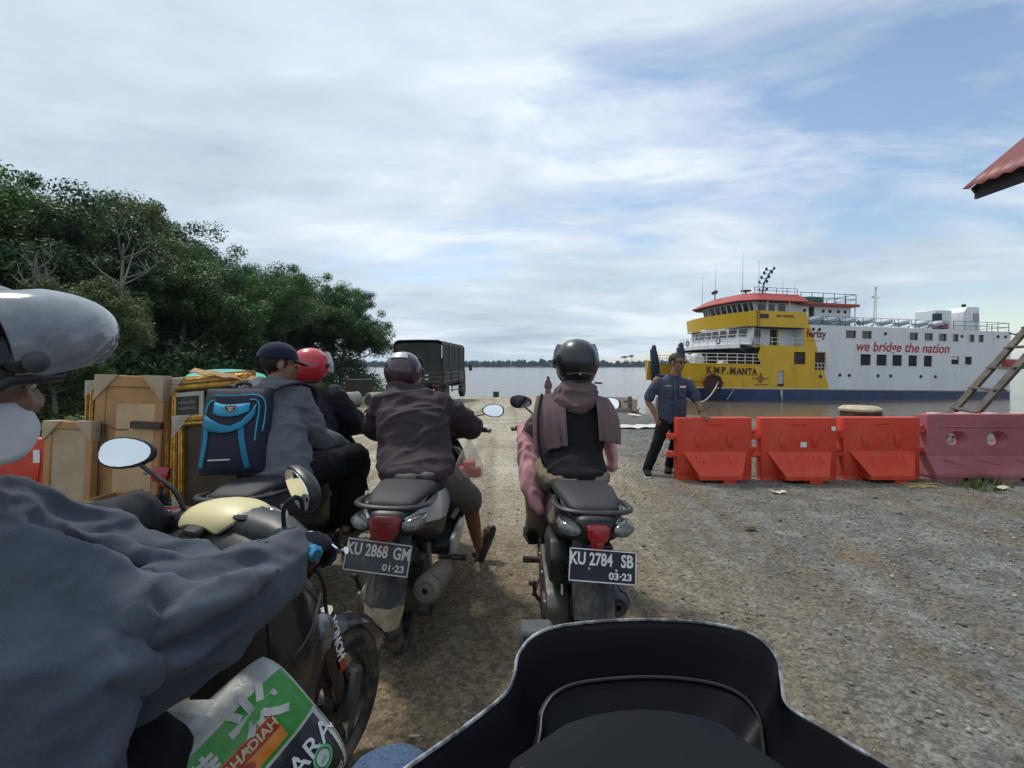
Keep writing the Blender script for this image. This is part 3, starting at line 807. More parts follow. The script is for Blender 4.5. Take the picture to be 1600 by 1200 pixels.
def build_ferry():
    a = math.atan2(6.4, 36.9)
    root = empty('ferry', (16.9, 44.6, ZW), rot=(0, R(1.0), a), label='yellow and white car ferry with a red bridge roof moored at the bank', cat='ferry')
    root.rotation_mode = 'XYZ'
    FP = ferry_paint()
    wm = mat('ferry_white', (0.66, 0.68, 0.70), 0.45, dirt=0.25, dscale=0.8, dirtcol=(0.33, 0.29, 0.24))
    ym = mat('ferry_yellow', (0.62, 0.38, 0.008), 0.42, dirt=0.15, dscale=0.7, dirtcol=(0.3, 0.2, 0.08))
    rm = mat('ferry_red', (0.36, 0.045, 0.035), 0.5, dirt=0.2, dscale=1)
    gm = mat('ferry_glass', (0.02, 0.026, 0.03), 0.08, coat=0.3, var=0.5, vscale=0.7)
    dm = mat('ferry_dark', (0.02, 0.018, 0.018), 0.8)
    nm = mat('ferry_navy', (0.012, 0.022, 0.05), 0.45, dirt=0.2, dscale=1)
    stm = mat('ferry_rail_blue', (0.10, 0.15, 0.22), 0.5)
    cr = mat('ferry_rail', (0.62, 0.61, 0.56), 0.5, dirt=0.2, dscale=2)
    BEAM, LEN, TOP = 11.0, 37.3, 7.7
    u = Vector((1, 0, 0)); w = Vector((0, 1, 0))

    # ---- port side shell from s=6.5 aft, with real openings
    WIN_LOW = [(18.45, 19.75), (20.35, 21.65), (22.25, 23.5), (24.2, 25.35), (26.1, 27.2), (29.55, 30.6), (31.3, 32.25)]
    WIN_UP = [(16.7, 17.95), (18.6, 19.8), (24.3, 25.4), (26.15, 27.25), (27.95, 29.0), (29.7, 30.5), (31.8, 32.55), (33.0, 33.75)]
    holes = []
    for i, (s0, s1) in enumerate(WIN_LOW):
        holes.append((s0, s1, 3.75 if i < 5 else 4.05, 4.95))
    for s0, s1 in WIN_UP: holes.append((s0, s1, 6.45, 7.30))
    yl = [(10.85, 12.2, 3.72, 5.0), (13.2, 14.45, 3.2, 5.0)]                     # openings in the yellow
    door = (9.1, 9.85, 1.55, 3.1)
    passage = (6.5, 11.95, 5.55, 7.35)
    bow_cut = (6.5, 7.45, 3.6, 5.3)
    allh = holes + yl + [door, passage, bow_cut]
    xs = sorted({6.5, LEN, 12.45} | {h[0] for h in allh} | {h[1] for h in allh}); zs = sorted({-0.8, TOP, 8.9, 0.12, 1.3} | {h[2] for h in allh} | {h[3] for h in allh})
    b = MB()
    for i in range(len(xs) - 1):
        for j in range(len(zs) - 1):
            cx, cz = (xs[i] + xs[i + 1]) / 2, (zs[j] + zs[j + 1]) / 2
            if cz > TOP and cx > 12.45: continue
            if any(h[0] < cx < h[1] and h[2] < cz < h[3] for h in allh): continue
            b.add([(xs[i], 0, zs[j]), (xs[i + 1], 0, zs[j]), (xs[i + 1], 0, zs[j + 1]), (xs[i], 0, zs[j + 1])], [(0, 1, 2, 3)])
    for (s0, s1, z0, z1) in holes + yl + [door]:
        for p, q in (((s0, z0), (s1, z0)), ((s1, z0), (s1, z1)), ((s1, z1), (s0, z1)), ((s0, z1), (s0, z0))):
            b.add([(p[0], 0, p[1]), (q[0], 0, q[1]), (q[0], 0.16, q[1]), (p[0], 0.16, p[1])], [(0, 1, 2, 3)])
    # starboard, stern, decks
    b.add([(6.5, BEAM, -0.8), (LEN, BEAM, -0.8), (LEN, BEAM, TOP), (6.5, BEAM, TOP)], [(0, 1, 2, 3)])
    b.add([(LEN, 0, -0.8), (LEN, BEAM, -0.8), (LEN, BEAM, TOP), (LEN, 0, TOP)], [(0, 1, 2, 3)])
    me = b.mesh('hull'); hull = obj('hull', me, FP, root, 30)
    b = MB(); b.box((24.9, BEAM / 2, TOP - 0.06), (24.8, BEAM - 0.1, 0.08)); b.build('boat_deck', mat('deck_grey', (0.25, 0.27, 0.26), 0.8, dirt=0.3, dscale=1), root)
    b = MB(); b.box((6.5 + 2.6, BEAM / 2, 5.44), (5.3, BEAM - 0.04, 0.16)); b.build('passage_deck', wm, root)
    b = MB(); b.box((9.5, BEAM / 2, 7.44), (6.2, BEAM - 0.04, 0.12)); b.build('bridge_deck', wm, root)
    # inner walls behind openings
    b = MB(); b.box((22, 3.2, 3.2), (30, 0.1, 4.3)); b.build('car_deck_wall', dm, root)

    # bow: tapering hull with flare, open foredeck
    plan = [(0.0, 2.3), (1.2, 1.35), (3.0, 0.55), (4.8, 0.12), (6.5, 0.0)]
    rings = []
    for zf, rake, inn, z in ((0, 1.9, 0.55, -0.8), (0.3, 1.2, 0.30, 0.12), (0.6, 0.55, 0.10, 1.3), (1, 0, 0, 3.62)):
        pts = []
        for s, y in plan: pts.append(Vector((s + rake * (1 - s / 6.5), y + inn * (1 - s / 6.5), z)))
        rings.append(pts)
    b = MB(); b.sheet(rings); b.build('bow', FP, root, 40)
    b = MB(); b.sheet([[Vector((p.x, BEAM - p.y, p.z)) for p in r] for r in rings]); b.build('bow', FP, root, 40)
    b = MB(); b.sheet([[Vector((p[0], p[1] + 0.05, 1.9)) for p in plan], [Vector((p[0], BEAM - p[1] - 0.05, 1.9)) for p in plan]]); b.build('foredeck', dm, root)
    b = MB(); b.tube([Vector((s, y - 0.03, 1.32)) for s, y in [(0.4, 2.25)] + plan[1:] + [(LEN, 0)]], 0.07, 6); b.build('rubbing_strake', mat('strake', (0.45, 0.42, 0.35), 0.6), root)
    b = MB(); b.tube([Vector((s, y, 3.64)) for s, y in plan] + [Vector((7.42, 0, 3.62))], 0.06, 6); b.build('bulwark_cap', ym, root)
    # slanting end of the yellow screen beside the foredeck
    b = MB(); b.add([(6.5, 0.01, 3.6), (7.45, 0.01, 3.6), (7.45, 0.01, 5.3), (7.2, 0.01, 5.3), (6.9, 0.01, 4.4)][1:], [(0, 1, 2, 3)]); b.build('screen_end', ym, root)
    # bow ramp: gate with two horns
    for yy in (2.6, BEAM - 2.6):
        b = MB()
        b.prism([(-0.55, 0), (0.35, 0), (0.1, 2.6), (-0.15, 3.6), (-0.45, 3.9), (-0.8, 3.7), (-0.75, 2.8)], 0.5, Matrix.Translation((0.75, yy, 1.5)) @ Matrix.Rotation(R(90), 4, 'X'), 0.05)
        b.ell((0.33, yy, 5.35), (0.28, 0.28, 0.42))
        b.build('ramp_horn', nm, root)
    b = MB(); b.box((0.65, BEAM / 2, 1.3), (0.28, BEAM - 5.0, 2.4), (0, R(-9), 0), 0.05)
    for k in range(5): b.box((0.48, 3.4 + k * 1.05, 1.3), (0.16, 0.14, 2.3), (0, R(-9), 0))
    b.build('bow_ramp', nm, root)
    b = MB(); b.prism([(0, 0), (1.0, 0), (0.2, 2.2), (-0.2, 2.2)], 0.3, Matrix.Translation((-0.2, BEAM - 2.0, 1.8)) @ Matrix.Rotation(R(90), 4, 'X')); b.build('bow_fin', ym, root)

    # ---- windows
    def window(s0, s1, z0, z1, y=0.13, m=gm, frame=True):
        p = MB(); p.box(((s0 + s1) / 2, y, (z0 + z1) / 2), (s1 - s0, 0.03, z1 - z0)); o = p.build('window', m, root)
        if frame:
            f = MB(); t = 0.07
            for c, sz in ((((s0 + s1) / 2, z0), (s1 - s0, t)), (((s0 + s1) / 2, z1), (s1 - s0, t)), ((s0, (z0 + z1) / 2), (t, z1 - z0 + t)), ((s1, (z0 + z1) / 2), (t, z1 - z0 + t))):
                f.box((c[0], -0.012, c[1]), (sz[0], 0.03, sz[1]))
            f.build('frame', wm if s0 > 14.5 else ym, o)
        return o
    for h in holes[7:]: window(*h)
    for h in holes[:7]: window(*h, m=dm)
    for h in holes[2:5]:
        q = MB(); q.box(((h[0] + h[1]) / 2 + 0.15, 0.30, h[3] - 0.38), (h[1] - h[0] - 0.4, 0.05, 0.12)); q.build('life_jacket_rack', wm, root)
    q = MB(); q.box((30.05, 0.11, 4.75), (1.0, 0.03, 0.32)); q.build('window_blind', wm, root)
    for h in yl: window(*h, m=mat('ferry_maroon_dark', (0.035, 0.012, 0.012), 0.6))
    q = MB()
    for k in range(4): q.bar((13.25 + k * 0.38, 0.05, 3.22), (13.25 + k * 0.38, 0.05, 3.9), 0.05)
    q.bar((13.2, 0.05, 3.9), (14.45, 0.05, 3.9), 0.06); q.bar((13.2, 0.05, 3.5), (14.45, 0.05, 3.5), 0.05); q.build('opening_rail', cr, root)
    q = MB(); q.box((9.47, 0.14, 2.45), (0.75, 0.04, 1.3)); q.build('pilot_door', mat('door_grey', (0.42, 0.42, 0.42), 0.5), root)
    q = MB(); q.box((9.47, 0.13, 1.67), (0.75, 0.05, 0.22)); q.build('door_sill', dm, root)
    q = MB(); q.tube([(9.5, -0.06, 1.35), (9.45, -0.1, 0.9), (9.55, -0.08, 0.35), (9.6, -0.05, 0.2)], [0.10, 0.15, 0.11, 0.05], 7); q.build('fender_rope', mat('rope_grey', (0.35, 0.36, 0.36), 0.8), root)
    ports = [(13.9, 2.6), (16.1, 2.75), (17.2, 2.75), (20.6, 2.75), (22.1, 2.75), (25.8, 2.75), (27.6, 2.75), (13.0, 7.25), (13.7, 7.25), (21.4, 7.05), (30.9, 7.05), (35.6, 7.15), (36.6, 7.15)]
    for s, z in ports:
        q = MB(); q.lathe([(0, 0.17), (0.06, 0.17), (0.06, 0.12), (0, 0.12)], (s, -0.05, z), (0, 1, 0), 14, closed=True); o = q.build('porthole', mat('porthole_rim', (0.12, 0.08, 0.07), 0.5), root)
        q = MB(); q.lathe([(0, 0.125), (0.02, 0.125)], (s, -0.02, z), (0, 1, 0), 14); q.build('pane', dm, o)
    # anchor pocket (octagon)
    q = MB(); q.lathe([(0, 0.95), (0.12, 0.95), (0.12, 0.75), (0.02, 0.7)], (2.6, 0.60, 1.75), Vector((0.18, 1, 0.06)) * -1, 8); q.build('anchor_pocket', mat('pocket', (0.05, 0.018, 0.016), 0.7), root)

    # ---- passage behind the upper opening
    q = MB(); q.box((9.3, 1.4, 6.45), (5.6, 0.08, 1.86)); q.build('passage_wall', wm, root)
    q = MB(); q.box((11.96, 0.72, 6.45), (0.06, 1.3, 1.86)); q.build('passage_end', wm, root)
    for s0, s1, z0, z1, m, nm_ in ((7.6, 8.2, 6.35, 7.1, gm, 'window'), (9.3, 10.0, 5.56, 7.2, dm, 'cabin_door'), (10.05, 10.2, 5.56, 7.2, ym, 'door_edge')):
        q = MB(); q.box(((s0 + s1) / 2, 1.33, (z0 + z1) / 2), (s1 - s0, 0.06, z1 - z0)); q.build(nm_, m, root)
    for s in (6.6, 7.3):
        q = MB(); q.box((s, 0.9, 5.85), (0.5, 0.4, 0.5), bev=0.04); q.lathe([(0, 0.19), (0.03, 0.17)], (s, 0.68, 5.85), (0, -1, 0), 12); q.build('air_conditioner', wm, root)
    def rail(pts, h=1.0, bars=3, post=1.0, r=0.028, name='railing', m=cr):
        q = MB(); pts = [Vector(p) for p in pts]
        for k in range(bars): q.tube([p + Vector((0, 0, h * (k + 1) / bars)) for p in pts], r, 5)
        for i in range(len(pts) - 1):
            d = pts[i + 1] - pts[i]; n = max(1, int(d.length / post))
            for k in range(n + (i == len(pts) - 2)): p = pts[i] + d * (k / n); q.tube([p, p + Vector((0, 0, h))], r * 1.15, 5)
        return q.build(name, m, root)
    rail([(6.2, 0.05, 5.55), (11.9, 0.05, 5.55)], 0.75, 2, 1.1)
    rail([(0.4, 1.9, 3.65), (1.2, 1.35, 3.65), (3, 0.55, 3.65), (4.8, 0.12, 3.65), (7.3, 0.05, 3.65)], 1.0, 3, 0.7, 0.035)
    rail([(0.4, BEAM - 1.9, 3.65), (3, BEAM - 0.6, 3.65), (6.5, BEAM - 0.05, 3.65)], 1.0, 3, 1.0)
    # clutter on the foredeck
    for (s, y, z, sz, m, n) in ((2.3, 3, 4.0, (1.1, 0.9, 0.9), wm, 'winch'), (3.6, 3.4, 3.7, (0.8, 0.8, 0.6), nm, 'winch'), (4.9, 2.6, 3.6, (1.2, 0.5, 0.4), cr, 'deck_locker')):
        q = MB(); q.box((s, y, z - 1.0), (sz[0], sz[1], sz[2] + 2), bev=0.1); q.lathe([(-0.5, 0.3), (0.5, 0.3)], (s, y, z + sz[2] / 2), (0, 1, 0), 12); q.build(n, m, root)

    # ---- front of the superstructure
    q = MB()   # lower dark recess and white second-deck front, gently bowed
    def front(z0, z1, s0, s1, over=0.0, n=9, t=0.0):
        rows = []
        for z, s in ((z0, s0), (z1, s1)):
            rows.append([Vector((s - 0.9 * (1 - ((k / (n - 1)) * 2 - 1) ** 2) - over, -over + (BEAM + 2 * over) * k / (n - 1), z)) for k in range(n)])
        return rows
    q.sheet(front(5.55, 7.4, 6.3, 6.55)); q.build('saloon_front', wm, root)
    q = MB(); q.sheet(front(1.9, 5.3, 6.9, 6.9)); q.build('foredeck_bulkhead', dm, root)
    q = MB(); r0 = front(5.22, 5.58, 5.0, 5.0, 0.0); r1 = front(5.22, 5.58, 6.9, 6.9)
    q.sheet([r0[0], r0[1], r1[1]], 0.0); q.sheet([r0[0], r1[0]]); q.build('balcony_slab', wm, root)
    q = MB()
    for k in range(12):
        f = (k + 0.5) / 12; y = BEAM * f; s = 5.02 - 0.9 * (1 - (2 * f - 1) ** 2)
        q.bar((s, y, 5.24), (s + 1.2, y, 4.85), 0.06, 0.18)
    q.build('balcony_brackets', nm, root)
    rp_ = [(5.0 - 0.9 * (1 - (2 * f - 1) ** 2), BEAM * f, 5.58) for f in [i / 8 for i in range(9)]]
    rail([(6.3, 0.04, 5.58)] + rp_, 0.95, 3, 1.0, 0.03)
    for k in range(8):      # saloon front windows, leaning forward
        f = 0.10 + k * 0.112; y = BEAM * f; s = 6.42 - 0.9 * (1 - (2 * f - 1) ** 2) - 0.07
        w_ = MB(); w_.box((s, y, 6.75), (0.05, 0.85, 0.72), (0, R(8), math.atan(0.9 * 4 * (2 * f - 1) / BEAM) * -1)); o = w_.build('window', gm, root)
        w_ = MB(); w_.box((s - 0.03, y + 0.47, 6.75), (0.06, 0.09, 0.8), (0, R(8), 0)); w_.build('mullion', wm, o)
    for y in (2.6, 8.4):
        q = MB(); q.lathe([(0, 0.36), (0.1, 0.36), (0.1, 0.24), (0, 0.24)], (4.35, y, 6.0), (1, 0, 0), 14, closed=True); q.build('lifebuoy', mat('buoy_dark', (0.16, 0.10, 0.10), 0.6), root)
    # bridge wing bulwark: yellow band round the front, slightly overhanging
    q = MB(); r0 = front(7.38, 8.75, 6.0, 5.8, 0.05, 13); q.sheet(r0, 0.08)
    q.sheet([[Vector((5.95, -0.045, 7.38)), Vector((6.5, -0.003, 7.38))], [Vector((5.8, -0.045, 8.8)), Vector((6.5, -0.003, 8.9))]])
    q.build('bridge_bulwark', ym, root)
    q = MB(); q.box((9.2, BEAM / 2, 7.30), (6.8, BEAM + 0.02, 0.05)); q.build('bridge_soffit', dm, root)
    q = MB(); q.box((7.55, -0.02, 8.37), (0.95, 0.03, 0.42)); q.build('name_board', mat('board_dark', (0.06, 0.025, 0.015), 0.7), root)
    q = MB()
    for s in (6.72, 6.98): q.tube([(s, -0.14, 5.2), (s, -0.14, 8.8), (s, 0.02, 8.95)], 0.028, 5)
    for k in range(13): q.tube([(6.72, -0.14, 5.3 + k * 0.28), (6.98, -0.14, 5.3 + k * 0.28)], 0.018, 4)
    q.build('side_ladder', dm, root)
    # wheelhouse: sloping windows under a red roof
    wy0, wy1, ws = 1.1, BEAM - 1.1, 6.9
    ring = [(ws + 0.75, wy0), (ws, wy0 + 1.0), (ws - 0.45, BEAM / 2 - 1.5), (ws - 0.45, BEAM / 2 + 1.5), (ws, wy1 - 1.0), (ws + 0.75, wy1)]
    q = MB(); q.sheet([[Vector((s, y, 7.4)) for s, y in [(12, wy0)] + ring + [(12, wy1)]], [Vector((s, y, 8.85)) for s, y in [(12, wy0)] + ring + [(12, wy1)]]])
    q.build('wheelhouse_wall', wm, root)
    top = [(s - 0.32, y) for s, y in ring]
    for i in range(5):
        p0, p1 = Vector((*ring[i], 8.85)), Vector((*ring[i + 1], 8.85)); q0, q1 = Vector((*top[i], 9.95)), Vector((*top[i + 1], 9.95))
        n = {0: 2, 1: 3, 2: 3, 3: 3, 4: 2}[i]
        for k in range(n):
            f0, f1 = k / n + 0.02, (k + 1) / n - 0.02
            w_ = MB(); w_.sheet([[p0.lerp(p1, f0), p0.lerp(p1, f1)], [q0.lerp(q1, f0), q0.lerp(q1, f1)]], 0.04); o = w_.build('window', gm, root)
            w_ = MB(); w_.bar(p0.lerp(p1, k / n) + Vector((-0.03, 0, 0)), q0.lerp(q1, k / n) + Vector((-0.03, 0, 0)), 0.12, 0.10); w_.build('mullion', wm, o)
        w_ = MB(); w_.bar(p0 + Vector((-0.04, 0, 0.06)), p1 + Vector((-0.04, 0, 0.06)), 0.10, 0.16); w_.bar(q0 + Vector((-0.03, 0, -0.05)), q1 + Vector((-0.03, 0, -0.05)), 0.10, 0.16); w_.build('window_band', wm, root)
    q = MB(); q.sheet([[Vector((7.3, wy0, 8.85)), Vector((12, wy0, 8.85))], [Vector((7.0, wy0, 9.95)), Vector((12, wy0, 9.95))]]); q.build('wheelhouse_side', wm, root)
    for s0, s1 in ((7.7, 8.5), (8.75, 9.5), (10.0, 10.7)):
        q = MB(); q.box(((s0 + s1) / 2, wy0 - 0.03, 9.3 if s0 < 9.8 else 9.1), (s1 - s0, 0.06, 0.8 if s0 < 9.8 else 1.3)); q.build('window', gm, root)
    for s in (8.0, 10.4):
        q = MB(); q.tube([(s, 0.1, 8.9), (s, 0.1, 9.95)], 0.04, 6); q.build('roof_post', cr, root)
    q = MB()
    eave = [(12.5, 0.0), (7.0, 0.0), (5.6, 1.4), (5.2, 4.5), (5.2, BEAM - 4.5), (5.6, BEAM - 1.4), (7.0, BEAM), (12.5, BEAM)]
    ridge = [(12.5, 1.4), (7.8, 1.4), (6.9, 2.4), (6.6, 4.8), (6.6, BEAM - 4.8), (6.9, BEAM - 2.4), (7.8, BEAM - 1.4), (12.5, BEAM - 1.4)]
    q.sheet([[Vector((s, y, 9.9)) for s, y in eave], [Vector((s, y, 10.0)) for s, y in eave], [Vector((s, y, 10.85)) for s, y in ridge]])
    q.add([Vector((s, y, 10.85)) for s, y in ridge], [tuple(range(8))])
    q.build('bridge_roof', rm, root, 20)
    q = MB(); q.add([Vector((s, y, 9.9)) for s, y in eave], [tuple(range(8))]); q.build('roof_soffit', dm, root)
    # aft deckhouse with red eave
    q = MB(); q.box((15.5, BEAM / 2, 8.75), (6.6, BEAM - 3.0, 2.1)); q.build('deckhouse', wm, root)
    q = MB(); q.box((15.6, BEAM / 2, 9.93), (7.2, BEAM - 1.6, 0.26), bev=0.03); q.build('deckhouse_roof', rm, root)
    for s in (13.3, 15.5, 16.3, 17.3, 18.1):
        q = MB(); q.lathe([(0, 0.16), (0.05, 0.16)], (s, 1.5, 9.3), (0, -1, 0), 12); q.build('porthole', dm, root)
    q = MB(); q.box((14.1, 1.47, 9.1), (0.55, 0.06, 1.2)); q.build('deckhouse_door', dm, root)
    rail([(7.6, 1.5, 10.85), (12.5, 1.5, 10.85)], 0.6, 2, 1.2, 0.03, m=stm)
    rail([(12.6, 1.2, 10.1), (19.1, 1.2, 10.1), (19.1, BEAM - 1.2, 10.1)], 1.0, 2, 1.1, 0.035, m=stm)
    q = MB(); q.box((15.2, 2.6, 10.5), (1.9, 1.0, 0.75), bev=0.04); q.build('roof_locker', mat('locker_green', (0.02, 0.12, 0.07), 0.6), root)
    q = MB(); q.tube([(19.0, 1.2, 7.7), (19.0, 1.2, 10.0)], 0.05, 6); q.build('roof_post', cr, root)
    # masts and aerials
    for (s, y, z0, h, r, n) in ((5.9, 8.0, 10.0, 3.6, 0.03, 'aerial'), (6.6, 6.6, 10.8, 3.8, 0.03, 'aerial'), (6.9, 2.4, 10.85, 4.2, 0.03, 'aerial'), (8.6, 2.2, 10.85, 3.5, 0.03, 'aerial'), (12.6, 2.0, 10.85, 1.4, 0.03, 'aerial'), (11.2, 2, 10.85, 1.4, 0.03, 'aerial')):
        q = MB(); q.tube([(s, y, z0), (s, y, z0 + h * 0.35), (s, y, z0 + h)], [r * 1.6, r, r * 0.5], 5); q.build(n, cr, root)
    q = MB(); q.tube([(9.6, 3, 10.85), (9.8, 3, 12.2), (10.6, 3, 13.6)], [0.10, 0.08, 0.05], 6)
    for k, z in enumerate((11.3, 12.1, 12.6, 13.1, 13.5)):
        s = 9.7 + max(0, (z - 12.2) * 0.62); q.tube([(s - 0.5, 3, z), (s + 0.5, 3, z + 0.15)], 0.035, 5); q.ell((s - 0.45, 3, z + 0.18), (0.13, 0.13, 0.18)); q.ell((s + 0.45, 3, z + 0.3), (0.12, 0.12, 0.17))
    q.build('signal_mast', nm, root)
    q = MB(); q.lathe([(0, 0.5), (0.1, 0.55), (0.14, 0.2)], (8.0, 3.4, 11.3), (0, 0, 1), 14); q.tube([(8, 3.4, 10.85), (8, 3.4, 11.3)], 0.1, 6); q.build('radar_dome', nm, root)
    q = MB(); q.tube([(5.9, 5.6, 10.6), (5.9, 5.6, 11.2)], 0.05, 6); q.box((5.9, 5.45, 11.45), (0.35, 0.3, 0.35), bev=0.05); q.box((5.9, 5.9, 11.4), (0.3, 0.3, 0.3), bev=0.05); q.build('search_light', nm, root)
    q = MB()
    for ds, dy in ((-0.18, 0), (0.18, 0), (0, 0.3)): q.tube([(25.6 + ds, 5 + dy, 7.7), (25.6 + ds * 0.3, 5 + dy * 0.3, 12.6)], 0.035, 5)
    for k in range(9): z = 8 + k * 0.5; q.tube([(25.45, 5, z), (25.75, 5, z + 0.25)], 0.025, 4)
    q.tube([(25.1, 5, 11.6), (26.1, 5, 11.6)], 0.04, 5); q.ell((25.6, 5, 12.75), (0.14, 0.14, 0.22)); q.ell((25.2, 5, 11.75), 0.13); q.build('stern_mast', cr, root)
    # life rafts on tilted racks along the boat deck
    for s in (13.8, 15.7, 17.9, 19.9, 22.3, 24.4, 26.8, 28.7):
        q = MB(); mt = Matrix.Translation((s, 0.75, 8.15)) @ Matrix.Rotation(R(-14), 4, 'Y')
        for dx in (-0.75, 0.75): q.tube([mt @ Vector((dx, -0.3, -0.28)), mt @ Vector((dx, -0.3, 0.22)), mt @ Vector((dx, 0.4, 0.22))], 0.035, 5)
        for z in (-0.28, -0.02, 0.22): q.tube([mt @ Vector((-0.75, -0.3, z)), mt @ Vector((0.75, -0.3, z))], 0.03, 5)
        q.tube([mt @ Vector((-0.4, -0.3, -0.28)), Vector((s - 0.4, 0.6, 7.7))], 0.04, 5); q.tube([mt @ Vector((0.4, -0.3, -0.28)), Vector((s + 0.4, 0.6, 7.7))], 0.04, 5)
        o = q.build('raft_rack', stm, root)
        q = MB(); q.lathe([(-0.78, 0.12), (-0.72, 0.30), (-0.2, 0.33), (0.2, 0.33), (0.72, 0.30), (0.78, 0.12)], (s, 0.95, 8.32), (1, 0, 0.24), 12); q.build('raft_canister', mat('raft_white', (0.72, 0.73, 0.74), 0.4), o)
    rail([(12.6, 0.12, 7.7), (29.4, 0.12, 7.7)], 0.9, 2, 2.0, 0.025, m=stm); rail([(30, 0.12, 7.7), (37.2, 0.12, 7.7), (37.2, BEAM, 7.7)], 0.95, 2, 1.4, 0.03, m=stm)
    # funnels
    q = MB(); q.box((31.2, 3.2, 8.9), (2.4, 2.2, 2.4), bev=0.12); q.build('funnel_casing', wm, root)
    q = MB(); q.box((30.2, 1.95, 8.8), (0.9, 0.4, 1.7), bev=0.05); q.build('vent_panel', nm, root)
    q = MB(); q.prism([(-1.2, 0), (1.2, 0), (1.05, 2.8), (-0.5, 2.8), (-1.0, 2.2)], 2.0, Matrix.Translation((34.3, 2.6, 7.7)) @ Matrix.Rotation(R(90), 4, 'X'), 0.06); q.build('funnel', wm, root)
    q = MB(); q.lathe([(0, 0.2), (0.5, 0.2)], (34.6, 2.6, 10.4), (0, 0, 1), 10); q.build('exhaust_pipe', dm, root)
    q = MB(); q.box((34.9, 1.57, 9.35), (0.75, 0.03, 0.9)); q.build('funnel_badge', mat('badge_grey', (0.3, 0.31, 0.33), 0.5), root)
    q = MB(); q.box((29.6, 1.0, 8.15), (1.0, 0.6, 0.6), bev=0.05); q.build('fire_locker', rm, root)
    q = MB(); q.tube([(36.8, 0.2, 7.7), (37.8, -0.4, 7.3)], 0.07, 6); q.ell((37.7, -0.4, 7.4), (0.3, 0.2, 0.2)); q.build('stern_lamp', nm, root)
    q = MB(); q.box((36.9, -0.3, 4.3), (1.7, 0.6, 0.9), bev=0.15); q.build('rescue_boat', rm, root)
    # ---- lettering
    def side(s, z, size, body, m, rot=0.0, y=-0.02, **k):
        mt = Matrix.Translation((s, y, z)) @ Matrix.Rotation(R(90), 4, 'X') @ Matrix.Rotation(rot, 4, 'Z')
        return lettering(body, size, mt, m, root, **k)
    red = mat('letter_red', (0.42, 0.035, 0.045), 0.6, dirt=0.15, dscale=2); mar = mat('letter_maroon', (0.075, 0.02, 0.012), 0.6)
    side(23.6, 5.66, 1.38, 'we bridge the nation', red, shear=0.22, bold=0.025, xs=0.985)
    side(13.35, 6.78, 1.0, 'ferizy', mat('letter_wine', (0.12, 0.012, 0.02), 0.6), bold=0.03, xs=1.0)
    side(13.1, 6.12, 0.2, 'we bridge the nation', red)
    side(9.85, 8.42, 0.34, 'IMO 9900003', mar, bold=0.008)
    bowm = basis((4.35, 0.13, 3.02), Vector((1, -0.2, -0.055)).normalized(), (0, 0.0, 1), Vector((0.2, -1, 0)).normalized())
    for ch, dx in zip('KMP.MANTA', (-2.05, -1.42, -0.80, -0.42, 0.06, 0.66, 1.20, 1.74, 2.24)):
        p = 4.35 + dx; yy = np.interp(p, [q_[0] for q_ in plan] + [9], [q_[1] for q_ in plan] + [0])
        sl = -0.25 if p < 3.4 else (-0.13 if p < 5.2 else 0.0)
        mt = basis((p, yy - 0.05, 2.98 - dx * 0.03), Vector((1, sl, -0.04)).normalized(), (0, 0, 1), Vector((sl, -1, 0)).normalized())
        me = text_mesh(ch, 0.86, bold=0.035, xs=0.84); me.transform(mt); obj('lettering', me, mar, root, None)
        if ch != '.':   # slab serifs
            q = MB()
            for zz in (-0.30, 0.30):
                for xx in (-0.17, 0.17):
                    if ch in 'AP' and zz > 0 and ch == 'A' or (ch == 'T' and zz < 0 and xx != -0.17) or (ch == 'P' and zz < 0 and xx > 0): continue
                    q.box((xx if not (ch == 'T' and zz < 0) else 0, zz, 0.004), (0.15, 0.045, 0.008), mt=mt)
            q.build('serif', mar, root)
    q = MB(); gold = mat('emblem', (0.22, 0.10, 0.02), 0.55)
    q.lathe([(0, 0.32), (0.03, 0.32), (0.03, 0.2), (0, 0.2)], (7.25, -0.05, 2.25), (0, 1, 0), 14, closed=True); q.box((7.25, -0.03, 2.3), (0.1, 0.03, 0.95)); q.box((7.25, -0.03, 2.62), (0.3, 0.03, 0.08)); q.ell((7.25, -0.03, 2.75), (0.1, 0.03, 0.12))
    q.build('emblem_anchor', gold, root)
    q = MB(); q.box((6.75, -0.03, 2.3), (0.8, 0.03, 0.10)); q.box((7.75, -0.03, 2.3), (0.8, 0.03, 0.10)); q.box((7.35, -0.03, 1.72), (1.5, 0.03, 0.07)); q.build('emblem_wings', gold, root)
    for k in range(5):
        q = MB(); q.box((4.35 - k * 0.14, 0.02, 1.12 - k * 0.2), (0.12, 0.05, 0.09), (0, 0, R(10))); q.build('draught_mark', wm, root)
    return root
FERRY = build_ferry()

def mooring():
    rp = mat('mooring_rope', (0.42, 0.38, 0.32), 0.9, bump=0.4, bscale=80)
    bpy.context.view_layer.update()
    a0 = FERRY.matrix_world @ Vector((3.0, 0.35, 1.9)); e = Vector((11.2, 31.0, -0.55))
    pts = [a0.lerp(e, t) - Vector((0, 0, 1.1 * 4 * t * (1 - t))) for t in [i / 14 for i in range(15)]]
    b = MB(); b.tube(pts, 0.055, 6); tag(b.build('mooring_rope', rp), 'pale mooring rope sagging from the hole in the yellow bow to the bank', 'rope')
    a1 = FERRY.matrix_world @ Vector((-0.4, 8.3, 4.2)); e = Vector((5.15, 20.4, -0.05))
    pts = [a1.lerp(e, t) - Vector((0, 0, 1.3 * 4 * t * (1 - t))) for t in [i / 16 for i in range(17)]]
    b = MB(); b.tube(pts, 0.03, 5); tag(b.build('mooring_rope', rp), 'thin mooring line from the ferry ramp to the post in the rubble', 'rope')
mooring()

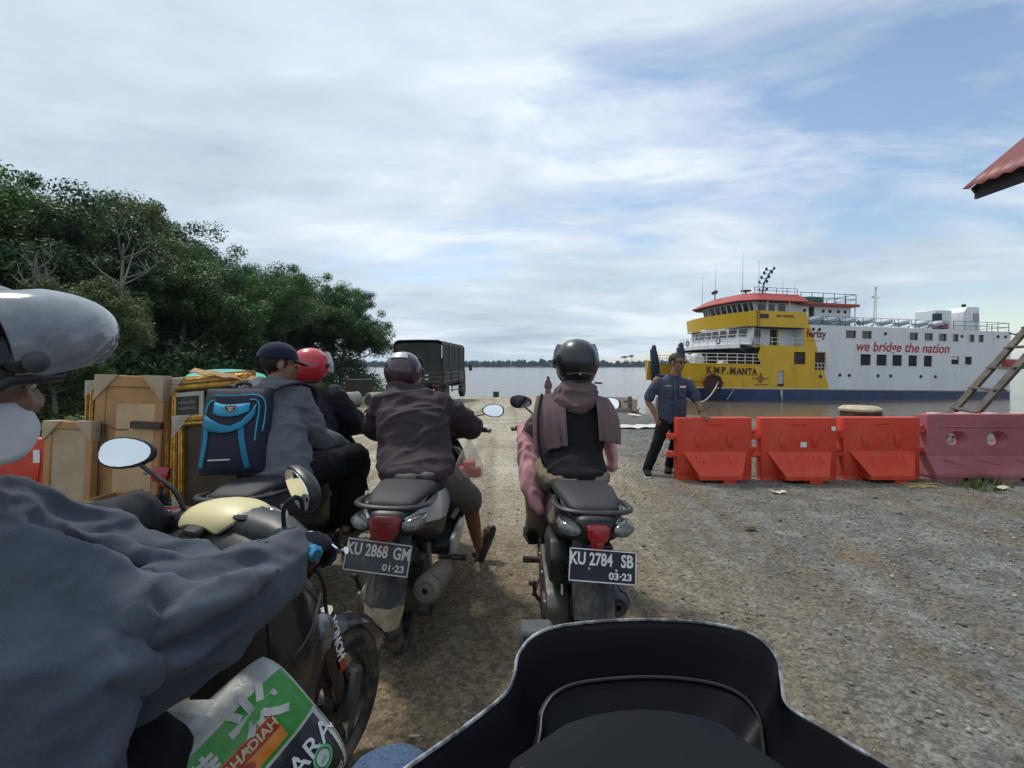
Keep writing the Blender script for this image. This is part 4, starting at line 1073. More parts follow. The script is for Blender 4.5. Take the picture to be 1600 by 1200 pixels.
# ------------------------------------------------------------------ scooters (origin at the rear tyre's contact, +Y forward)
def sup(c, hw, hh, n=20, e=2.6, ax=(1, 0, 0), up=(0, 0, 1), flat_top=None):
    """superellipse ring"""
    c = Vector(c); ax = Vector(ax); up = Vector(up); r = []
    for k in range(n):
        t = 2 * math.pi * k / n; x = math.copysign(abs(math.cos(t)) ** (2 / e), math.cos(t)); y = math.copysign(abs(math.sin(t)) ** (2 / e), math.sin(t))
        r.append(c + ax * (x * hw) + up * (y * hh))
    return r

def wheel(name, parent, y, r=0.255, w=0.088, spokes=5, z=None, x=0.0):
    z = r if z is None else z
    ri = r - 0.072
    b = MB(); b.lathe([(-0.028, ri), (-0.032, ri - 0.016), (0.032, ri - 0.016), (0.028, ri), (0.02, ri + 0.004), (-0.02, ri + 0.004)], (x, y, z), (1, 0, 0), 32, closed=True)
    b.lathe([(-0.055, 0.03), (-0.05, 0.045), (0.05, 0.045), (0.055, 0.03)], (x, y, z), (1, 0, 0), 16)
    for k in range(spokes):
        a = 2 * math.pi * k / spokes + 0.3
        for da in (-0.09, 0.09):
            p0 = Vector((x, y + math.cos(a) * 0.035, z + math.sin(a) * 0.035)); p1 = Vector((x, y + math.cos(a + da * 2.2) * (ri - 0.01), z + math.sin(a + da * 2.2) * (ri - 0.01)))
            b.bar(p0, p1, 0.022, 0.016, up=Vector((1, 0, 0)))
    wh = b.build(name, 'rim', parent)
    t = MB()
    prof = []
    for k in range(14):
        a = 2 * math.pi * k / 14; prof.append((math.cos(a) * w / 2 * (1.0 if math.sin(a) < 0.3 else 0.96), r - 0.041 + math.sin(a) * 0.041))
    t.lathe(prof, (x, y, z), (1, 0, 0), 44, closed=True)
    t.build('tyre', 'rubber', wh, 50)
    b = MB(); b.lathe([(0.052, 0.05), (0.056, 0.095), (0.058, 0.095), (0.058, 0.05)], (x, y, z), (-1, 0, 0), 20); b.build('brake_disc', 'steel', wh)
    return wh

def mirror(parent, base, head, tilt=(0, 0, 0), size=(0.072, 0.045), glass='mirror', point=1, housing='mirror_housing'):
    base, head = Vector(base), Vector(head)
    b = MB(); b.tube([base, base.lerp(head, 0.15) + Vector((0, -0.01, 0.05)), base.lerp(head, 0.75) + Vector((0, 0, 0.01)), head + Vector((0, 0.02, -0.005))], 0.0062, 6, smooth=4)
    st = b.build('mirror_stem', 'black_plastic', parent)
    T = Matrix.Translation(head) @ Euler(tilt).to_matrix().to_4x4()
    w, h = size; out = []
    for k in range(20):
        t = 2 * math.pi * k / 20; c, s = math.cos(t), math.sin(t)
        x = math.copysign(abs(c) ** 0.8, c) * w * (1.1 if c * point > 0 else 0.95); y = math.copysign(abs(s) ** 0.8, s) * h * (1.0 - 0.25 * max(0, c * point))
        out.append((x, y))
    rings = [[T @ Vector((x * k, yy, z * k)) for x, z in out] for k, yy in ((0.90, -0.012), (1.0, -0.010), (1.04, -0.002), (0.98, 0.012), (0.7, 0.026), (0.2, 0.034))]
    b = MB(); b.loft(rings); hd = b.build('mirror_head', housing, parent)
    b = MB(); b.loft([[T @ Vector((x * 0.91, yy, z * 0.91)) for x, z in out] for yy in (-0.0142, -0.011)]); b.build('glass', glass, hd, 20)
    return hd

def scooter(root, o):
    """o: options"""
    g = lambda k, d=None: o.get(k, d)
    body, panel = g('body', 'black_plastic'), g('panel', 'black_paint')
    wheel('rear_wheel', root, 0.0)
    fy = g('front_y', 1.26)
    wheel('front_wheel', root, fy)
    # ---- rear mudguard board
    mw = g('mud_w', 0.088); rows = []
    for z, y, w in ((0.70, -0.25, 0.075), (0.60, -0.325, mw), (0.48, -0.375, mw * 1.02), (0.38, -0.41, mw * 0.97), (0.315, -0.43, mw * 0.80)):
        rows.append([Vector((w * f, y + (0.045 * abs(f) ** 3) + (0.006 if abs(f) < 0.5 else 0), z)) for f in (-1, -0.92, -0.5, -0.45, 0, 0.45, 0.5, 0.92, 1)])
    b = MB(); b.sheet(rows, 0.006); b.build('rear_mudguard', g('mud_mat', 'dusty_plastic'), root, 30)
    if g('mud_tip'):
        tip = [[v + Vector((0, -0.004, 0)) for v in r] for r in (
            [rows[3][k].lerp(rows[4][k], -0.25 + 0.28 * noise.noise((k * 1.7, 3, 0))) for k in range(9)], rows[4])]
        b = MB(); b.sheet([tip[0], [p.lerp(q, 0.5) for p, q in zip(*tip)], tip[1]], 0.002); b.build('dried_mud', 'mud', root)
    # inner hugger over the tyre
    b = MB(); rows = []
    for k in range(9):
        a = R(20 + k * 17); rows.append([Vector((x, -math.cos(a) * 0.285 * 1.0, 0.255 + math.sin(a) * 0.285)) for x in (-0.06, -0.03, 0.03, 0.06)])
    b.sheet(rows, 0.004); b.build('inner_fender', 'dusty_plastic', root)
    # ---- number plate
    pc = Vector(g('plate_c', (0.0, -0.40, 0.595))); roll = g('plate_roll', 0.0); pit = R(14)
    mt = rearface(pc, pit, roll)
    b = MB(); b.box((0, 0, 0), (0.272, 0.128, 0.003), bev=0.001, mt=mt); pl = b.build('number_plate', g('plate_mat', 'plate'), root)
    lw = g('plate_ink', 'plate_white')
    b = MB()
    for c, s in (((0, 0.0605), (0.27, 0.004)), ((0, -0.0605), (0.27, 0.004)), ((0.1335, 0), (0.004, 0.125)), ((-0.1335, 0), (0.004, 0.125))): b.box((*c, 0.003), (*s, 0.003), mt=mt)
    b.build('plate_border', lw, pl)
    t1, t2 = g('plate_text', ('', ''))
    if t1:
        parts = t1.split(' ')
        for tx, x, sz in zip(parts, (-0.102, -0.008, 0.098), (0.74, 0.72, 0.74)):
            lettering(tx, 0.066, mt @ Matrix.Translation((x, 0.022, 0.0035)), lw, pl, bold=0.0018, xs=sz, extrude=0.0008)
        lettering(t2, 0.036, mt @ Matrix.Translation((0.072, -0.036, 0.0035)), lw, pl, bold=0.0012, xs=1.15, extrude=0.0008)
        b = MB()
        for x in (-0.055, 0.055): b.lathe([(0, 0.006), (0.003, 0.005)], mt @ Vector((x, -0.012, 0.002)), mt.to_3x3() @ Vector((0, 0, 1)), 8)
        b.build('plate_bolt', 'steel', pl)
    b = MB(); b.box((pc.x, pc.y + 0.060, pc.z + 0.02), (0.10, 0.05, 0.10), bev=0.008); b.build('plate_bracket', 'black_plastic', root)
    # ---- body
    lf = g('lift', 0.035)
    S = [(-0.385, 0.705, 0.055, 0.030), (-0.36, 0.705, 0.085, 0.052), (-0.28, 0.695, 0.118, 0.072), (-0.10, 0.665, 0.142, 0.100), (0.15, 0.60, 0.150, 0.160), (0.40, 0.55, 0.145, 0.190), (0.56, 0.50, 0.115, 0.190), (0.62, 0.46, 0.09, 0.16)]
    b = MB(); b.loft([sup((0, y, z + lf), w, h, 24, 3.0) for y, z, w, h in S]); b.build('tail_body', body, root, 50)
    for sx in (-1, 1):
        rows = []
        for y, z0, z1, x in ((-0.37, 0.715, 0.735, 0.088), (-0.30, 0.69, 0.742, 0.122), (-0.15, 0.655, 0.748, 0.150), (0.05, 0.60, 0.738, 0.162), (0.25, 0.555, 0.71, 0.163), (0.42, 0.55, 0.66, 0.153), (0.50, 0.56, 0.60, 0.146)):
            rows.append([Vector((sx * (x + 0.010 * math.sin(f * math.pi) - 0.012 * f), y, lf + z0 + (z1 - z0) * f)) for f in (0, 0.25, 0.5, 0.75, 1)])
        b = MB(); b.sheet(rows, 0.006 * sx); b.build('side_panel', panel, root, 60)
    # ---- seat
    S = [(-0.335, 0.765, 0.055, 0.012), (-0.31, 0.768, 0.105, 0.026), (-0.20, 0.775, 0.128, 0.036), (0.0, 0.772, 0.145, 0.040), (0.20, 0.752, 0.150, 0.038), (0.42, 0.738, 0.135, 0.036), (0.58, 0.725, 0.095, 0.030), (0.63, 0.715, 0.06, 0.015)]
    b = MB(); b.loft([sup((0, y, z + lf), w, h, 20, 3.2) for y, z, w, h in S]); st = b.build('seat', 'seat', root, 60)
    b = MB(); b.tube([(-0.13, -0.18, 0.772 + lf), (-0.10, -0.32, 0.772 + lf), (0.10, -0.32, 0.772 + lf), (0.13, -0.18, 0.772 + lf)], 0.005, 5, smooth=4); b.build('seat_piping', g('piping', 'grey_plastic'), st)
    if g('rail', True):
        b = MB(); b.tube([Vector(q) + Vector((0, 0, lf)) for q in ((-0.135, 0.02, 0.735), (-0.158, -0.16, 0.760), (-0.145, -0.32, 0.778), (-0.07, -0.385, 0.782), (0.07, -0.385, 0.782), (0.145, -0.32, 0.778), (0.158, -0.16, 0.760), (0.135, 0.02, 0.735))], 0.0125, 8, flat=(1.3, 0.85), smooth=5); b.build('grab_rail', g('rail_mat', 'black_plastic'), root, 60)
    # ---- lights
    lm = g('lens', 'red_lens'); lw_ = g('light_w', 0.062); lh = g('light_h', 0.045)
    mt = rearface((0, -0.392, g('light_z', 0.70) + lf), R(8))
    b = MB(); b.prism([(-lw_, lh * 0.75), (-lw_ * 0.85, -lh * 0.5), (-lw_ * 0.6, -lh), (lw_ * 0.6, -lh), (lw_ * 0.85, -lh * 0.5), (lw_, lh * 0.75), (lw_ * 0.7, lh), (-lw_ * 0.7, lh)], 0.05, mt, 0.006); tl = b.build('tail_light', lm, root, 30)
    b = MB(); b.box((0, -lh * 0.1, 0.026), (lw_ * 1.6, 0.004, 0.004), mt=mt); b.box((0, lh * 0.45, 0.026), (lw_ * 1.7, 0.003, 0.004), mt=mt); b.build('lens_ridge', lm, tl)
    b = MB(); b.prism([(-lw_ * 0.55, lh * 0.42), (-lw_ * 0.5, -lh * 0.42), (lw_ * 0.5, -lh * 0.42), (lw_ * 0.55, lh * 0.42)], 0.03, mt @ Matrix.Translation((0, -lh * 1.38, -0.012)), 0.005); b.build('lower_lens', lm, tl, 30)
    for sx in (-1, 1):
        b = MB(); b.loft([sup((sx * x, y, z + lf), w, h, 12, 2.2) for x, y, z, w, h in ((0.088, -0.405, 0.705, 0.012, 0.008), (0.10, -0.395, 0.708, 0.035, 0.022), (0.118, -0.36, 0.712, 0.042, 0.028), (0.13, -0.30, 0.715, 0.030, 0.022), (0.14, -0.24, 0.718, 0.008, 0.008))]); b.build('turn_signal', g('signal', 'clear_lens'), root, 60)
    # ---- engine on the left, with fins and air box
    cv = [(-0.14, 0.19), (-0.10, 0.15), (0.0, 0.14), (0.15, 0.17), (0.42, 0.19), (0.52, 0.24), (0.52, 0.33), (0.44, 0.38), (0.2, 0.37), (0.05, 0.36), (-0.08, 0.345), (-0.14, 0.29)]
    mt = basis((-0.125, 0, 0), (0, 1, 0), (0, 0, 1), (1, 0, 0))
    b = MB(); b.prism(cv, 0.11, mt, 0.02); en = b.build('engine_case', 'engine', root, 30)
    b = MB()
    for k in range(6): b.bar((-0.185, 0.0 + 0.03 * k, 0.17), (-0.185, 0.06 + 0.03 * k, 0.34), 0.01, 0.012)
    b.build('case_rib', 'engine', en)
    b = MB(); b.lathe([(0, 0.07), (0.012, 0.07), (0.018, 0.04)], (-0.18, -0.04, 0.25), (-1, 0, 0), 16); b.build('clutch_cover', 'engine', en)
    for y, z in ((-0.12, 0.17), (-0.12, 0.32), (0.1, 0.15), (0.1, 0.36), (0.3, 0.18), (0.3, 0.375), (0.5, 0.25)):
        b = MB(); b.lathe([(0, 0.009), (0.01, 0.008)], (-0.182, y, z), (-1, 0, 0), 6); b.build('case_bolt', 'steel', en)
    b = MB(); b.box((-0.04, 0.30, 0.30), (0.20, 0.30, 0.20), bev=0.03)
    b.lathe([(-0.09, 0.055), (0.09, 0.055)], (-0.02, -0.03, 0.255), (1, 0, 0), 14); b.build('engine_block', 'engine', root, 30)
    b = MB(); b.prism([(-0.13, 0.0), (0.20, 0.0), (0.22, 0.10), (0.12, 0.19), (-0.08, 0.19), (-0.15, 0.12)], 0.085, basis((-0.125, 0.02, 0.395), (0, 1, 0), (0, 0, 1), (1, 0, 0)), 0.018); ab = b.build('air_box', 'black_plastic', root, 30)
    for k in range(6): b = MB(); b.box((-0.072, -0.142, 0.42 + k * 0.028), (0.03, 0.02, 0.006)); b.build('intake_fin', 'grey_plastic', ab)
    b = MB()                                    # shock absorber
    top, bot = Vector((-0.085, 0.05, 0.60)), Vector((-0.10, -0.09, 0.31)); ax = (bot - top)
    x_, y_, z_ = frame_of(ax); hel = []
    for k in range(7 * 10 + 1): a = 2 * math.pi * k / 10; hel.append(top + ax * (0.15 + 0.7 * k / 70) + (x_ * math.cos(a) + y_ * math.sin(a)) * 0.026)
    b.tube(hel, 0.0055, 5); sp = b.build('shock_spring', 'dark_metal', root)
    b = MB(); b.tube([top, bot], 0.012, 8); b.build('damper', 'steel', sp)
    b = MB(); b.tube([(0.05, 0.0, 0.255), (0.10, 0.0, 0.255), (0.12, 0.2, 0.30)], 0.022, 8); b.build('swing_arm', 'engine', root)
    # ---- exhaust on the right
    m0, m1 = Vector((0.165, 0.22, 0.30)), Vector(g('muffler_end', (0.155, -0.20, 0.365))); ax = m1 - m0; L = ax.length; rr = g('muffler_r', 0.056)
    b = MB(); b.lathe([(0, 0.022), (0.03, rr * 0.8), (0.06, rr), (L - 0.06, rr * 1.05), (L - 0.015, rr * 0.96), (L, rr * 0.72), (L - 0.004, rr * 0.45), (L + 0.012, rr * 0.42), (L + 0.012, rr * 0.25), (L - 0.04, rr * 0.22)], m0, ax, 24); mf = b.build('muffler', g('muffler', 'muffler'), root, 40)
    b = MB(); b.tube([m0, m0 + Vector((-0.03, 0.12, -0.07)), (0.04, 0.46, 0.22)], 0.016, 8, smooth=4); b.build('exhaust_pipe', 'dark_metal', mf)
    b = MB()
    nrm = ax.normalized(); s_, u_, _ = frame_of(ax)
    rows = []
    for k in range(6):
        a = R(-75 + 30 * k); rows.append([m0 + nrm * (L * f) + (Vector((1, 0, 0)) * math.cos(a) + Vector((0, 0, 1)) * math.sin(a)) * (rr * 1.14) for f in (0.18, 0.5, 0.88)])
    b.sheet(rows, 0.004); b.build('heat_shield', g('shield', 'black_plastic'), mf)
    b = MB(); b.bar(m0.lerp(m1, 0.45) + Vector((-0.02, 0, 0.04)), (0.10, 0.08, 0.50), 0.035, 0.008, up=Vector((1, 0, 0))); b.build('muffler_bracket', g('muffler', 'muffler'), mf)
    # ---- middle: foot board, pegs, stands
    b = MB(); b.box((0, 0.78, 0.275), (0.30, 0.44, 0.075), bev=0.02); b.box((0, 0.68, 0.36), (0.10, 0.25, 0.16), bev=0.04); b.build('foot_board', 'black_plastic', root)
    for sx in (-1, 1):
        b = MB(); b.box((sx * 0.165, 0.78, 0.30), (0.035, 0.50, 0.12), bev=0.012); b.build('floor_trim', panel, root)
        b = MB(); b.tube([(sx * 0.12, 0.36, 0.315), (sx * 0.19, 0.36, 0.315)], 0.014, 8); b.tube([(sx * 0.19, 0.36, 0.315), (sx * 0.275, 0.35, 0.318)], 0.019, 8); b.build('foot_peg', 'rubber', root)
    b = MB(); b.tube([(-0.08, 0.36, 0.20), (-0.12, 0.18, 0.075), (-0.17, 0.12, 0.07)], 0.012, 6); b.tube([(0.08, 0.36, 0.20), (0.11, 0.18, 0.075)], 0.012, 6); b.tube([(-0.12, 0.18, 0.075), (0.11, 0.18, 0.075)], 0.01, 6); b.build('centre_stand', 'dark_metal', root)
    b = MB(); b.tube([(-0.13, 0.55, 0.20), (-0.19, 0.40, 0.16), (-0.215, 0.30, 0.145)], 0.010, 6); b.build('side_stand', 'dark_metal', root)
    b = MB(); b.tube([(-0.19, 0.02, 0.24), (-0.225, -0.02, 0.30), (-0.235, -0.04, 0.36)], 0.009, 6); b.box((-0.24, -0.04, 0.365), (0.04, 0.02, 0.02), bev=0.005); b.build('kick_starter', 'dark_metal', root)
    # ---- front: leg shield, cowl, fork, fender
    rows = []
    for z, y, w in ((0.28, 0.99, 0.15), (0.42, 1.03, 0.185), (0.58, 1.04, 0.20), (0.72, 1.01, 0.185), (0.84, 0.975, 0.155), (0.90, 0.96, 0.12)):
        rows.append([Vector((w * f, y - 0.07 * abs(f) ** 2.2, z)) for f in (-1, -0.7, -0.35, 0, 0.35, 0.7, 1)])
    if g('shield_on', True): b = MB(); b.sheet(rows, -0.02); b.build('leg_shield', g('shield_in', body), root, 60)
    rows = []
    for z, y, w in ((0.34, 1.10, 0.12), (0.46, 1.15, 0.19), (0.60, 1.15, 0.215), (0.74, 1.09, 0.20), (0.86, 1.01, 0.16)):
        rows.append([Vector((w * f, y - 0.16 * abs(f) ** 2.0, z)) for f in (-1, -0.7, -0.35, 0, 0.35, 0.7, 1)])
    if g('shield_on', True): b = MB(); b.sheet(rows, 0.012); b.build('front_cowl', g('front', panel), root, 60)
    for sx in (-1, 1):
        b = MB(); b.tube([(sx * 0.072, fy - 0.005, 0.255), (sx * 0.07, fy - 0.13, 0.56), (sx * 0.05, fy - 0.19, 0.68)], [0.02, 0.022, 0.02], 8); b.build('fork_leg', 'dark_metal', root)
        b = MB(); b.ell((sx * 0.16, 1.10, 0.64), (0.035, 0.05, 0.06)); b.build('front_signal', 'clear_lens', root)
    rows = []
    for k in range(10):
        a = R(22 + k * 15); rows.append([Vector((x, fy + math.cos(a) * (0.292 - 0.018 * abs(x) / 0.06), 0.258 + math.sin(a) * (0.292 - 0.03 * (abs(x) / 0.06) ** 2))) for x in (-0.062, -0.045, -0.02, 0.02, 0.045, 0.062)])
    b = MB(); b.sheet(rows, 0.005); b.build('front_fender', g('fender', panel), root, 60)
    # ---- steering: handlebar turns with its own pivot at hy
    hy = g('bar_y', 0.93)
    if g('bars', True):
        cw = g('cover_w', 0.17)
        b = MB(); b.loft([sup((x, hy + 0.05 - 0.03 * (x / cw) ** 2, 0.955 + 0.01 * (1 - abs(x) / cw)), 0.055 * k + 0.012, 0.05 * k + 0.012, 16, 2.6, (0, 1, 0), (0, 0, 1)) for x, k in ((-cw - 0.03, 0.15), (-cw, 0.55), (-cw * 0.6, 0.95), (0, 1.1), (cw * 0.6, 0.95), (cw, 0.55), (cw + 0.03, 0.15))]); b.build('handlebar_cover', g('cover', body), root, 60)
        b = MB(); b.box((0, hy + 0.03, 1.008), (0.15, 0.085, 0.02), (R(-14), 0, 0), bev=0.012); b.build('instrument_panel', 'black_gloss', root)
        b = MB(); b.ell((0, hy + 0.125, 0.955), (0.09, 0.04, 0.055)); b.build('headlight', 'clear_lens', root)
        for sx in (-1, 1):
            p0, p1, p2 = Vector((sx * 0.15, hy + 0.03, 0.965)), Vector((sx * 0.215, hy - 0.005, 0.985)), Vector((sx * 0.335, hy - 0.045, 0.985))
            b = MB(); b.tube([p0, p1, p2], 0.011, 8); hb = b.build('handlebar', 'dark_metal', root)
            d = (p2 - p1).normalized()
            b = MB(); b.tube([p1, p1 + d * 0.008, p1 + d * 0.012, p2 - d * 0.002], [0.024, 0.024, 0.0165, 0.0165], 12)
            for k in range(8): q = p1 + d * (0.02 + k * 0.012); b.tube([q, q + d * 0.005], 0.0182, 12)
            b.build('grip', g('grip', 'rubber'), hb)
            b = MB(); b.lathe([(0, 0.013), (0.004, 0.018), (0.022, 0.018), (0.028, 0.011)], p2, d, 14); b.build('bar_end', g('bar_end', 'steel'), hb)
            lo_ = g('lever_out', 0.0); b = MB(); q = p1 + Vector((0, 0.03, 0)); b.tube([q, q + Vector((sx * 0.04, 0.035, -0.005)), p2 + Vector((sx * (-0.01 + lo_ * 0.7), 0.05, -0.005 - lo_ * 0.1)), p2 + Vector((sx * (0.004 + lo_), 0.045, -0.005))], [0.007, 0.006, 0.005, 0.009], 6, smooth=4); b.build('brake_lever', g('lever', 'steel'), hb)
            b = MB(); b.box(p1 + Vector((-sx * 0.015, 0.015, 0)), (0.045, 0.05, 0.045), bev=0.01); b.build('switch_box', 'black_plastic', hb)
        for sx, hd in zip((-1, 1), g('mirrors', ((-0.305, hy - 0.02, 1.165), (0.305, hy - 0.02, 1.165)))):
            if hd: mirror(root, (sx * 0.185, hy + 0.02, 0.99), hd, g('mirror_tilt', (R(-6), 0, 0)) if sx < 0 else g('mirror_tilt_r', (R(-6), 0, 0)), glass=g('glass_l' if sx < 0 else 'glass_r', 'mirror'), point=-sx)
    return root

DEG = math.radians
B3 = scooter(empty('scooter', (0.33, 2.32, 0), 0.0, label='black scooter with number plate KU 2784 SB ridden by the woman in the black helmet', cat='scooter', group='scooters in the queue'),
             dict(plate_text=('KU 2784 SB', '03·23'), plate_roll=R(3.0), plate_c=(0.02, -0.41, 0.610), lens='red_lens', light_w=0.048, light_h=0.034, muffler='grey_plastic', muffler_end=(0.155, -0.12, 0.30), mirror_tilt=(R(9), 0, R(-14))))
B3.rotation_euler = (0, R(1.5), 0)
B2 = scooter(empty('scooter', (-0.555, 2.39, 0), R(-1.0), label='dusty white scooter with number plate KU 2868 GM ridden in the maroon jacket', cat='scooter', group='scooters in the queue'),
             dict(panel='white_paint', plate_text=('KU 2868 GM', '01·23'), plate_mat='plate_dusty', plate_ink='plate_grey', plate_roll=R(5.0), plate_c=(-0.02, -0.415, 0.618), lens='dull_red_lens', light_w=0.068, light_h=0.046, light_z=0.70,
                  mud_tip=True, muffler_end=(0.150, -0.24, 0.40), muffler_r=0.062, shield='muffler', mirrors=((-0.31, 0.91, 1.15), (0.375, 0.90, 1.12)), mirror_tilt_r=(R(-9), 0, 0)))
B2.rotation_euler = (0, R(2.0), R(-1))
B1 = scooter(empty('scooter', (-1.30, 2.50, 0), R(-1.0), label='black scooter with bright red tail light carrying two riders', cat='scooter', group='scooters in the queue'),
             dict(panel='grey_plastic', lens='red_lens', light_w=0.06, light_h=0.05, light_z=0.73, front='white_paint'))
m = mat('grip_blue', (0.02, 0.16, 0.30), 0.35, 0.3)
B0 = scooter(empty('scooter', (-1.10, 0.40, 0), R(-21), label='near black scooter with a cream instrument cover and blue bar ends', cat='scooter', group='scooters in the queue'),
             dict(cover='black_plastic', cover_w=0.24, bar_end=mat('blue_alloy', (0.08, 0.30, 0.50), 0.25, 0.9), grip=m, fender='black_paint', front='black_paint', front_y=1.31, lever='chrome', lever_out=0.06,
                  mirrors=((-0.375, 0.905, 1.165), (0.235, 0.96, 1.105)), mirror_tilt=(R(-16), R(2), R(30)), mirror_tilt_r=(R(6), R(28), R(-18)), glass_r='mirror'))

def near_bike_extras():
    hy = 0.93
    rows = []
    for y, z, w in ((hy - 0.055, 1.000, 0.070), (hy - 0.03, 1.030, 0.10), (hy + 0.03, 1.046, 0.115), (hy + 0.10, 1.040, 0.10), (hy + 0.15, 1.015, 0.06)):
        rows.append([Vector((w * f - 0.05, y, z - 0.020 * abs(f) ** 2.5)) for f in (-1, -0.75, -0.4, 0, 0.4, 0.75, 1)])
    b = MB(); b.sheet(rows, -0.02); b.build('cream_cover', 'cream', B0, 60, 1)
    b = MB(); b.box((-0.04, hy - 0.060, 0.990), (0.055, 0.03, 0.02), (R(30), 0, 0), bev=0.006); b.build('ignition_plate', 'black_plastic', B0)
    # big instrument hood round the cover
    rows = []
    for y, z, w in ((hy - 0.085, 0.90, 0.15), (hy - 0.075, 0.945, 0.18), (hy - 0.045, 0.985, 0.20), (hy + 0.02, 1.008, 0.225), (hy + 0.10, 1.000, 0.20), (hy + 0.17, 0.965, 0.13), (hy + 0.20, 0.93, 0.08)):
        rows.append([Vector((w * f, y - 0.03 * abs(f) ** 2, z - 0.055 * abs(f) ** 2.2)) for f in (-1, -0.8, -0.5, 0, 0.5, 0.8, 1)])
    b = MB(); b.sheet(rows, -0.03); b.build('instrument_hood', 'black_plastic', B0, 60, 1)
    b = MB(); b.tube([(0.07, hy + 0.12, 1.018), (0.15, hy + 0.06, 1.01), (0.20, hy - 0.02, 0.985), (0.235, hy - 0.05, 0.965)], 0.006, 6, smooth=4); b.build('hood_edge', 'grey_plastic', B0)
    # lettering down the fork cover
    b = MB(); b.tube([(0.085, 1.19, 0.64), (0.082, 1.25, 0.44), (0.08, 1.31, 0.25)], [0.034, 0.03, 0.027], 10, flat=(0.8, 1.2)); fk = b.build('fork_cover', 'black_paint', B0)
    mt = basis((0.116, 1.215, 0.575), (0, -0.27, 0.96), (0, 0.96, 0.27), (-1, 0, 0)) @ Matrix.Rotation(math.pi, 4, 'X')
    lettering('HONDA', 0.042, basis((0.118, 1.222, 0.555), Vector((0, -0.28, 0.96)), Vector((0, -0.96, -0.28)), (1, 0, 0)), 'plate_white', fk, bold=0.001, extrude=0.0006)
    b = MB(); b.prism([(-0.02, -0.012), (0.02, -0.012), (0.02, 0.012), (-0.02, 0.012)], 0.002, basis((0.114, 1.25, 0.455), Vector((0, -0.28, 0.96)), Vector((0, -0.96, -0.28)), (1, 0, 0))); b.build('fork_sticker', 'red_lens', fk)
    b = MB(); b.box((0.10, 1.30, 0.33), (0.05, 0.06, 0.16), (R(-15), 0, 0), bev=0.012); b.build('brake_caliper', 'engine', B0)
    b = MB(); b.tube([(0.20, 0.99, 0.93), (0.17, 1.1, 0.80), (0.10, 1.2, 0.62), (0.11, 1.29, 0.36)], 0.006, 6, smooth=6); b.build('brake_hose', 'black_plastic', B0)
    # deep side fairing
    rows = []
    for z, y0, y1, x in ((0.30, 0.92, 1.08, 0.15), (0.45, 0.90, 1.13, 0.19), (0.62, 0.88, 1.14, 0.21), (0.78, 0.88, 1.09, 0.20), (0.90, 0.90, 1.02, 0.17)):
        rows.append([Vector((x + 0.015 * math.sin(f * math.pi) - 0.07 * f ** 2, y0 + (y1 - y0) * f, z)) for f in (0, 0.25, 0.5, 0.75, 1)])
    b = MB(); b.sheet(rows, 0.01); b.build('side_fairing', 'black_paint', B0, 60)
    b = MB(); b.tube([(0.217, 0.90, 0.66), (0.214, 1.0, 0.70), (0.165, 1.10, 0.76)], 0.004, 5, smooth=4); b.build('fairing_line', 'grey_plastic', B0)
near_bike_extras()

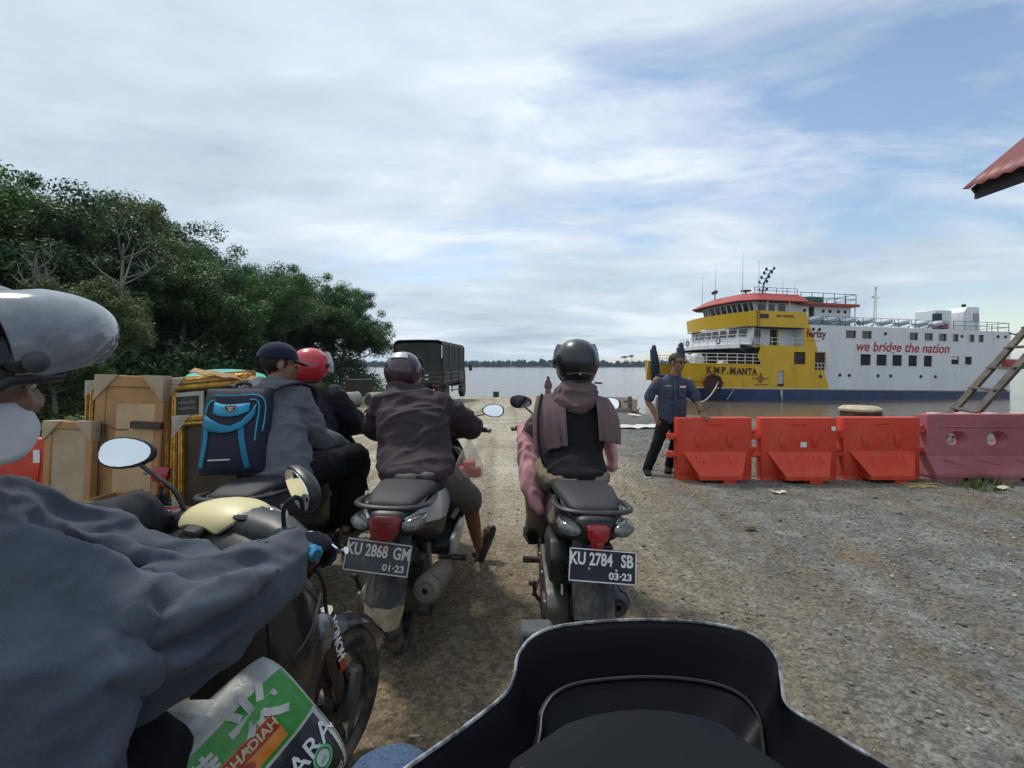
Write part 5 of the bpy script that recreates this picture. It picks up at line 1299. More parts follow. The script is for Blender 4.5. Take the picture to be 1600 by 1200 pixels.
# the camera's own scooter: only its front rises into view
B4 = scooter(empty('scooter', (0.22, -0.22, 0), 0.0, label='black scooter front with windscreen rim painted with pale glints and scuffs at the bottom edge of the picture', cat='scooter', group='scooters in the queue'),
             dict(bars=False, rail=False, front_y=1.30, shield_on=False))
def own_front():
    z0 = 0.0
    W2 = lambda px, py, d: P(px, py, d) - Vector(B4.location)
    rim = [W2(560, 1262, 0.50), W2(640, 1200, 0.56), (W2(720, 1143, 0.635)), W2(786, 1090, 0.70), W2(803, 1058, 0.74), W2(811, 1022, 0.78), W2(840, 992, 0.815), W2(895, 977, 0.84), W2(1010, 970, 0.85), W2(1115, 977, 0.84), W2(1180, 995, 0.81), W2(1214, 1028, 0.775), W2(1223, 1068, 0.73), W2(1232, 1104, 0.69), W2(1290, 1142, 0.63), W2(1380, 1195, 0.56), W2(1480, 1255, 0.50)]
    rim = curve(rim, 5); n = len(rim)
    cx = W2(1010, 1200, 0.62)
    def inn(k, dz, dy):
        return [p.lerp(Vector((cx.x, p.y - 0.02, p.z)), k * 0.5) .lerp(cx, k) + Vector((0, dy, dz)) for p in rim]
    rows = [[p + Vector((0, 0.10, -0.30)) for p in rim], [p + Vector((0, 0.055, -0.12)) for p in rim], [p + Vector((0, 0.012, -0.012)) for p in rim], rim,
            inn(0.012, -0.006, -0.012), inn(0.05, -0.03, -0.02), inn(0.13, -0.055, -0.02)]
    wd = MB(); wd.sheet(rows); wd.build('windscreen_shell', mat('shell_black', (0.0022, 0.0025, 0.0038), 0.5, spec=0.08), B4, 70)
    b = MB(); b.tube([p + Vector((0, 0.002, 0.001)) for p in rim], 0.0029, 6); b.build('rim_edge', mat('glint_scuff_edge', (0.05, 0.05, 0.055), 0.5, dirt=0.62, dscale=26, dirtcol=(0.62, 0.64, 0.66)), B4)  # pale speckle paints the rim's bright edge reflections along with scuffing
    # inner ledge and instrument glass
    rows = [inn(0.13, -0.055, -0.02), inn(0.15, -0.052, -0.024), inn(0.17, -0.060, -0.028), inn(0.40, -0.085, -0.03), inn(0.7, -0.09, -0.03), inn(0.98, -0.09, -0.03)]
    b = MB(); b.sheet(rows); b.build('dashboard', mat('dash_black', (0.0028, 0.0034, 0.005), 0.42, dirt=0.06, dscale=7, dirtcol=(0.012, 0.013, 0.016), spec=0.12), B4, 70)
    b = MB(); led = inn(0.155, -0.050, -0.024); b.tube(led[12:-12], 0.0026, 6); b.build('ledge_bead', mat('bead_black', (0.010, 0.011, 0.014), 0.4), B4)
    rows = []
    for py, d in ((1096, 0.715), (1102, 0.71), (1150, 0.665), (1200, 0.63), (1250, 0.60)):
        rows.append([W2(1005 + f * (120 + (py - 1096) * 1.5), py + 22 * f * f, d - 0.012 * f * f) + Vector((0, 0, -0.012)) for f in (-1, -0.7, -0.35, 0, 0.35, 0.7, 1)])
    b = MB(); b.sheet(rows, 0.004); b.build('instrument_glass', mat('dash_glass', (0.004, 0.005, 0.007), 0.10, dirt=0.20, dscale=11, dirtcol=(0.035, 0.04, 0.045), spec=0.34), B4, 60)  # pale mottle puts the sky's reflected smear into the glass colour
    b = MB(); b.box(W2(838, 1000, 0.87), (0.062, 0.05, 0.055), bev=0.006); b.build('mount_block', 'grey_plastic', B4)
    b = MB(); b.bar(W2(838, 1020, 0.87), W2(860, 1090, 0.80), 0.02, 0.02); b.build('mount_arm', 'black_plastic', B4)
    # column below so that the front is carried
    rows = []
    for z, y, w in ((0.30, 1.12, 0.13), (0.5, 1.16, 0.22), (0.64, 1.13, 0.24), (0.74, 1.10, 0.25)):
        rows.append([Vector((w * f, y - 0.22 * abs(f) ** 2.0, z)) for f in (-1, -0.7, -0.35, 0, 0.35, 0.7, 1)])
    b = MB(); b.sheet(rows, 0.012); b.build('front_apron', 'black_paint', B4, 60)
    for sx, x in ((-1, -0.34), (1, 0.34)):
        b = MB(); b.tube([(0, 0.70, 0.78), (sx * 0.2, 0.64, 0.78), (x, 0.56, 0.78)], 0.012, 8); hb = b.build('handlebar', 'dark_metal', B4)
        b = MB(); b.tube([(sx * 0.22, 0.634, 0.78), (x, 0.56, 0.78)], 0.017, 10); b.build('grip', 'rubber', hb)
own_front()

# ------------------------------------------------------------------ people
def V(*a): return Vector(a)
def cloth(name, col, bump=0.35, bscale=220, var=0.12, rough=0.9, fleck=0.0, sheen=0.1, **k): return mat(name, col, rough, var=var, vscale=5, bump=bump, bscale=bscale, spec=0.2, sheen=sheen, fleck=fleck, **k)
M['c_maroon'] = cloth('maroon_cloth', (0.036, 0.023, 0.030), rough=0.7, sheen=0.05)
M['c_greybrown'] = cloth('greybrown_cloth', (0.17, 0.135, 0.132))
M['c_mauve'] = cloth('mauve_cloth', (0.125, 0.082, 0.086))
M['c_pink'] = cloth('pink_cloth', (0.50, 0.24, 0.26), sheen=0.2)
M['c_black'] = cloth('black_cloth', (0.010, 0.010, 0.012), sheen=0.02)
M['c_blackjkt'] = cloth('black_jacket_cloth', (0.016, 0.016, 0.022), rough=0.7, sheen=0.02)
M['c_hoodie'] = cloth('grey_hoodie_cloth', (0.115, 0.122, 0.138), fleck=0.25)
M['c_khaki'] = cloth('khaki_cloth', (0.17, 0.135, 0.09))
M['c_bluegrey'] = cloth('bluegrey_jacket_cloth', (0.075, 0.089, 0.110), fleck=0.22, bscale=420, var=0.15)
M['c_shirt'] = cloth('slate_shirt_cloth', (0.055, 0.068, 0.105))
M['c_navy'] = cloth('navy_cloth', (0.014, 0.018, 0.042))
M['c_jeans'] = cloth('jeans_cloth', (0.05, 0.09, 0.16), fleck=0.5, bscale=160)

def person(base, label, group=None):
    o = empty('person', base, label=label, cat='person', group=group); o['_b'] = 1
    del o['_b']; return o
def put(name, me, m, root, parent=None, sharp=180):
    me.transform(Matrix.Translation(-Vector(root.location))); return obj(name, me, m, parent or root, sharp)
def putmb(name, mb, m, root, parent=None, sharp=40):
    b = mb.build(name, m, parent or root, sharp); b.data.transform(Matrix.Translation(-Vector(root.location))); return b

def limb(b, pts, rs, n=14, flat=None):
    b.tube(pts, rs, n, smooth=5, flat=flat); b.ell(pts[0], rs[0] * 0.98, seg=12, rings=8); b.ell(pts[-1], rs[-1] * 0.98, seg=12, rings=8)
def torso(b, secs, n=22, e=2.4):
    """secs: (centre, half width, half depth, right direction, up-normal tilt direction(back->front))"""
    rings = []
    for c, hw, hd, ax, fw in secs: rings.append(sup(c, hw, hd, n, e, Vector(ax).normalized(), Vector(fw).normalized()))
    b.loft(rings)

def hand(b, wrist, fwd, palm, side, curl=0.5, s=1.0):
    """fwd: along the hand, palm: direction the palm faces, side: towards the thumb"""
    w = Vector(wrist); f = Vector(fwd).normalized(); p = Vector(palm); p = (p - f * p.dot(f)).normalized(); t = f.cross(p); t = t if t.dot(Vector(side)) > 0 else -t
    b.tube([w - f * 0.03 * s, w + f * 0.02 * s, w + f * 0.055 * s, w + f * 0.088 * s], [0.026 * s, 0.031 * s, 0.040 * s, 0.036 * s], 12, flat=(1, 0.52), up=p, smooth=2)
    for k, (o, L) in enumerate(((0.030, 0.072), (0.010, 0.080), (-0.010, 0.074), (-0.029, 0.058))):
        q = w + f * (0.085 - 0.004 * abs(k - 1)) * s + t * o * s; d = f.copy(); pts = [q - f * 0.02 * s, q]
        for j, fr in enumerate((0.45, 0.32, 0.25)):
            ang = curl * (0.7 + 0.25 * j); d = (d * math.cos(ang) + p * math.sin(ang)).normalized(); p2 = p
            q = q + d * L * fr * s; pts.append(q)
            p = (p - d * p.dot(d)).normalized()
        p = Vector(palm); p = (p - f * p.dot(f)).normalized()
        b.tube(pts, [0.0095 * s, 0.0095 * s, 0.009 * s, 0.0082 * s, 0.007 * s], 8); b.ell(pts[-1], 0.007 * s, seg=8, rings=6)
    q = w + f * 0.03 * s + t * 0.028 * s
    b.tube([q - t * 0.01 * s, q + t * 0.02 * s + f * 0.02 * s, q + t * 0.026 * s + f * 0.045 * s + p * 0.012 * s * curl * 2, q + t * 0.02 * s + f * 0.066 * s + p * 0.03 * s * curl * 2], [0.013 * s, 0.012 * s, 0.010 * s, 0.008 * s], 8)

def head(b, c, fwd, up=(0, 0, 1), s=1.0):
    f = Vector(fwd).normalized(); u = Vector(up); u = (u - f * u.dot(f)).normalized(); r = f.cross(u)
    mt = basis(c, r, f, u)
    e = lambda p, rr, rot=None: b.ell(mt @ Vector(p) * 1.0 if False else (0, 0, 0), rr, seg=14, rings=10, mt=mt @ Matrix.Translation(Vector(p) * s) @ (Euler(rot).to_matrix().to_4x4() if rot else Matrix()) @ Matrix.Scale(s, 4))
    e((0, -0.012, 0.035), (0.076, 0.095, 0.085)); e((0, 0.03, -0.035), (0.058, 0.062, 0.075)); e((0, 0.055, -0.088), (0.032, 0.03, 0.026))
    e((0, 0.075, 0.028), (0.052, 0.018, 0.012)); e((0.034, 0.066, -0.022), (0.022, 0.02, 0.02)); e((-0.034, 0.066, -0.022), (0.022, 0.02, 0.02))
    b.tube([mt @ Vector((0, 0.082, 0.015)) * 1, mt @ Vector((0, 0.1 * s, -0.02 * s)), mt @ Vector((0, 0.106 * s, -0.03 * s))], [0.008 * s, 0.012 * s, 0.013 * s], 8)
    e((0.013, 0.094, -0.034), (0.011, 0.012, 0.009)); e((-0.013, 0.094, -0.034), (0.011, 0.012, 0.009))
    e((0, 0.086, -0.056), (0.024, 0.014, 0.007)); e((0, 0.083, -0.068), (0.021, 0.014, 0.008))
    for sx in (-1, 1): e((sx * 0.078, -0.005, -0.005), (0.010, 0.020, 0.032), (0, 0, sx * -0.35))
    return mt

def face_details(mt, root, s=1.0, eyes=True):
    w = mat('eye_white', (0.7, 0.68, 0.64), 0.3); k = mat('eye_dark', (0.015, 0.01, 0.008), 0.2); lip = mat('lip', (0.18, 0.07, 0.06), 0.5)
    for sx in (-1, 1):
        if eyes:
            b = MB(); b.ell((0, 0, 0), (0.0125, 0.008, 0.006), mt=mt @ Matrix.Translation((sx * 0.031, 0.0775, 0.004))); putmb('eye', b, w, root)
            b = MB(); b.ell((0, 0, 0), (0.005, 0.004, 0.005), mt=mt @ Matrix.Translation((sx * 0.031, 0.0845, 0.004))); putmb('pupil', b, k, root)
        b = MB(); b.tube([mt @ Vector((sx * 0.014, 0.093, 0.022)), mt @ Vector((sx * 0.032, 0.089, 0.029)), mt @ Vector((sx * 0.05, 0.07, 0.023))], [0.004, 0.005, 0.003], 6); putmb('eyebrow', b, 'hair', root)
    b = MB(); b.tube([mt @ Vector((-0.02, 0.094, -0.062)), mt @ Vector((0, 0.1, -0.061)), mt @ Vector((0.02, 0.094, -0.062))], [0.003, 0.005, 0.003], 6); putmb('mouth', b, lip, root)

def helmet(root, c, fwd, shell, up=(0, 0, 1), s=1.0, visor=None, name='helmet', trim='black_plastic', vis_down=0.0, back=1.0, half_w=0.128, opn=0.05):
    """open-face helmet with a face opening, edge trim, visor"""
    f = Vector(fwd).normalized(); u = Vector(up); u = (u - f * u.dot(f)).normalized(); r = f.cross(u); mt = basis(c, r, f, u) @ Matrix.Scale(s, 4)
    A, B, C = half_w, 0.150, 0.140
    vs, fs = [], []; nu, nv = 36, 18; grid = {}
    for j in range(nv + 1):
        th = math.pi / 2 - (math.pi * 0.70) * j / nv
        for i in range(nu):
            a = 2 * math.pi * i / nu
            fr = math.sin(a)                     # +1 front
            t2 = th
            lim_front = -0.10; lim_back = -0.88 * back
            low = lim_back + (lim_front - lim_back) * min(1, max(0, (fr + opn) / 0.75)) ** 0.8
            if fr > 0.72: low = 0.22 + 0.05 * (fr - 0.72)
            t2 = R(87.5) + (low - R(87.5)) * j / nv
            k = 1.0 - 0.06 * max(0, -math.sin(t2)) * (1.5 if fr < 0 else 1)
            p = Vector((A * math.cos(t2) ** 0.9 * math.cos(a) * k if math.cos(t2) > 0 else 0, B * max(math.cos(t2), 0) ** 0.9 * math.sin(a) * k - 0.006, C * math.sin(t2)))
            grid[j, i] = p
    b = MB(); rows = [[mt @ grid[j, i % nu] for i in range(nu + 1)] for j in range(nv + 1)]
    b.sheet(rows, 0.018 * s); sh = putmb(name, b, shell, root, None, 55)
    b = MB(); b.ell((0, 0, 0), (0.013, 0.014, 0.004), mt=mt @ Matrix.Translation((0, -0.006, C - 0.002))); putmb('crown_cap', b, shell, root, sh)
    b = MB(); b.tube([mt @ (grid[nv, i % nu] * 0.975) for i in range(nu + 1)], 0.0095 * s, 8); putmb('edge_trim', b, trim, root, sh, 60)
    b = MB(); b.ell((0, 0, 0), (A * 0.93, B * 0.93, C * 0.92), mt=mt @ Matrix.Translation((0, -0.012, 0.004))); lin = putmb('lining', b, mat('helmet_lining', (0.012, 0.012, 0.013), 0.95), root, sh)
    # cut the lining's front half away from the face
    bm = bmesh.new(); bm.from_mesh(lin.data); inv = (mt).inverted() @ Matrix.Translation(Vector(root.location))
    bmesh.ops.delete(bm, geom=[v for v in bm.verts if (inv @ v.co).y > 0.03 and (inv @ v.co).z < 0.05 or (inv @ v.co).z < -0.115], context='VERTS'); bm.to_mesh(lin.data); bm.free()
    for sx in (-1, 1):
        b = MB(); b.lathe([(0, 0.02), (0.006, 0.02), (0.010, 0.012)], mt @ Vector((sx * (A - 0.002), 0.028, 0.012)), mt.to_3x3() @ Vector((sx, 0.1, 0)), 14); putmb('visor_pivot', b, trim, root, sh)
    if visor:
        rows = []
        for j in range(8):
            el = R(vis_down - 12 + 62 * j / 7)
            rows.append([mt @ Vector((A * 1.06 * math.cos(el) ** 0.5 * math.cos(R(8 + 164 * i / 16)), (B * 1.10) * math.cos(el) ** 0.7 * math.sin(R(8 + 164 * i / 16)) + 0.0, C * 1.05 * math.sin(el))) for i in range(17)])
        b = MB(); b.sheet(rows, 0.003); putmb('visor', b, visor, root, sh, 70)
    return sh

def sandal(root, heel, toe, up, m='seat', strap='c_greybrown', w=0.045):
    heel, toe, up = Vector(heel), Vector(toe), Vector(up).normalized(); d = (toe - heel); L = d.length; d.normalize(); r = d.cross(up).normalized(); up = r.cross(d)
    T = basis(heel, r, d, up)
    poly = [(-0.6 * w, 0.0), (-0.75 * w, 0.3 * L), (-w, 0.72 * L), (-0.75 * w, 0.95 * L), (0, 1.03 * L), (0.75 * w, 0.95 * L), (w, 0.72 * L), (0.75 * w, 0.3 * L), (0.6 * w, 0.0), (0, -0.03 * L)]
    b = MB(); b.prism(poly, 0.022, T @ Matrix.Translation((0, 0, -0.012)), 0.004); s = putmb('sandal', b, m, root)
    for y0 in (0.62, 0.78):
        b = MB(); b.sheet([[T @ Vector((x * w * 1.05, (y0 + dy) * L, 0.052 * (1 - x * x) + 0.002)) for x in (-1, -0.6, -0.2, 0.2, 0.6, 1)] for dy in (-0.05, 0.05)], 0.005); putmb('strap', b, strap, root, s)
    b = MB(); b.sheet([[T @ Vector((math.cos(R(a)) * w * 0.8, 0.12 * L - math.sin(R(a)) * 0.035, z)) for a in (0, 36, 72, 108, 144, 180)] for z in (0.035, 0.058)], 0.005); putmb('heel_strap', b, strap, root, s)
def foot(b, heel, toe, ankle, r=0.032):
    heel, toe, ankle = Vector(heel), Vector(toe), Vector(ankle)
    limb(b, [ankle, heel.lerp(toe, 0.12) + (ankle - heel) * 0.35], [r * 1.05, r], 10); b.tube([heel, heel.lerp(toe, 0.35) + (ankle - heel) * 0.22, heel.lerp(toe, 0.75), toe], [r * 0.95, r * 1.0, r * 1.0, r * 0.55], 12, smooth=4); b.ell(heel, r * 0.95)
def shoe(root, heel, toe, up, m, sole='plate_white', w=0.045, hgt=0.07):
    heel, toe, up = Vector(heel), Vector(toe), Vector(up); d = toe - heel; L = d.length; d.normalize(); r = d.cross(up).normalized(); T = basis(heel, r, d, r.cross(d))
    b = MB(); b.loft([sup(T @ Vector((0, y * L, z)), w * k, h, 14, 2.6, r, r.cross(d)) for y, z, k, h in ((-0.02, 0.04, 0.5, 0.03), (0.04, 0.045, 0.72, 0.045), (0.3, 0.045, 0.78, 0.045), (0.55, 0.035, 0.95, 0.032), (0.85, 0.028, 0.9, 0.024), (1.0, 0.024, 0.5, 0.016))]); s = putmb('shoe', b, m, root, None, 60)
    b = MB(); b.prism([(-0.62 * w, 0), (-0.8 * w, 0.3 * L), (-1.02 * w, 0.7 * L), (-0.7 * w, 0.97 * L), (0, 1.03 * L), (0.7 * w, 0.97 * L), (1.02 * w, 0.7 * L), (0.8 * w, 0.3 * L), (0.62 * w, 0), (0, -0.03 * L)], 0.02, T @ Matrix.Translation((0, 0, 0.006)), 0.004); putmb('sole', b, sole, root, s)

X_, Y_ = V(1, 0, 0), V(0, 1, 0)
# ---------- rider in the maroon jacket
def rider_maroon():
    root = person(V(-0.555, 2.72, 0.0), 'rider in a maroon hooded jacket and grey-brown shorts, right sandal stretched to the ground', 'riders in the queue')
    sh_r, sh_l = V(-0.445, 2.86, 1.165), V(-0.765, 2.88, 1.175)
    el_r, wr_r, el_l, wr_l = V(-0.27, 3.03, 1.03), V(-0.285, 3.21, 0.995), V(-0.875, 3.05, 1.02), V(-0.835, 3.24, 0.995)
    hip_r, kn_r, an_r = V(-0.44, 2.78, 0.80), V(-0.285, 3.10, 0.56), V(-0.245, 3.40, 0.125)
    hip_l, kn_l, an_l = V(-0.67, 2.78, 0.80), V(-0.79, 3.15, 0.70), V(-0.66, 3.18, 0.37)
    heel_r, toe_r = V(-0.245, 3.44, 0.045), V(-0.175, 3.50, 0.24)
    b = MB(); mt = head(b, V(-0.69, 3.02, 1.345), V(0.05, 1, -0.12))
    limb(b, [V(-0.64, 2.92, 1.20), V(-0.67, 2.98, 1.29)], [0.06, 0.055])
    torso(b, [(V(-0.545, 2.72, 0.80), 0.14, 0.10, X_, Y_), (V(-0.57, 2.76, 0.98), 0.13, 0.09, X_, Y_), (V(-0.60, 2.85, 1.18), 0.15, 0.08, X_, Y_)])
    for s_, e_, w_ in ((sh_r, el_r, wr_r), (sh_l, el_l, wr_l)): limb(b, [s_, e_, w_], [0.05, 0.042, 0.028])
    for h_, k_, a_ in ((hip_r, kn_r, an_r), (hip_l, kn_l, an_l)): limb(b, [h_, k_, k_.lerp(a_, 0.35), a_], [0.07, 0.055, 0.052, 0.034])
    hand(b, wr_r, V(-0.1, 1, -0.1), V(0, 0.2, -1), V(-1, 0, 0), 0.9); hand(b, wr_l, V(0.1, 1, -0.1), V(0, 0.2, -1), V(1, 0, 0), 0.9)
    foot(b, heel_r, toe_r, an_r); foot(b, V(-0.66, 3.15, 0.335), V(-0.66, 3.37, 0.335), an_l)
    put('body', fuse(b, 0.0095, 3), 'skin', root)
    # jacket with hood
    b = MB()
    torso(b, [(V(-0.525, 2.585, 0.835), 0.200, 0.185, X_, V(0, 1, 0.1)), (V(-0.53, 2.60, 0.87), 0.212, 0.185, X_, Y_), (V(-0.555, 2.72, 0.95), 0.205, 0.150, X_, V(0, 1, -0.2)), (V(-0.585, 2.79, 1.10), 0.213, 0.145, X_, V(0, 1, -0.3)), (V(-0.605, 2.85, 1.19), 0.195, 0.115, X_, V(0, 1, -0.4)), (V(-0.63, 2.91, 1.25), 0.10, 0.075, X_, V(0, 1, -0.5))])
    limb(b, [sh_r, sh_r.lerp(el_r, 0.5) + V(0.02, 0, 0), el_r, el_r.lerp(wr_r, 0.5), wr_r], [0.092, 0.086, 0.078, 0.066, 0.050]); limb(b, [sh_l, el_l, wr_l], [0.092, 0.078, 0.050])
    b.tube([V(-0.74, 2.90, 1.245), V(-0.70, 2.83, 1.225), V(-0.62, 2.80, 1.205), V(-0.54, 2.83, 1.22), V(-0.51, 2.91, 1.24)], [0.045, 0.06, 0.066, 0.06, 0.045], 12, smooth=4)
    b.ell(V(-0.62, 2.80, 1.185), (0.10, 0.06, 0.085)); b.tube([V(-0.76, 2.96, 1.29), V(-0.70, 2.885, 1.285), V(-0.62, 2.87, 1.275), V(-0.56, 2.93, 1.28)], [0.04, 0.045, 0.045, 0.04], 10, smooth=4)
    put('jacket', crease(wrinkle(fuse(b, 0.0095, 3), 0.009, 7.0, (1, 1, 1.5), 2.0), 0.014, 7.5, (1, 0, 0.3), 0.4, 4.0, 3.0), 'c_maroon', root)
    b = MB(); b.tube([V(wr_r.x - 0.0, wr_r.y - 0.035, wr_r.z), V(wr_r.x, wr_r.y + 0.005, wr_r.z)], 0.053, 14); putmb('cuff', b, 'c_blackjkt', root)
    b = MB(); torso(b, [(V(-0.53, 2.60, 0.825), 0.165, 0.20, X_, Y_), (V(-0.53, 2.60, 0.86), 0.18, 0.20, X_, Y_), (V(-0.53, 2.68, 0.90), 0.17, 0.15, X_, Y_)])
    limb(b, [hip_r, hip_r.lerp(kn_r, 0.6), kn_r + V(0.01, 0.02, -0.03)], [0.105, 0.092, 0.082]); limb(b, [hip_l, hip_l.lerp(kn_l, 0.6), kn_l + V(0.0, 0.02, -0.04)], [0.105, 0.09, 0.08])
    put('shorts', wrinkle(fuse(b, 0.011, 3), 0.010, 8.0, (1, 1, 1), 5.0), 'c_greybrown', root)
    sandal(root, heel_r + V(0.012, -0.02, -0.03), toe_r + V(0.03, -0.01, 0.0), V(-0.7, 0.6, 0.25), 'seat', 'seat'); sandal(root, V(-0.66, 3.13, 0.318), V(-0.66, 3.38, 0.318), V(0, 0, 1), 'seat', 'seat')
    hm = mat('helmet_maroon_shell', (0.045, 0.022, 0.030), 0.25, coat=0.6, dirt=0.2)
    h = helmet(root, V(-0.69, 3.01, 1.375), V(0.05, 1, -0.16), hm, V(0, 0.25, 1), 0.93, visor='visor_smoke', trim='grey_plastic')
    # pale band across the back of the shell
    hm_ = basis(V(-0.69, 3.01, 1.375), V(1, -0.05, 0).normalized(), V(0.05, 1, -0.16).normalized(), V(0, 0.16, 1).normalized())
    rows = [[hm_ @ V(0.93 * 0.131 * math.cos(e) ** 0.9 * math.cos(R(a)), 0.93 * (0.154 * math.cos(e) ** 0.9 * math.sin(R(a)) - 0.008), 0.93 * 0.143 * math.sin(e)) for a in range(-128, -48, 10)] for e in (R(34), R(46), R(58))]
    b = MB(); b.sheet(rows, 0.002); putmb('pale_band', b, mat('pale_band', (0.45, 0.44, 0.46), 0.4, dirt=0.2), root, h)
M['visor_smoke'] = mat('visor_smoke', (0.05, 0.05, 0.055), 0.06, coat=0.5, alpha=0.62, var=0.0)
M['visor_clear'] = mat('visor_clear', (0.55, 0.56, 0.57), 0.08, coat=0.5, alpha=0.35, var=0.0)
rider_maroon()

# ---------- woman in the black helmet
def rider_woman():
    root = person(V(0.33, 2.62, 0.0), 'rider in a black helmet, mauve scarf, black vest and pink sleeves', 'riders in the queue')
    sh_l, sh_r = V(0.20, 2.77, 1.165), V(0.515, 2.77, 1.165)
    el_l, wr_l, el_r, wr_r = V(0.09, 2.95, 0.96), V(0.095, 3.15, 0.995), V(0.605, 2.95, 0.96), V(0.59, 3.16, 0.995)
    hl, kl, al = V(0.22, 2.68, 0.80), V(0.15, 3.06, 0.72), V(0.15, 3.00, 0.37); hr, kr, ar = V(0.44, 2.68, 0.80), V(0.51, 3.06, 0.72), V(0.50, 3.00, 0.37)
    hc = V(0.385, 2.82, 1.435)
    b = MB(); head(b, hc + V(0, 0.01, -0.02), V(0, 1, -0.05)); limb(b, [V(0.36, 2.78, 1.2), V(0.38, 2.81, 1.34)], [0.055, 0.05])
    torso(b, [(V(0.33, 2.66, 0.80), 0.14, 0.10, X_, Y_), (V(0.34, 2.68, 0.98), 0.11, 0.08, X_, Y_), (V(0.35, 2.76, 1.18), 0.14, 0.07, X_, Y_)])
    for s_, e_, w_ in ((sh_r, el_r, wr_r), (sh_l, el_l, wr_l)): limb(b, [s_, e_, w_], [0.042, 0.036, 0.025])
    for h_, k_, a_ in ((hl, kl, al), (hr, kr, ar)): limb(b, [h_, k_, a_], [0.07, 0.05, 0.033])
    hand(b, wr_l, V(-0.1, 1, -0.1), V(0, 0.2, -1), V(1, 0, 0), 0.9, 0.9); hand(b, wr_r, V(0.1, 1, -0.1), V(0, 0.2, -1), V(-1, 0, 0), 0.9, 0.9)
    put('body', fuse(b, 0.0095, 3), 'skin_tan', root)
    b = MB(); torso(b, [(V(0.340, 2.57, 0.815), 0.160, 0.175, X_, Y_), (V(0.340, 2.58, 0.86), 0.176, 0.175, X_, Y_), (V(0.345, 2.68, 0.96), 0.170, 0.13, X_, Y_), (V(0.35, 2.73, 1.08), 0.170, 0.125, X_, V(0, 1, -0.15)), (V(0.355, 2.77, 1.18), 0.155, 0.095, X_, V(0, 1, -0.2)), (V(0.365, 2.80, 1.24), 0.085, 0.07, X_, V(0, 1, -0.2))])
    put('black_vest', crease(wrinkle(fuse(b, 0.0095, 3), 0.007, 7, (1, 1, 1.5), 1.0), 0.012, 7.0, (1, 0, 0.4), 0.4, 1.0, 3.0), 'c_black', root)
    b = MB(); limb(b, [sh_l.lerp(el_l, 0.55), el_l, el_l.lerp(wr_l, 0.5), wr_l], [0.050, 0.058, 0.054, 0.05]); limb(b, [sh_r.lerp(el_r, 0.55), el_r, el_r.lerp(wr_r, 0.5), wr_r], [0.050, 0.058, 0.054, 0.05])
    torso(b, [(V(0.105, 2.93, 1.00), 0.045, 0.07, X_, Y_), (V(0.095, 2.85, 0.92), 0.058, 0.10, X_, Y_), (V(0.100, 2.77, 0.82), 0.060, 0.105, X_, Y_), (V(0.115, 2.69, 0.72), 0.058, 0.085, X_, Y_), (V(0.145, 2.62, 0.64), 0.035, 0.05, X_, Y_), (V(0.16, 2.60, 0.61), 0.012, 0.02, X_, Y_)])     # loose tunic side falling over the left thigh
    limb(b, [V(0.585, 2.88, 0.97), V(0.59, 2.80, 0.88), V(0.59, 2.77, 0.83)], [0.05, 0.048, 0.03], flat=(0.5, 1.1))
    put('pink_tunic', wrinkle(fuse(b, 0.011, 3), 0.016, 9, (1.5, 1.5, 0.35), 6.0), 'c_pink', root)
    b = MB(); torso(b, [(V(0.335, 2.56, 0.80), 0.180, 0.17, X_, Y_), (V(0.335, 2.57, 0.84), 0.192, 0.17, X_, Y_), (V(0.335, 2.64, 0.89), 0.165, 0.12, X_, Y_)])
    for h_, k_, a_ in ((hl, kl, al), (hr, kr, ar)): limb(b, [h_, k_, a_], [0.105, 0.078, 0.06])
    put('trousers', wrinkle(fuse(b, 0.011, 3), 0.009, 8, (1, 1, 1), 3.0), 'c_khaki', root)
    # scarf: cowl and two panels hanging on the back
    b = MB()
    b.tube([V(0.27, 2.79, 1.235), V(0.295, 2.70, 1.215), V(0.365, 2.655, 1.185), V(0.435, 2.70, 1.215), V(0.46, 2.79, 1.235)], [0.045, 0.045, 0.042, 0.045, 0.045], 12, smooth=4)
    limb(b, [sh_l + V(0.02, 0, 0.0), sh_l.lerp(el_l, 0.72)], [0.062, 0.060]); limb(b, [sh_r + V(-0.02, 0, 0), sh_r.lerp(el_r, 0.72)], [0.062, 0.060])
    b.tube([V(0.29, 2.77, 1.27), V(0.31, 2.715, 1.265), V(0.375, 2.69, 1.245), V(0.44, 2.715, 1.265), V(0.46, 2.77, 1.27)], 0.045, 12, smooth=4)
    torso(b, [(V(0.37, 2.79, 1.20), 0.11, 0.09, X_, Y_), (V(0.38, 2.80, 1.33), 0.085, 0.085, X_, Y_)])
    put('scarf', wrinkle(fuse(b, 0.009, 2), 0.008, 12, (1, 1, 2.0), 4.0), 'c_mauve', root)
    for pts in ([(V(0.285, 2.78, 1.262), V(0.150, 2.80, 1.236)), (V(0.30, 2.665, 1.20), V(0.128, 2.69, 1.16)), (V(0.300, 2.588, 1.08), V(0.120, 2.625, 1.06)), (V(0.302, 2.550, 0.985), V(0.130, 2.585, 0.945))],
                [(V(0.455, 2.78, 1.262), V(0.575, 2.80, 1.222)), (V(0.475, 2.665, 1.20), V(0.605, 2.71, 1.15)), (V(0.475, 2.59, 1.09), V(0.612, 2.65, 1.06)), (V(0.475, 2.562, 1.01), V(0.605, 2.61, 0.985))]):
        rows = []
        A_ = curve([p[0] for p in pts], 6); B_ = curve([p[1] for p in pts], 6)
        for j, (p, q) in enumerate(zip(A_, B_)): rows.append([p.lerp(q, f / 12) + V(0, -0.014 * math.sin(f * 1.9 + 0.5) * (j / len(A_)) - 0.008 * math.sin(f * 0.8 + j * 0.2), 0) for f in range(13)])
        b = MB(); b.sheet(rows, 0.006); putmb('scarf_panel', b, 'c_mauve', root, None, 180)
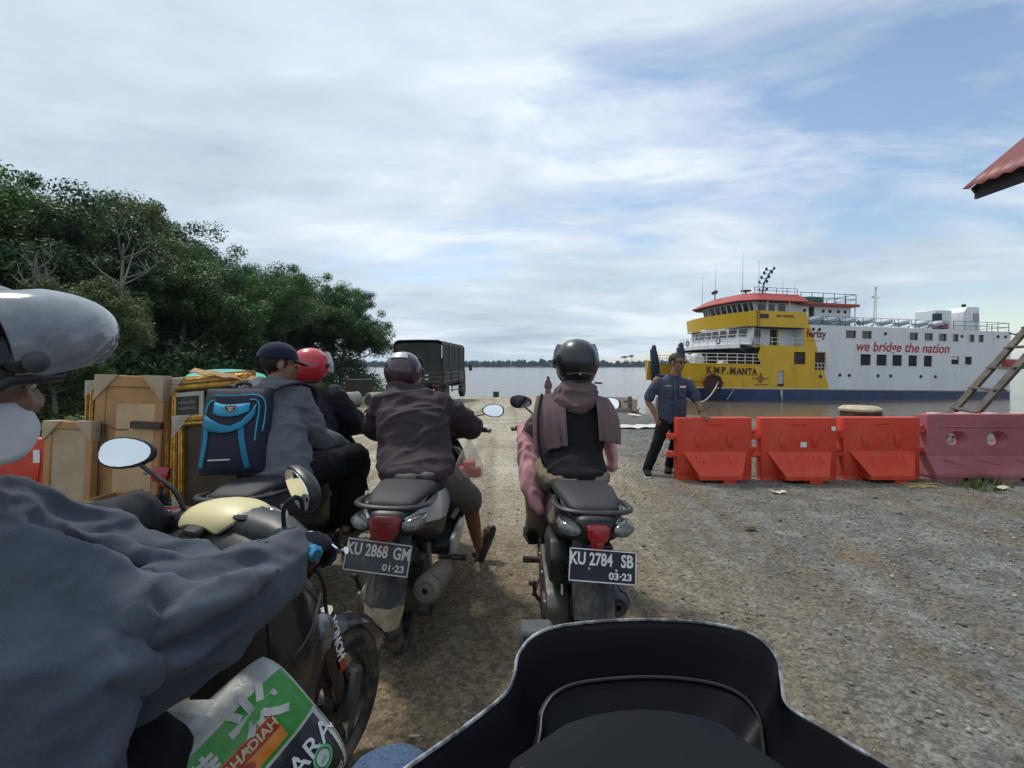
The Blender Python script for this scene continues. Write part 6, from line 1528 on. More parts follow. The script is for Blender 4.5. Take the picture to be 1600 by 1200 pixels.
    b = MB(); b.tube([V(0.175, 2.78, 1.25), V(0.15, 2.66, 1.17), V(0.145, 2.585, 1.03), V(0.16, 2.56, 0.92), V(0.19, 2.57, 0.86)], 0.007, 6, smooth=4); putmb('bag_strap', b, 'c_black', root)
    shoe(root, V(0.13, 2.93, 0.315), V(0.11, 3.15, 0.315), V(0, 0, 1), 'c_black', 'seat'); shoe(root, V(0.52, 2.93, 0.315), V(0.54, 3.15, 0.315), V(0, 0, 1), 'c_black', 'seat')
    h = helmet(root, hc, V(0, 1, -0.03), mat('helmet_black_shell', (0.010, 0.012, 0.015), 0.33, coat=0.35, dirt=0.1), V(0, 0.03, 1), 1.02, visor='visor_smoke')
    mt = basis(hc + V(0, -0.140, -0.065), X_, V(0, 0.20, 1).normalized(), V(0, -1, 0.20).normalized())
    b = MB()
    for sx in (-1, 1):
        for k in range(4): b.tube([mt @ V(sx * (0.012 + k * 0.016), 0.004 - k * 0.002, 0.012 - 0.003 * k), mt @ V(sx * (0.026 + k * 0.016), 0.010 - k * 0.001, 0.008 - 0.005 * k)], 0.0025, 5)
    b.prism([(0, 0.010), (-0.009, 0), (0, -0.012), (0.009, 0)], 0.003, mt @ Matrix.Translation((0, 0.002, 0.013)))
    putmb('wing_emblem', b, mat('emblem_grey', (0.16, 0.16, 0.17), 0.4, 0.5), root, h)
    b = MB(); b.tube([hc + V(0.09, -0.09, -0.115), hc + V(0.135, -0.09, -0.118)], 0.006, 6); putmb('helmet_clip', b, 'black_plastic', root, h)
rider_woman()

# ---------- pillion with the cap and hoodie
def rider_pillion():
    root = person(V(-1.30, 2.60, 0.0), 'pillion rider in a grey hoodie and navy cap looking to the right', 'riders in the queue')
    sh_l, sh_r = V(-1.62, 2.78, 1.19), V(-1.27, 2.80, 1.215)
    el_r, wr_r, el_l, wr_l = V(-1.175, 2.87, 0.985), V(-1.07, 3.02, 0.90), V(-1.72, 2.90, 0.98), V(-1.55, 3.05, 0.90)
    hr, kr, ar = V(-1.19, 2.64, 0.82), V(-1.00, 3.04, 0.83), V(-1.03, 2.99, 0.45); hl, kl, al = V(-1.42, 2.64, 0.82), V(-1.60, 3.0, 0.82), V(-1.56, 2.96, 0.45)
    hc = V(-1.375, 2.80, 1.425); f = V(0.82, 0.56, -0.10)
    b = MB(); mt = head(b, hc, f); limb(b, [V(-1.42, 2.78, 1.2), V(-1.39, 2.79, 1.33)], [0.06, 0.052])
    torso(b, [(V(-1.30, 2.62, 0.82), 0.14, 0.10, X_, Y_), (V(-1.34, 2.66, 1.0), 0.12, 0.09, X_, Y_), (V(-1.43, 2.77, 1.2), 0.15, 0.08, X_, Y_)])
    for s_, e_, w_ in ((sh_r, el_r, wr_r), (sh_l, el_l, wr_l)): limb(b, [s_, e_, w_], [0.05, 0.042, 0.028])
    for h_, k_, a_ in ((hr, kr, ar), (hl, kl, al)): limb(b, [h_, k_, a_], [0.07, 0.055, 0.034])
    hand(b, wr_r, V(0.5, 0.8, -0.2), V(0, 0.1, -1), V(-0.7, 0.5, 0), 0.25); hand(b, wr_l, V(-0.2, 1, -0.2), V(0, 0.1, -1), V(1, 0, 0), 0.25)
    foot(b, V(-1.035, 2.94, 0.40), V(-0.97, 3.16, 0.385), ar); foot(b, V(-1.56, 2.92, 0.40), V(-1.58, 3.14, 0.385), al)
    put('body', fuse(b, 0.008, 3), 'skin', root); face_details(mt, root)
    b = MB(); b.ell((0, 0, 0), (0.079, 0.098, 0.080), mt=mt @ Matrix.Translation((0, -0.016, 0.028))); hr_ = putmb('hair', b, 'hair', root)
    bm = bmesh.new(); bm.from_mesh(hr_.data); iv = mt.inverted() @ Matrix.Translation(Vector(root.location)); bmesh.ops.delete(bm, geom=[v for v in bm.verts if (iv @ v.co).y > 0.055 or (iv @ v.co).z < -0.06 - (iv @ v.co).y * -0.3], context='VERTS'); bm.to_mesh(hr_.data); bm.free()
    b = MB(); b.tube([mt @ V(-0.018, 0.099, -0.048), mt @ V(0, 0.105, -0.046), mt @ V(0.018, 0.099, -0.048)], [0.003, 0.0045, 0.003], 6); putmb('moustache', b, 'hair', root)
    # hoodie
    b = MB(); torso(b, [(V(-1.275, 2.60, 0.775), 0.175, 0.13, X_, Y_), (V(-1.28, 2.61, 0.84), 0.185, 0.14, X_, Y_), (V(-1.33, 2.65, 0.98), 0.178, 0.135, X_, Y_), (V(-1.40, 2.73, 1.12), 0.188, 0.125, X_, V(0, 1, -0.2)), (V(-1.435, 2.78, 1.21), 0.165, 0.10, X_, V(0, 1, -0.3)), (V(-1.43, 2.80, 1.26), 0.09, 0.08, X_, V(0, 1, -0.3))])
    limb(b, [sh_r, sh_r.lerp(el_r, 0.5), el_r, el_r.lerp(wr_r, 0.5), wr_r], [0.088, 0.080, 0.072, 0.062, 0.045]); limb(b, [sh_l, el_l, wr_l], [0.088, 0.072, 0.045])
    b.tube([V(-1.30, 2.84, 1.285), V(-1.32, 2.75, 1.29), V(-1.40, 2.695, 1.275), V(-1.485, 2.72, 1.28), V(-1.52, 2.80, 1.285)], [0.045, 0.052, 0.055, 0.052, 0.045], 12, smooth=4); b.ell(V(-1.40, 2.71, 1.24), (0.10, 0.06, 0.07))
    b.tube([V(-1.33, 2.86, 1.31), V(-1.335, 2.77, 1.325), V(-1.40, 2.725, 1.32), V(-1.47, 2.76, 1.32)], 0.035, 10, smooth=4)
    put('hoodie', crease(wrinkle(fuse(b, 0.009, 3), 0.008, 8, (1, 1, 1.3), 3.0), 0.013, 8.0, (0.6, 0.6, -0.4), 0.4, 2.0, 3.0), 'c_hoodie', root)
    b = MB(); torso(b, [(V(-1.30, 2.62, 0.79), 0.17, 0.13, X_, Y_), (V(-1.30, 2.64, 0.87), 0.165, 0.12, X_, Y_)])
    for h_, k_, a_ in ((hr, kr, ar), (hl, kl, al)): limb(b, [h_, h_.lerp(k_, 0.6), k_, k_.lerp(a_, 0.5), a_ + V(0, 0, -0.01)], [0.105, 0.095, 0.082, 0.08, 0.072])
    put('trousers', wrinkle(fuse(b, 0.011, 3), 0.009, 8, (1, 1, 1), 8.0), 'c_black', root)
    sandal(root, V(-1.04, 2.92, 0.37), V(-0.965, 3.175, 0.355), V(0, 0.0, 1), 'c_greybrown', 'c_greybrown'); sandal(root, V(-1.56, 2.9, 0.37), V(-1.585, 3.16, 0.355), V(0, 0, 1), 'c_greybrown', 'c_greybrown')
    # cap
    rows = []
    for j in range(9):
        el = R(90 - 86 * j / 8); rows.append([mt @ V(0.094 * math.cos(el) ** 0.85 * math.cos(2 * math.pi * i / 24), 0.114 * math.cos(el) ** 0.85 * math.sin(2 * math.pi * i / 24) - 0.014, 0.030 + 0.102 * math.sin(el)) for i in range(25)])
    b = MB(); b.sheet(rows, 0.004); cp = putmb('cap', b, 'c_navy', root, None, 70)
    rows = [[mt @ V(x, (0.090 + 0.092 * k) * math.sqrt(max(0, 1 - (x / 0.1) ** 2 * (0.75 - 0.3 * k))) - 0.008, 0.036 - 0.026 * k - 0.10 * (abs(x)) ** 1.4 * 2.2) for x in [-0.078 + 0.013 * i for i in range(13)]] for k in (0, 0.33, 0.66, 1.0)]
    b = MB(); b.sheet(rows, 0.005); putmb('cap_peak', b, 'c_navy', root, cp, 70)
    b = MB(); b.ell(mt @ V(0, -0.014, 0.133), 0.007); putmb('cap_button', b, 'c_navy', root, cp)
rider_pillion()

def backpack():
    c = V(-1.475, 2.545, 1.07); root = empty('backpack', c, label='navy and bright blue backpack worn by the pillion rider', cat='backpack')
    dk = mat('pack_navy', (0.012, 0.014, 0.030), 0.75, bump=0.35, bscale=250); bl = mat('pack_blue', (0.012, 0.17, 0.29), 0.7, bump=0.3, bscale=250); lb = mat('pack_light_blue', (0.025, 0.30, 0.48), 0.7, bump=0.3, bscale=250)
    r = V(0.97, 0.24, 0.0).normalized(); u = V(-0.16, 0.26, 1).normalized(); n = r.cross(u)      # points towards the camera
    u = n.cross(r); T = basis(V(0, 0, 0), r, u, n)                                            # local z = outward (towards the camera)
    hw, hh, D = 0.165, 0.235, 0.11
    def surf(x, y):          # outer skin height over the pack's back plane
        ex = max(0, 1 - abs(x / hw) ** 3.4); ey = max(0, 1 - abs((y + 0.01) / (hh + 0.005)) ** 4.0)
        return (D * (0.55 + 0.45 * (1 - max(0, y) / hh * 0.55)) * (ex * ey) ** 0.42)
    rows = [[T @ V(hw * math.sin(math.pi * i / 32), hh * math.sin(math.pi * j / 40), surf(hw * math.sin(math.pi * i / 32), hh * math.sin(math.pi * j / 40))) for i in range(-16, 17)] for j in range(-20, 21)]
    b = MB(); b.sheet(rows, -0.0); b.loft([[T @ V(hw * 0.98 * math.copysign(abs(math.cos(t)) ** 0.5, math.cos(t)), hh * 0.98 * math.copysign(abs(math.sin(t)) ** 0.5, math.sin(t)), z) for t in [2 * math.pi * k / 28 for k in range(28)]] for z in (-0.10, -0.03, 0.012)])
    b.build('main_pocket', dk, root, 60)
    def patch(poly_rows, m, name, off=0.006):
        b = MB(); b.sheet([[T @ V(x, y, surf(x, y) + off) for x, y in row] for row in poly_rows], 0.003); return b.build(name, m, root, 180)
    def strip(pts, w, m, name, off=0.007):
        pts = curve([V(p[0], p[1], 0) for p in pts], 8); rows = []
        for i, p in enumerate(pts):
            d = (pts[min(i + 1, len(pts) - 1)] - pts[max(i - 1, 0)]).normalized(); q = V(-d.y, d.x, 0) * w
            rows.append([(p.x + q.x * f, p.y + q.y * f) for f in (-1, -0.33, 0.33, 1)])
        return patch(rows, m, name, off)
    # light panel with the badge, blue chevron, two stripes running down
    patch([[(x, y0 + (y1 - y0) * f) for x, y0, y1 in ((-0.095, 0.075, 0.14), (-0.06, 0.06, 0.125), (-0.02, 0.055, 0.12), (0.03, 0.062, 0.125), (0.075, 0.085, 0.13))] for f in (0, 0.33, 0.66, 1)], lb, 'front_panel')
    patch([[(x, y0 + (y1 - y0) * f) for x, y0, y1 in ((-0.138, 0.00, 0.075), (-0.10, -0.02, 0.045), (-0.05, -0.03, 0.015), (-0.005, -0.028, 0.004), (0.045, -0.01, 0.03), (0.085, 0.03, 0.085), (0.105, 0.07, 0.13))] for f in (0, 0.33, 0.66, 1)], bl, 'chevron', 0.009)
    strip([(-0.125, 0.01), (-0.12, -0.06), (-0.125, -0.13), (-0.135, -0.20)], 0.013, bl, 'stripe'); strip([(0.045, 0.0), (0.055, -0.07), (0.07, -0.14), (0.085, -0.21)], 0.014, bl, 'stripe')
    for pts in ([(0.07, 0.15), (0.105, 0.145), (0.118, 0.10), (0.115, 0.0), (0.112, -0.07)], [(-0.10, 0.178), (0.0, 0.175), (0.10, 0.178), (0.14, 0.14), (0.145, 0.05), (0.14, -0.02)], [(-0.135, 0.08), (-0.125, 0.135), (-0.10, 0.15)]):
        pts = curve([V(p[0], p[1], 0) for p in pts], 6); b = MB(); b.tube([T @ V(p.x, p.y, surf(p.x, p.y) + 0.006) for p in pts], 0.0042, 6); b.build('zip', lb, root, 60)
    b = MB(); pts = [(-0.028, 0.018), (0.028, 0.018), (0.026, -0.004), (0, -0.028), (-0.026, -0.004)]; cz = surf(-0.02, 0.095) + 0.012
    Tb = T @ Matrix.Translation((-0.012, 0.095, cz)); b.prism(pts, 0.004, Tb, 0.001); bd = b.build('badge', 'plate', root)
    b = MB()
    for i in range(5): p, q = V(*pts[i], 0.004), V(*pts[(i + 1) % 5], 0.004); b.bar(Tb @ p, Tb @ q, 0.003, 0.003)
    b.box((0, 0.008, 0.004), (0.034, 0.005, 0.003), mt=Tb); b.box((0, -0.004, 0.004), (0.006, 0.022, 0.003), mt=Tb); b.box((-0.009, -0.002, 0.004), (0.004, 0.014, 0.003), mt=Tb); b.box((0.009, -0.002, 0.004), (0.004, 0.014, 0.003), mt=Tb); b.build('badge_mark', 'plate_grey', bd)
    lettering('TRAVEL GEAR', 0.0001, T, 'plate_grey', root) if False else None
    b = MB(); b.box((-0.045, -0.165, surf(-0.045, -0.165) + 0.004), (0.10, 0.008, 0.003), mt=T); b.build('name_strip', 'plate_grey', root)
    b = MB(); b.tube([T @ V(-0.04, 0.22, -0.03), T @ V(-0.03, 0.265, -0.03), T @ V(0.03, 0.265, -0.03), T @ V(0.04, 0.22, -0.03)], 0.009, 8, smooth=4); b.build('top_handle', dk, root)
    for x0, pts in ((0.09, [V(-1.36, 2.66, 1.27), V(-1.295, 2.71, 1.305), V(-1.23, 2.80, 1.31), V(-1.20, 2.89, 1.24), V(-1.20, 2.84, 1.05), V(-1.24, 2.72, 0.92), V(-1.30, 2.60, 0.87)]), (-0.09, [V(-1.50, 2.66, 1.27), V(-1.58, 2.71, 1.30), V(-1.66, 2.80, 1.29), V(-1.66, 2.90, 1.2), V(-1.62, 2.8, 1.0)])):
        pts = curve([p - c for p in pts], 6); b = MB(); b.tube(pts, 0.022, 8, flat=(1.0, 0.38), up=V(0, 0, 1)); b.build('shoulder_strap', dk, root)
    b = MB(); b.tube([T @ V(0.165, -0.10, -0.03), T @ V(0.19, -0.14, 0.0), T @ V(0.18, -0.19, -0.02)], [0.02, 0.03, 0.02], 8, smooth=4); b.build('side_pocket', dk, root)
backpack()

# ---------- driver with the red helmet
def rider_red():
    root = person(V(-1.31, 3.0, 0.0), 'driver in a red helmet and black jacket in front of the pillion rider', 'riders in the queue')
    sh_l, sh_r = V(-1.56, 3.17, 1.20), V(-1.20, 3.17, 1.205); el_r, wr_r, el_l, wr_l = V(-1.085, 3.26, 1.03), V(-1.045, 3.36, 0.985), V(-1.66, 3.28, 1.02), V(-1.58, 3.38, 0.99)
    hr, kr, ar = V(-1.20, 3.02, 0.80), V(-1.13, 3.38, 0.68), V(-1.17, 3.30, 0.38); hl, kl, al = V(-1.42, 3.02, 0.80), V(-1.50, 3.38, 0.68), V(-1.46, 3.30, 0.38)
    hc = V(-1.385, 3.26, 1.405)
    b = MB(); head(b, hc + V(0, 0.01, -0.02), V(0.35, 1, -0.1)); limb(b, [V(-1.38, 3.2, 1.2), V(-1.385, 3.24, 1.32)], [0.058, 0.052])
    torso(b, [(V(-1.31, 3.0, 0.8), 0.14, 0.1, X_, Y_), (V(-1.34, 3.08, 1.0), 0.13, 0.09, X_, Y_), (V(-1.38, 3.17, 1.2), 0.15, 0.08, X_, Y_)])
    for s_, e_, w_ in ((sh_r, el_r, wr_r), (sh_l, el_l, wr_l)): limb(b, [s_, e_, w_], [0.05, 0.042, 0.028])
    for h_, k_, a_ in ((hr, kr, ar), (hl, kl, al)): limb(b, [h_, k_, a_], [0.07, 0.055, 0.034])
    hand(b, wr_r, V(0.1, 1, -0.1), V(0, 0.2, -1), V(-1, 0, 0), 0.9); hand(b, wr_l, V(0.1, 1, -0.1), V(0, 0.2, -1), V(1, 0, 0), 0.9)
    foot(b, V(-1.17, 3.25, 0.34), V(-1.17, 3.48, 0.335), ar); foot(b, V(-1.46, 3.25, 0.34), V(-1.46, 3.48, 0.335), al)
    put('body', fuse(b, 0.0095, 3), 'skin', root)
    b = MB(); torso(b, [(V(-1.31, 2.98, 0.76), 0.19, 0.14, X_, Y_), (V(-1.33, 3.03, 0.95), 0.19, 0.14, X_, Y_), (V(-1.36, 3.12, 1.10), 0.20, 0.13, X_, V(0, 1, -0.3)), (V(-1.375, 3.18, 1.20), 0.175, 0.105, X_, V(0, 1, -0.4)), (V(-1.38, 3.21, 1.26), 0.09, 0.075, X_, V(0, 1, -0.4))])
    limb(b, [sh_r, el_r, wr_r], [0.088, 0.075, 0.05]); limb(b, [sh_l, el_l, wr_l], [0.088, 0.075, 0.05])
    put('jacket', wrinkle(fuse(b, 0.011, 3), 0.010, 8, (1, 1, 1.3), 7.0), 'c_blackjkt', root)
    b = MB(); torso(b, [(V(-1.31, 3.0, 0.77), 0.17, 0.12, X_, Y_), (V(-1.31, 3.02, 0.86), 0.16, 0.12, X_, Y_)])
    for h_, k_, a_ in ((hr, kr, ar), (hl, kl, al)): limb(b, [h_, k_, a_], [0.1, 0.08, 0.06])
    put('trousers', wrinkle(fuse(b, 0.012, 3), 0.009, 8, (1, 1, 1), 2.0), 'c_black', root)
    helmet(root, hc, V(0.42, 1, -0.08), mat('helmet_red_shell', (0.50, 0.022, 0.035), 0.3, coat=0.5, dirt=0.1), V(0.0, 0.08, 1), 0.96, visor='visor_clear')
rider_red()

# ---------- the near rider at the left edge
def rider_near():
    root = person(V(-1.0, 0.62, 0.0), 'near rider in a blue-grey jacket with a raised smoked visor and white mask', 'riders in the queue')
    f = V(0.358, 0.934, 0).normalized(); rt = V(0.934, -0.358, 0)
    hc = V(-0.885, 0.75, 1.405)
    sh_r, sh_l = V(-0.83, 0.72, 1.13), V(-1.18, 0.86, 1.15); el_r, wr_r = V(-0.685, 0.885, 0.955), V(-0.535, 1.085, 0.985); el_l, wr_l = V(-1.16, 1.08, 1.02), V(-1.045, 1.27, 0.995)
    hr, kr, ar = V(-0.92, 0.60, 0.80), V(-0.71, 0.90, 0.66), V(-0.74, 0.98, 0.37); hl, kl, al = V(-1.16, 0.70, 0.80), V(-1.04, 1.08, 0.68), V(-0.96, 1.05, 0.37)
    b = MB(); mt = head(b, hc + V(0, 0, -0.02), V(0.42, 0.9, -0.05)); limb(b, [V(-0.96, 0.72, 1.18), V(-0.88, 0.74, 1.31)], [0.06, 0.052])
    torso(b, [(V(-1.03, 0.62, 0.80), 0.14, 0.1, rt, f), (V(-1.02, 0.66, 1.0), 0.13, 0.1, rt, f), (V(-1.0, 0.75, 1.18), 0.16, 0.08, rt, f)])
    for s_, e_, w_ in ((sh_r, el_r, wr_r), (sh_l, el_l, wr_l)): limb(b, [s_, e_, w_], [0.05, 0.042, 0.028])
    for h_, k_, a_ in ((hr, kr, ar), (hl, kl, al)): limb(b, [h_, k_, a_], [0.07, 0.055, 0.034])
    hand(b, wr_r, f + V(0, 0, -0.1), V(0, 0.2, -1), -rt, 0.9); hand(b, wr_l, f, V(0, 0.2, -1), rt, 0.9)
    foot(b, V(-0.74, 0.94, 0.33), V(-0.66, 1.15, 0.325), ar); foot(b, V(-0.97, 1.01, 0.33), V(-0.89, 1.22, 0.325), al)
    put('body', fuse(b, 0.009, 3), 'skin', root); face_details(mt, root)
    # loose jacket: body, chest cloth, and a sleeve that hangs deep below the forearm
    b = MB(); torso(b, [(V(-1.02, 0.64, 0.70), 0.24, 0.20, rt, f), (V(-1.02, 0.64, 0.86), 0.235, 0.20, rt, f), (V(-1.01, 0.68, 1.02), 0.22, 0.17, rt, f), (V(-0.99, 0.75, 1.13), 0.20, 0.13, rt, f), (V(-0.95, 0.75, 1.21), 0.10, 0.09, rt, f)])
    b.tube([P(-60, 850, 0.80), P(90, 860, 0.92), P(250, 893, 1.02), P(400, 905, 1.08), P(455, 890, 1.10)], [0.115, 0.098, 0.070, 0.042, 0.03], 18, smooth=6)          # chest and far side of the sleeve
    up = V(0, 0, 1)
    def sl(px, py, d, hh, hd, tilt=0.0):
        ax = (wr_r - el_r).normalized(); sd = ax.cross(up).normalized(); u2 = (up + sd * tilt).normalized()
        return sup(P(px, py, d), hd, hh, 24, 2.1, sd, u2)
    b.loft([sl(-60, 980, 0.70, 0.16, 0.11), sl(40, 985, 0.74, 0.165, 0.11), sl(140, 1000, 0.79, 0.158, 0.10, 0.1), sl(225, 1008, 0.84, 0.138, 0.088, 0.2), sl(300, 985, 0.89, 0.112, 0.072, 0.3), sl(370, 952, 0.945, 0.090, 0.062, 0.3), sl(422, 920, 1.02, 0.068, 0.056, 0.2), sl(445, 893, 1.075, 0.058, 0.054, 0.1), sl(460, 878, 1.10, 0.054, 0.052, 0.0)])
    b.tube([el_r, wr_r - f * 0.02, wr_r + f * 0.03], [0.075, 0.060, 0.056], 16, smooth=3)
    b.loft([sl(-60, 1120, 0.66, 0.14, 0.12), sl(40, 1120, 0.68, 0.15, 0.11), sl(130, 1120, 0.72, 0.13, 0.09), sl(190, 1130, 0.76, 0.09, 0.05)])                             # jacket skirt below
    for pts, r_ in (([(20, 850, .74), (110, 905, .74), (190, 960, .755), (238, 1008, .775)], 0.030), ([(-20, 930, .68), (80, 985, .685), (170, 1030, .715), (240, 1060, .76)], 0.028), ([(245, 1000, .775), (310, 950, .815), (380, 915, .875), (440, 885, .99)], 0.026),
                    ([(240, 1040, .765), (310, 1015, .815), (380, 970, .885)], 0.022), ([(0, 1060, .64), (90, 1090, .665), (180, 1100, .715)], 0.030), ([(60, 800, .85), (180, 855, .90), (300, 880, .97), (420, 885, 1.03)], 0.020)):
        b.tube([P(*q) for q in pts], [r_ * 0.5] + [r_] * (len(pts) - 2) + [r_ * 0.5], 10, smooth=6)
    me = fuse(b, 0.0075, 5); wrinkle(me, 0.008, 6.5, (1.0, 1.0, 1.2), 3.3, 0.25); crease(me, 0.022, 5.2, wr_r - sh_r, 0.35, 2.2, 3.0); crease(me, 0.010, 11.0, wr_r - sh_r + V(0, 0, 0.25), 0.45, 7.4, 3.0); wrinkle(me, 0.0025, 19, (1, 1, 1), 8.0, 0.3)
    put('jacket', me, 'c_bluegrey', root)
    b = MB(); limb(b, [sh_l, el_l, wr_l], [0.10, 0.085, 0.062]); b.tube([wr_l - f * 0.05, wr_l + f * 0.02, wr_l + f * 0.07 + V(0, 0, 0.01)], [0.066, 0.075, 0.08], 16); put('left_sleeve', wrinkle(fuse(b, 0.010, 3), 0.010, 9, (1, 1, 1), 4.0), mat('charcoal_cloth', (0.020, 0.022, 0.026), 0.9, bump=0.3, bscale=220), root)
    b = MB(); hand(b, wr_r + f * 0.012 + rt * 0.01, f + V(0, 0, -0.05), V(0, 0.2, -1), -rt, 0.95, 1.22); b.tube([wr_r - f * 0.05, wr_r + f * 0.035], [0.050, 0.044], 16); put('glove', fuse(b, 0.006, 2), 'c_blackjkt', root)
    b = MB(); torso(b, [(V(-1.03, 0.64, 0.76), 0.18, 0.13, rt, f), (V(-1.03, 0.66, 0.86), 0.17, 0.12, rt, f)])
    for h_, k_, a_ in ((hr, kr, ar), (hl, kl, al)): limb(b, [h_, h_.lerp(k_, 0.6), k_, a_], [0.11, 0.10, 0.085, 0.065])
    put('trousers', wrinkle(fuse(b, 0.011, 3), 0.009, 8, (1, 1, 1), 2.5), 'c_black', root)
    shoe(root, V(-0.75, 0.93, 0.315), V(-0.66, 1.17, 0.315), V(0, 0, 1), 'c_black', 'seat'); shoe(root, V(-0.98, 1.0, 0.315), V(-0.89, 1.24, 0.315), V(0, 0, 1), 'c_black', 'seat')
    hf = V(0.42, 0.9, 0.0).normalized(); r = hf.cross(V(0, 0, 1)); T = basis(hc, r, hf, V(0, 0, 1))
    h = helmet(root, hc + V(0, 0, 0.01), hf, mat('helmet_near_shell', (0.010, 0.010, 0.012), 0.3, coat=0.4), V(0, 0, 1), 1.04, opn=0.55)
    # raised bubble visor: a long rounded shell tipped up over the brow
    Tv = T @ Matrix.Translation((0, 0.012, 0.035)) @ Matrix.Rotation(R(13), 4, 'X'); rows = []
    for j in range(15):
        el = R(-38 + 100 * j / 14)
        rows.append([Tv @ V(0.142 * math.cos(el) ** 0.6 * math.cos(R(a)), 0.205 * math.cos(el) ** 0.75 * math.sin(R(a)) ** 1.0 + 0.0, 0.088 * math.sin(el) + 0.01) for a in range(2, 180, 8)])
    b = MB(); b.sheet(rows, 0.0035); putmb('visor', b, mat('visor_near', (0.20, 0.215, 0.235), 0.12, coat=0.6, alpha=0.90, var=0.3, vscale=14), root, h, 80)
    b = MB(); b.tube([p for p in rows[0]], 0.0035, 6); putmb('visor_rim', b, mat('visor_rim', (0.35, 0.36, 0.37), 0.3), root, h)
    b = MB(); b.lathe([(0, 0.017), (0.006, 0.017), (0.012, 0.009), (0.014, 0.002)], Tv @ V(0.138, 0.030, -0.022), r, 16); putmb('visor_screw', b, 'grey_plastic', root, h)
    b = MB(); b.box((0.136, -0.015, 0.0), (0.012, 0.05, 0.045), mt=Tv, bev=0.008); putmb('visor_hinge', b, 'black_plastic', root, h)
    b = MB()
    rows = []
    for j in range(9):
        t = j / 8; rows.append([T @ V(0.078 * math.cos(R(a)), (0.045 + 0.055 * math.sin(math.pi * (0.12 + 0.74 * t)) ** 0.7) * math.sin(R(a)) + 0.0, -0.045 - 0.098 * t) for a in range(4, 178, 9)])
    b.sheet(rows, 0.003); putmb('face_mask', b, cloth('mask_white', (0.62, 0.62, 0.63), bump=0.15), root, None, 180)
rider_near()

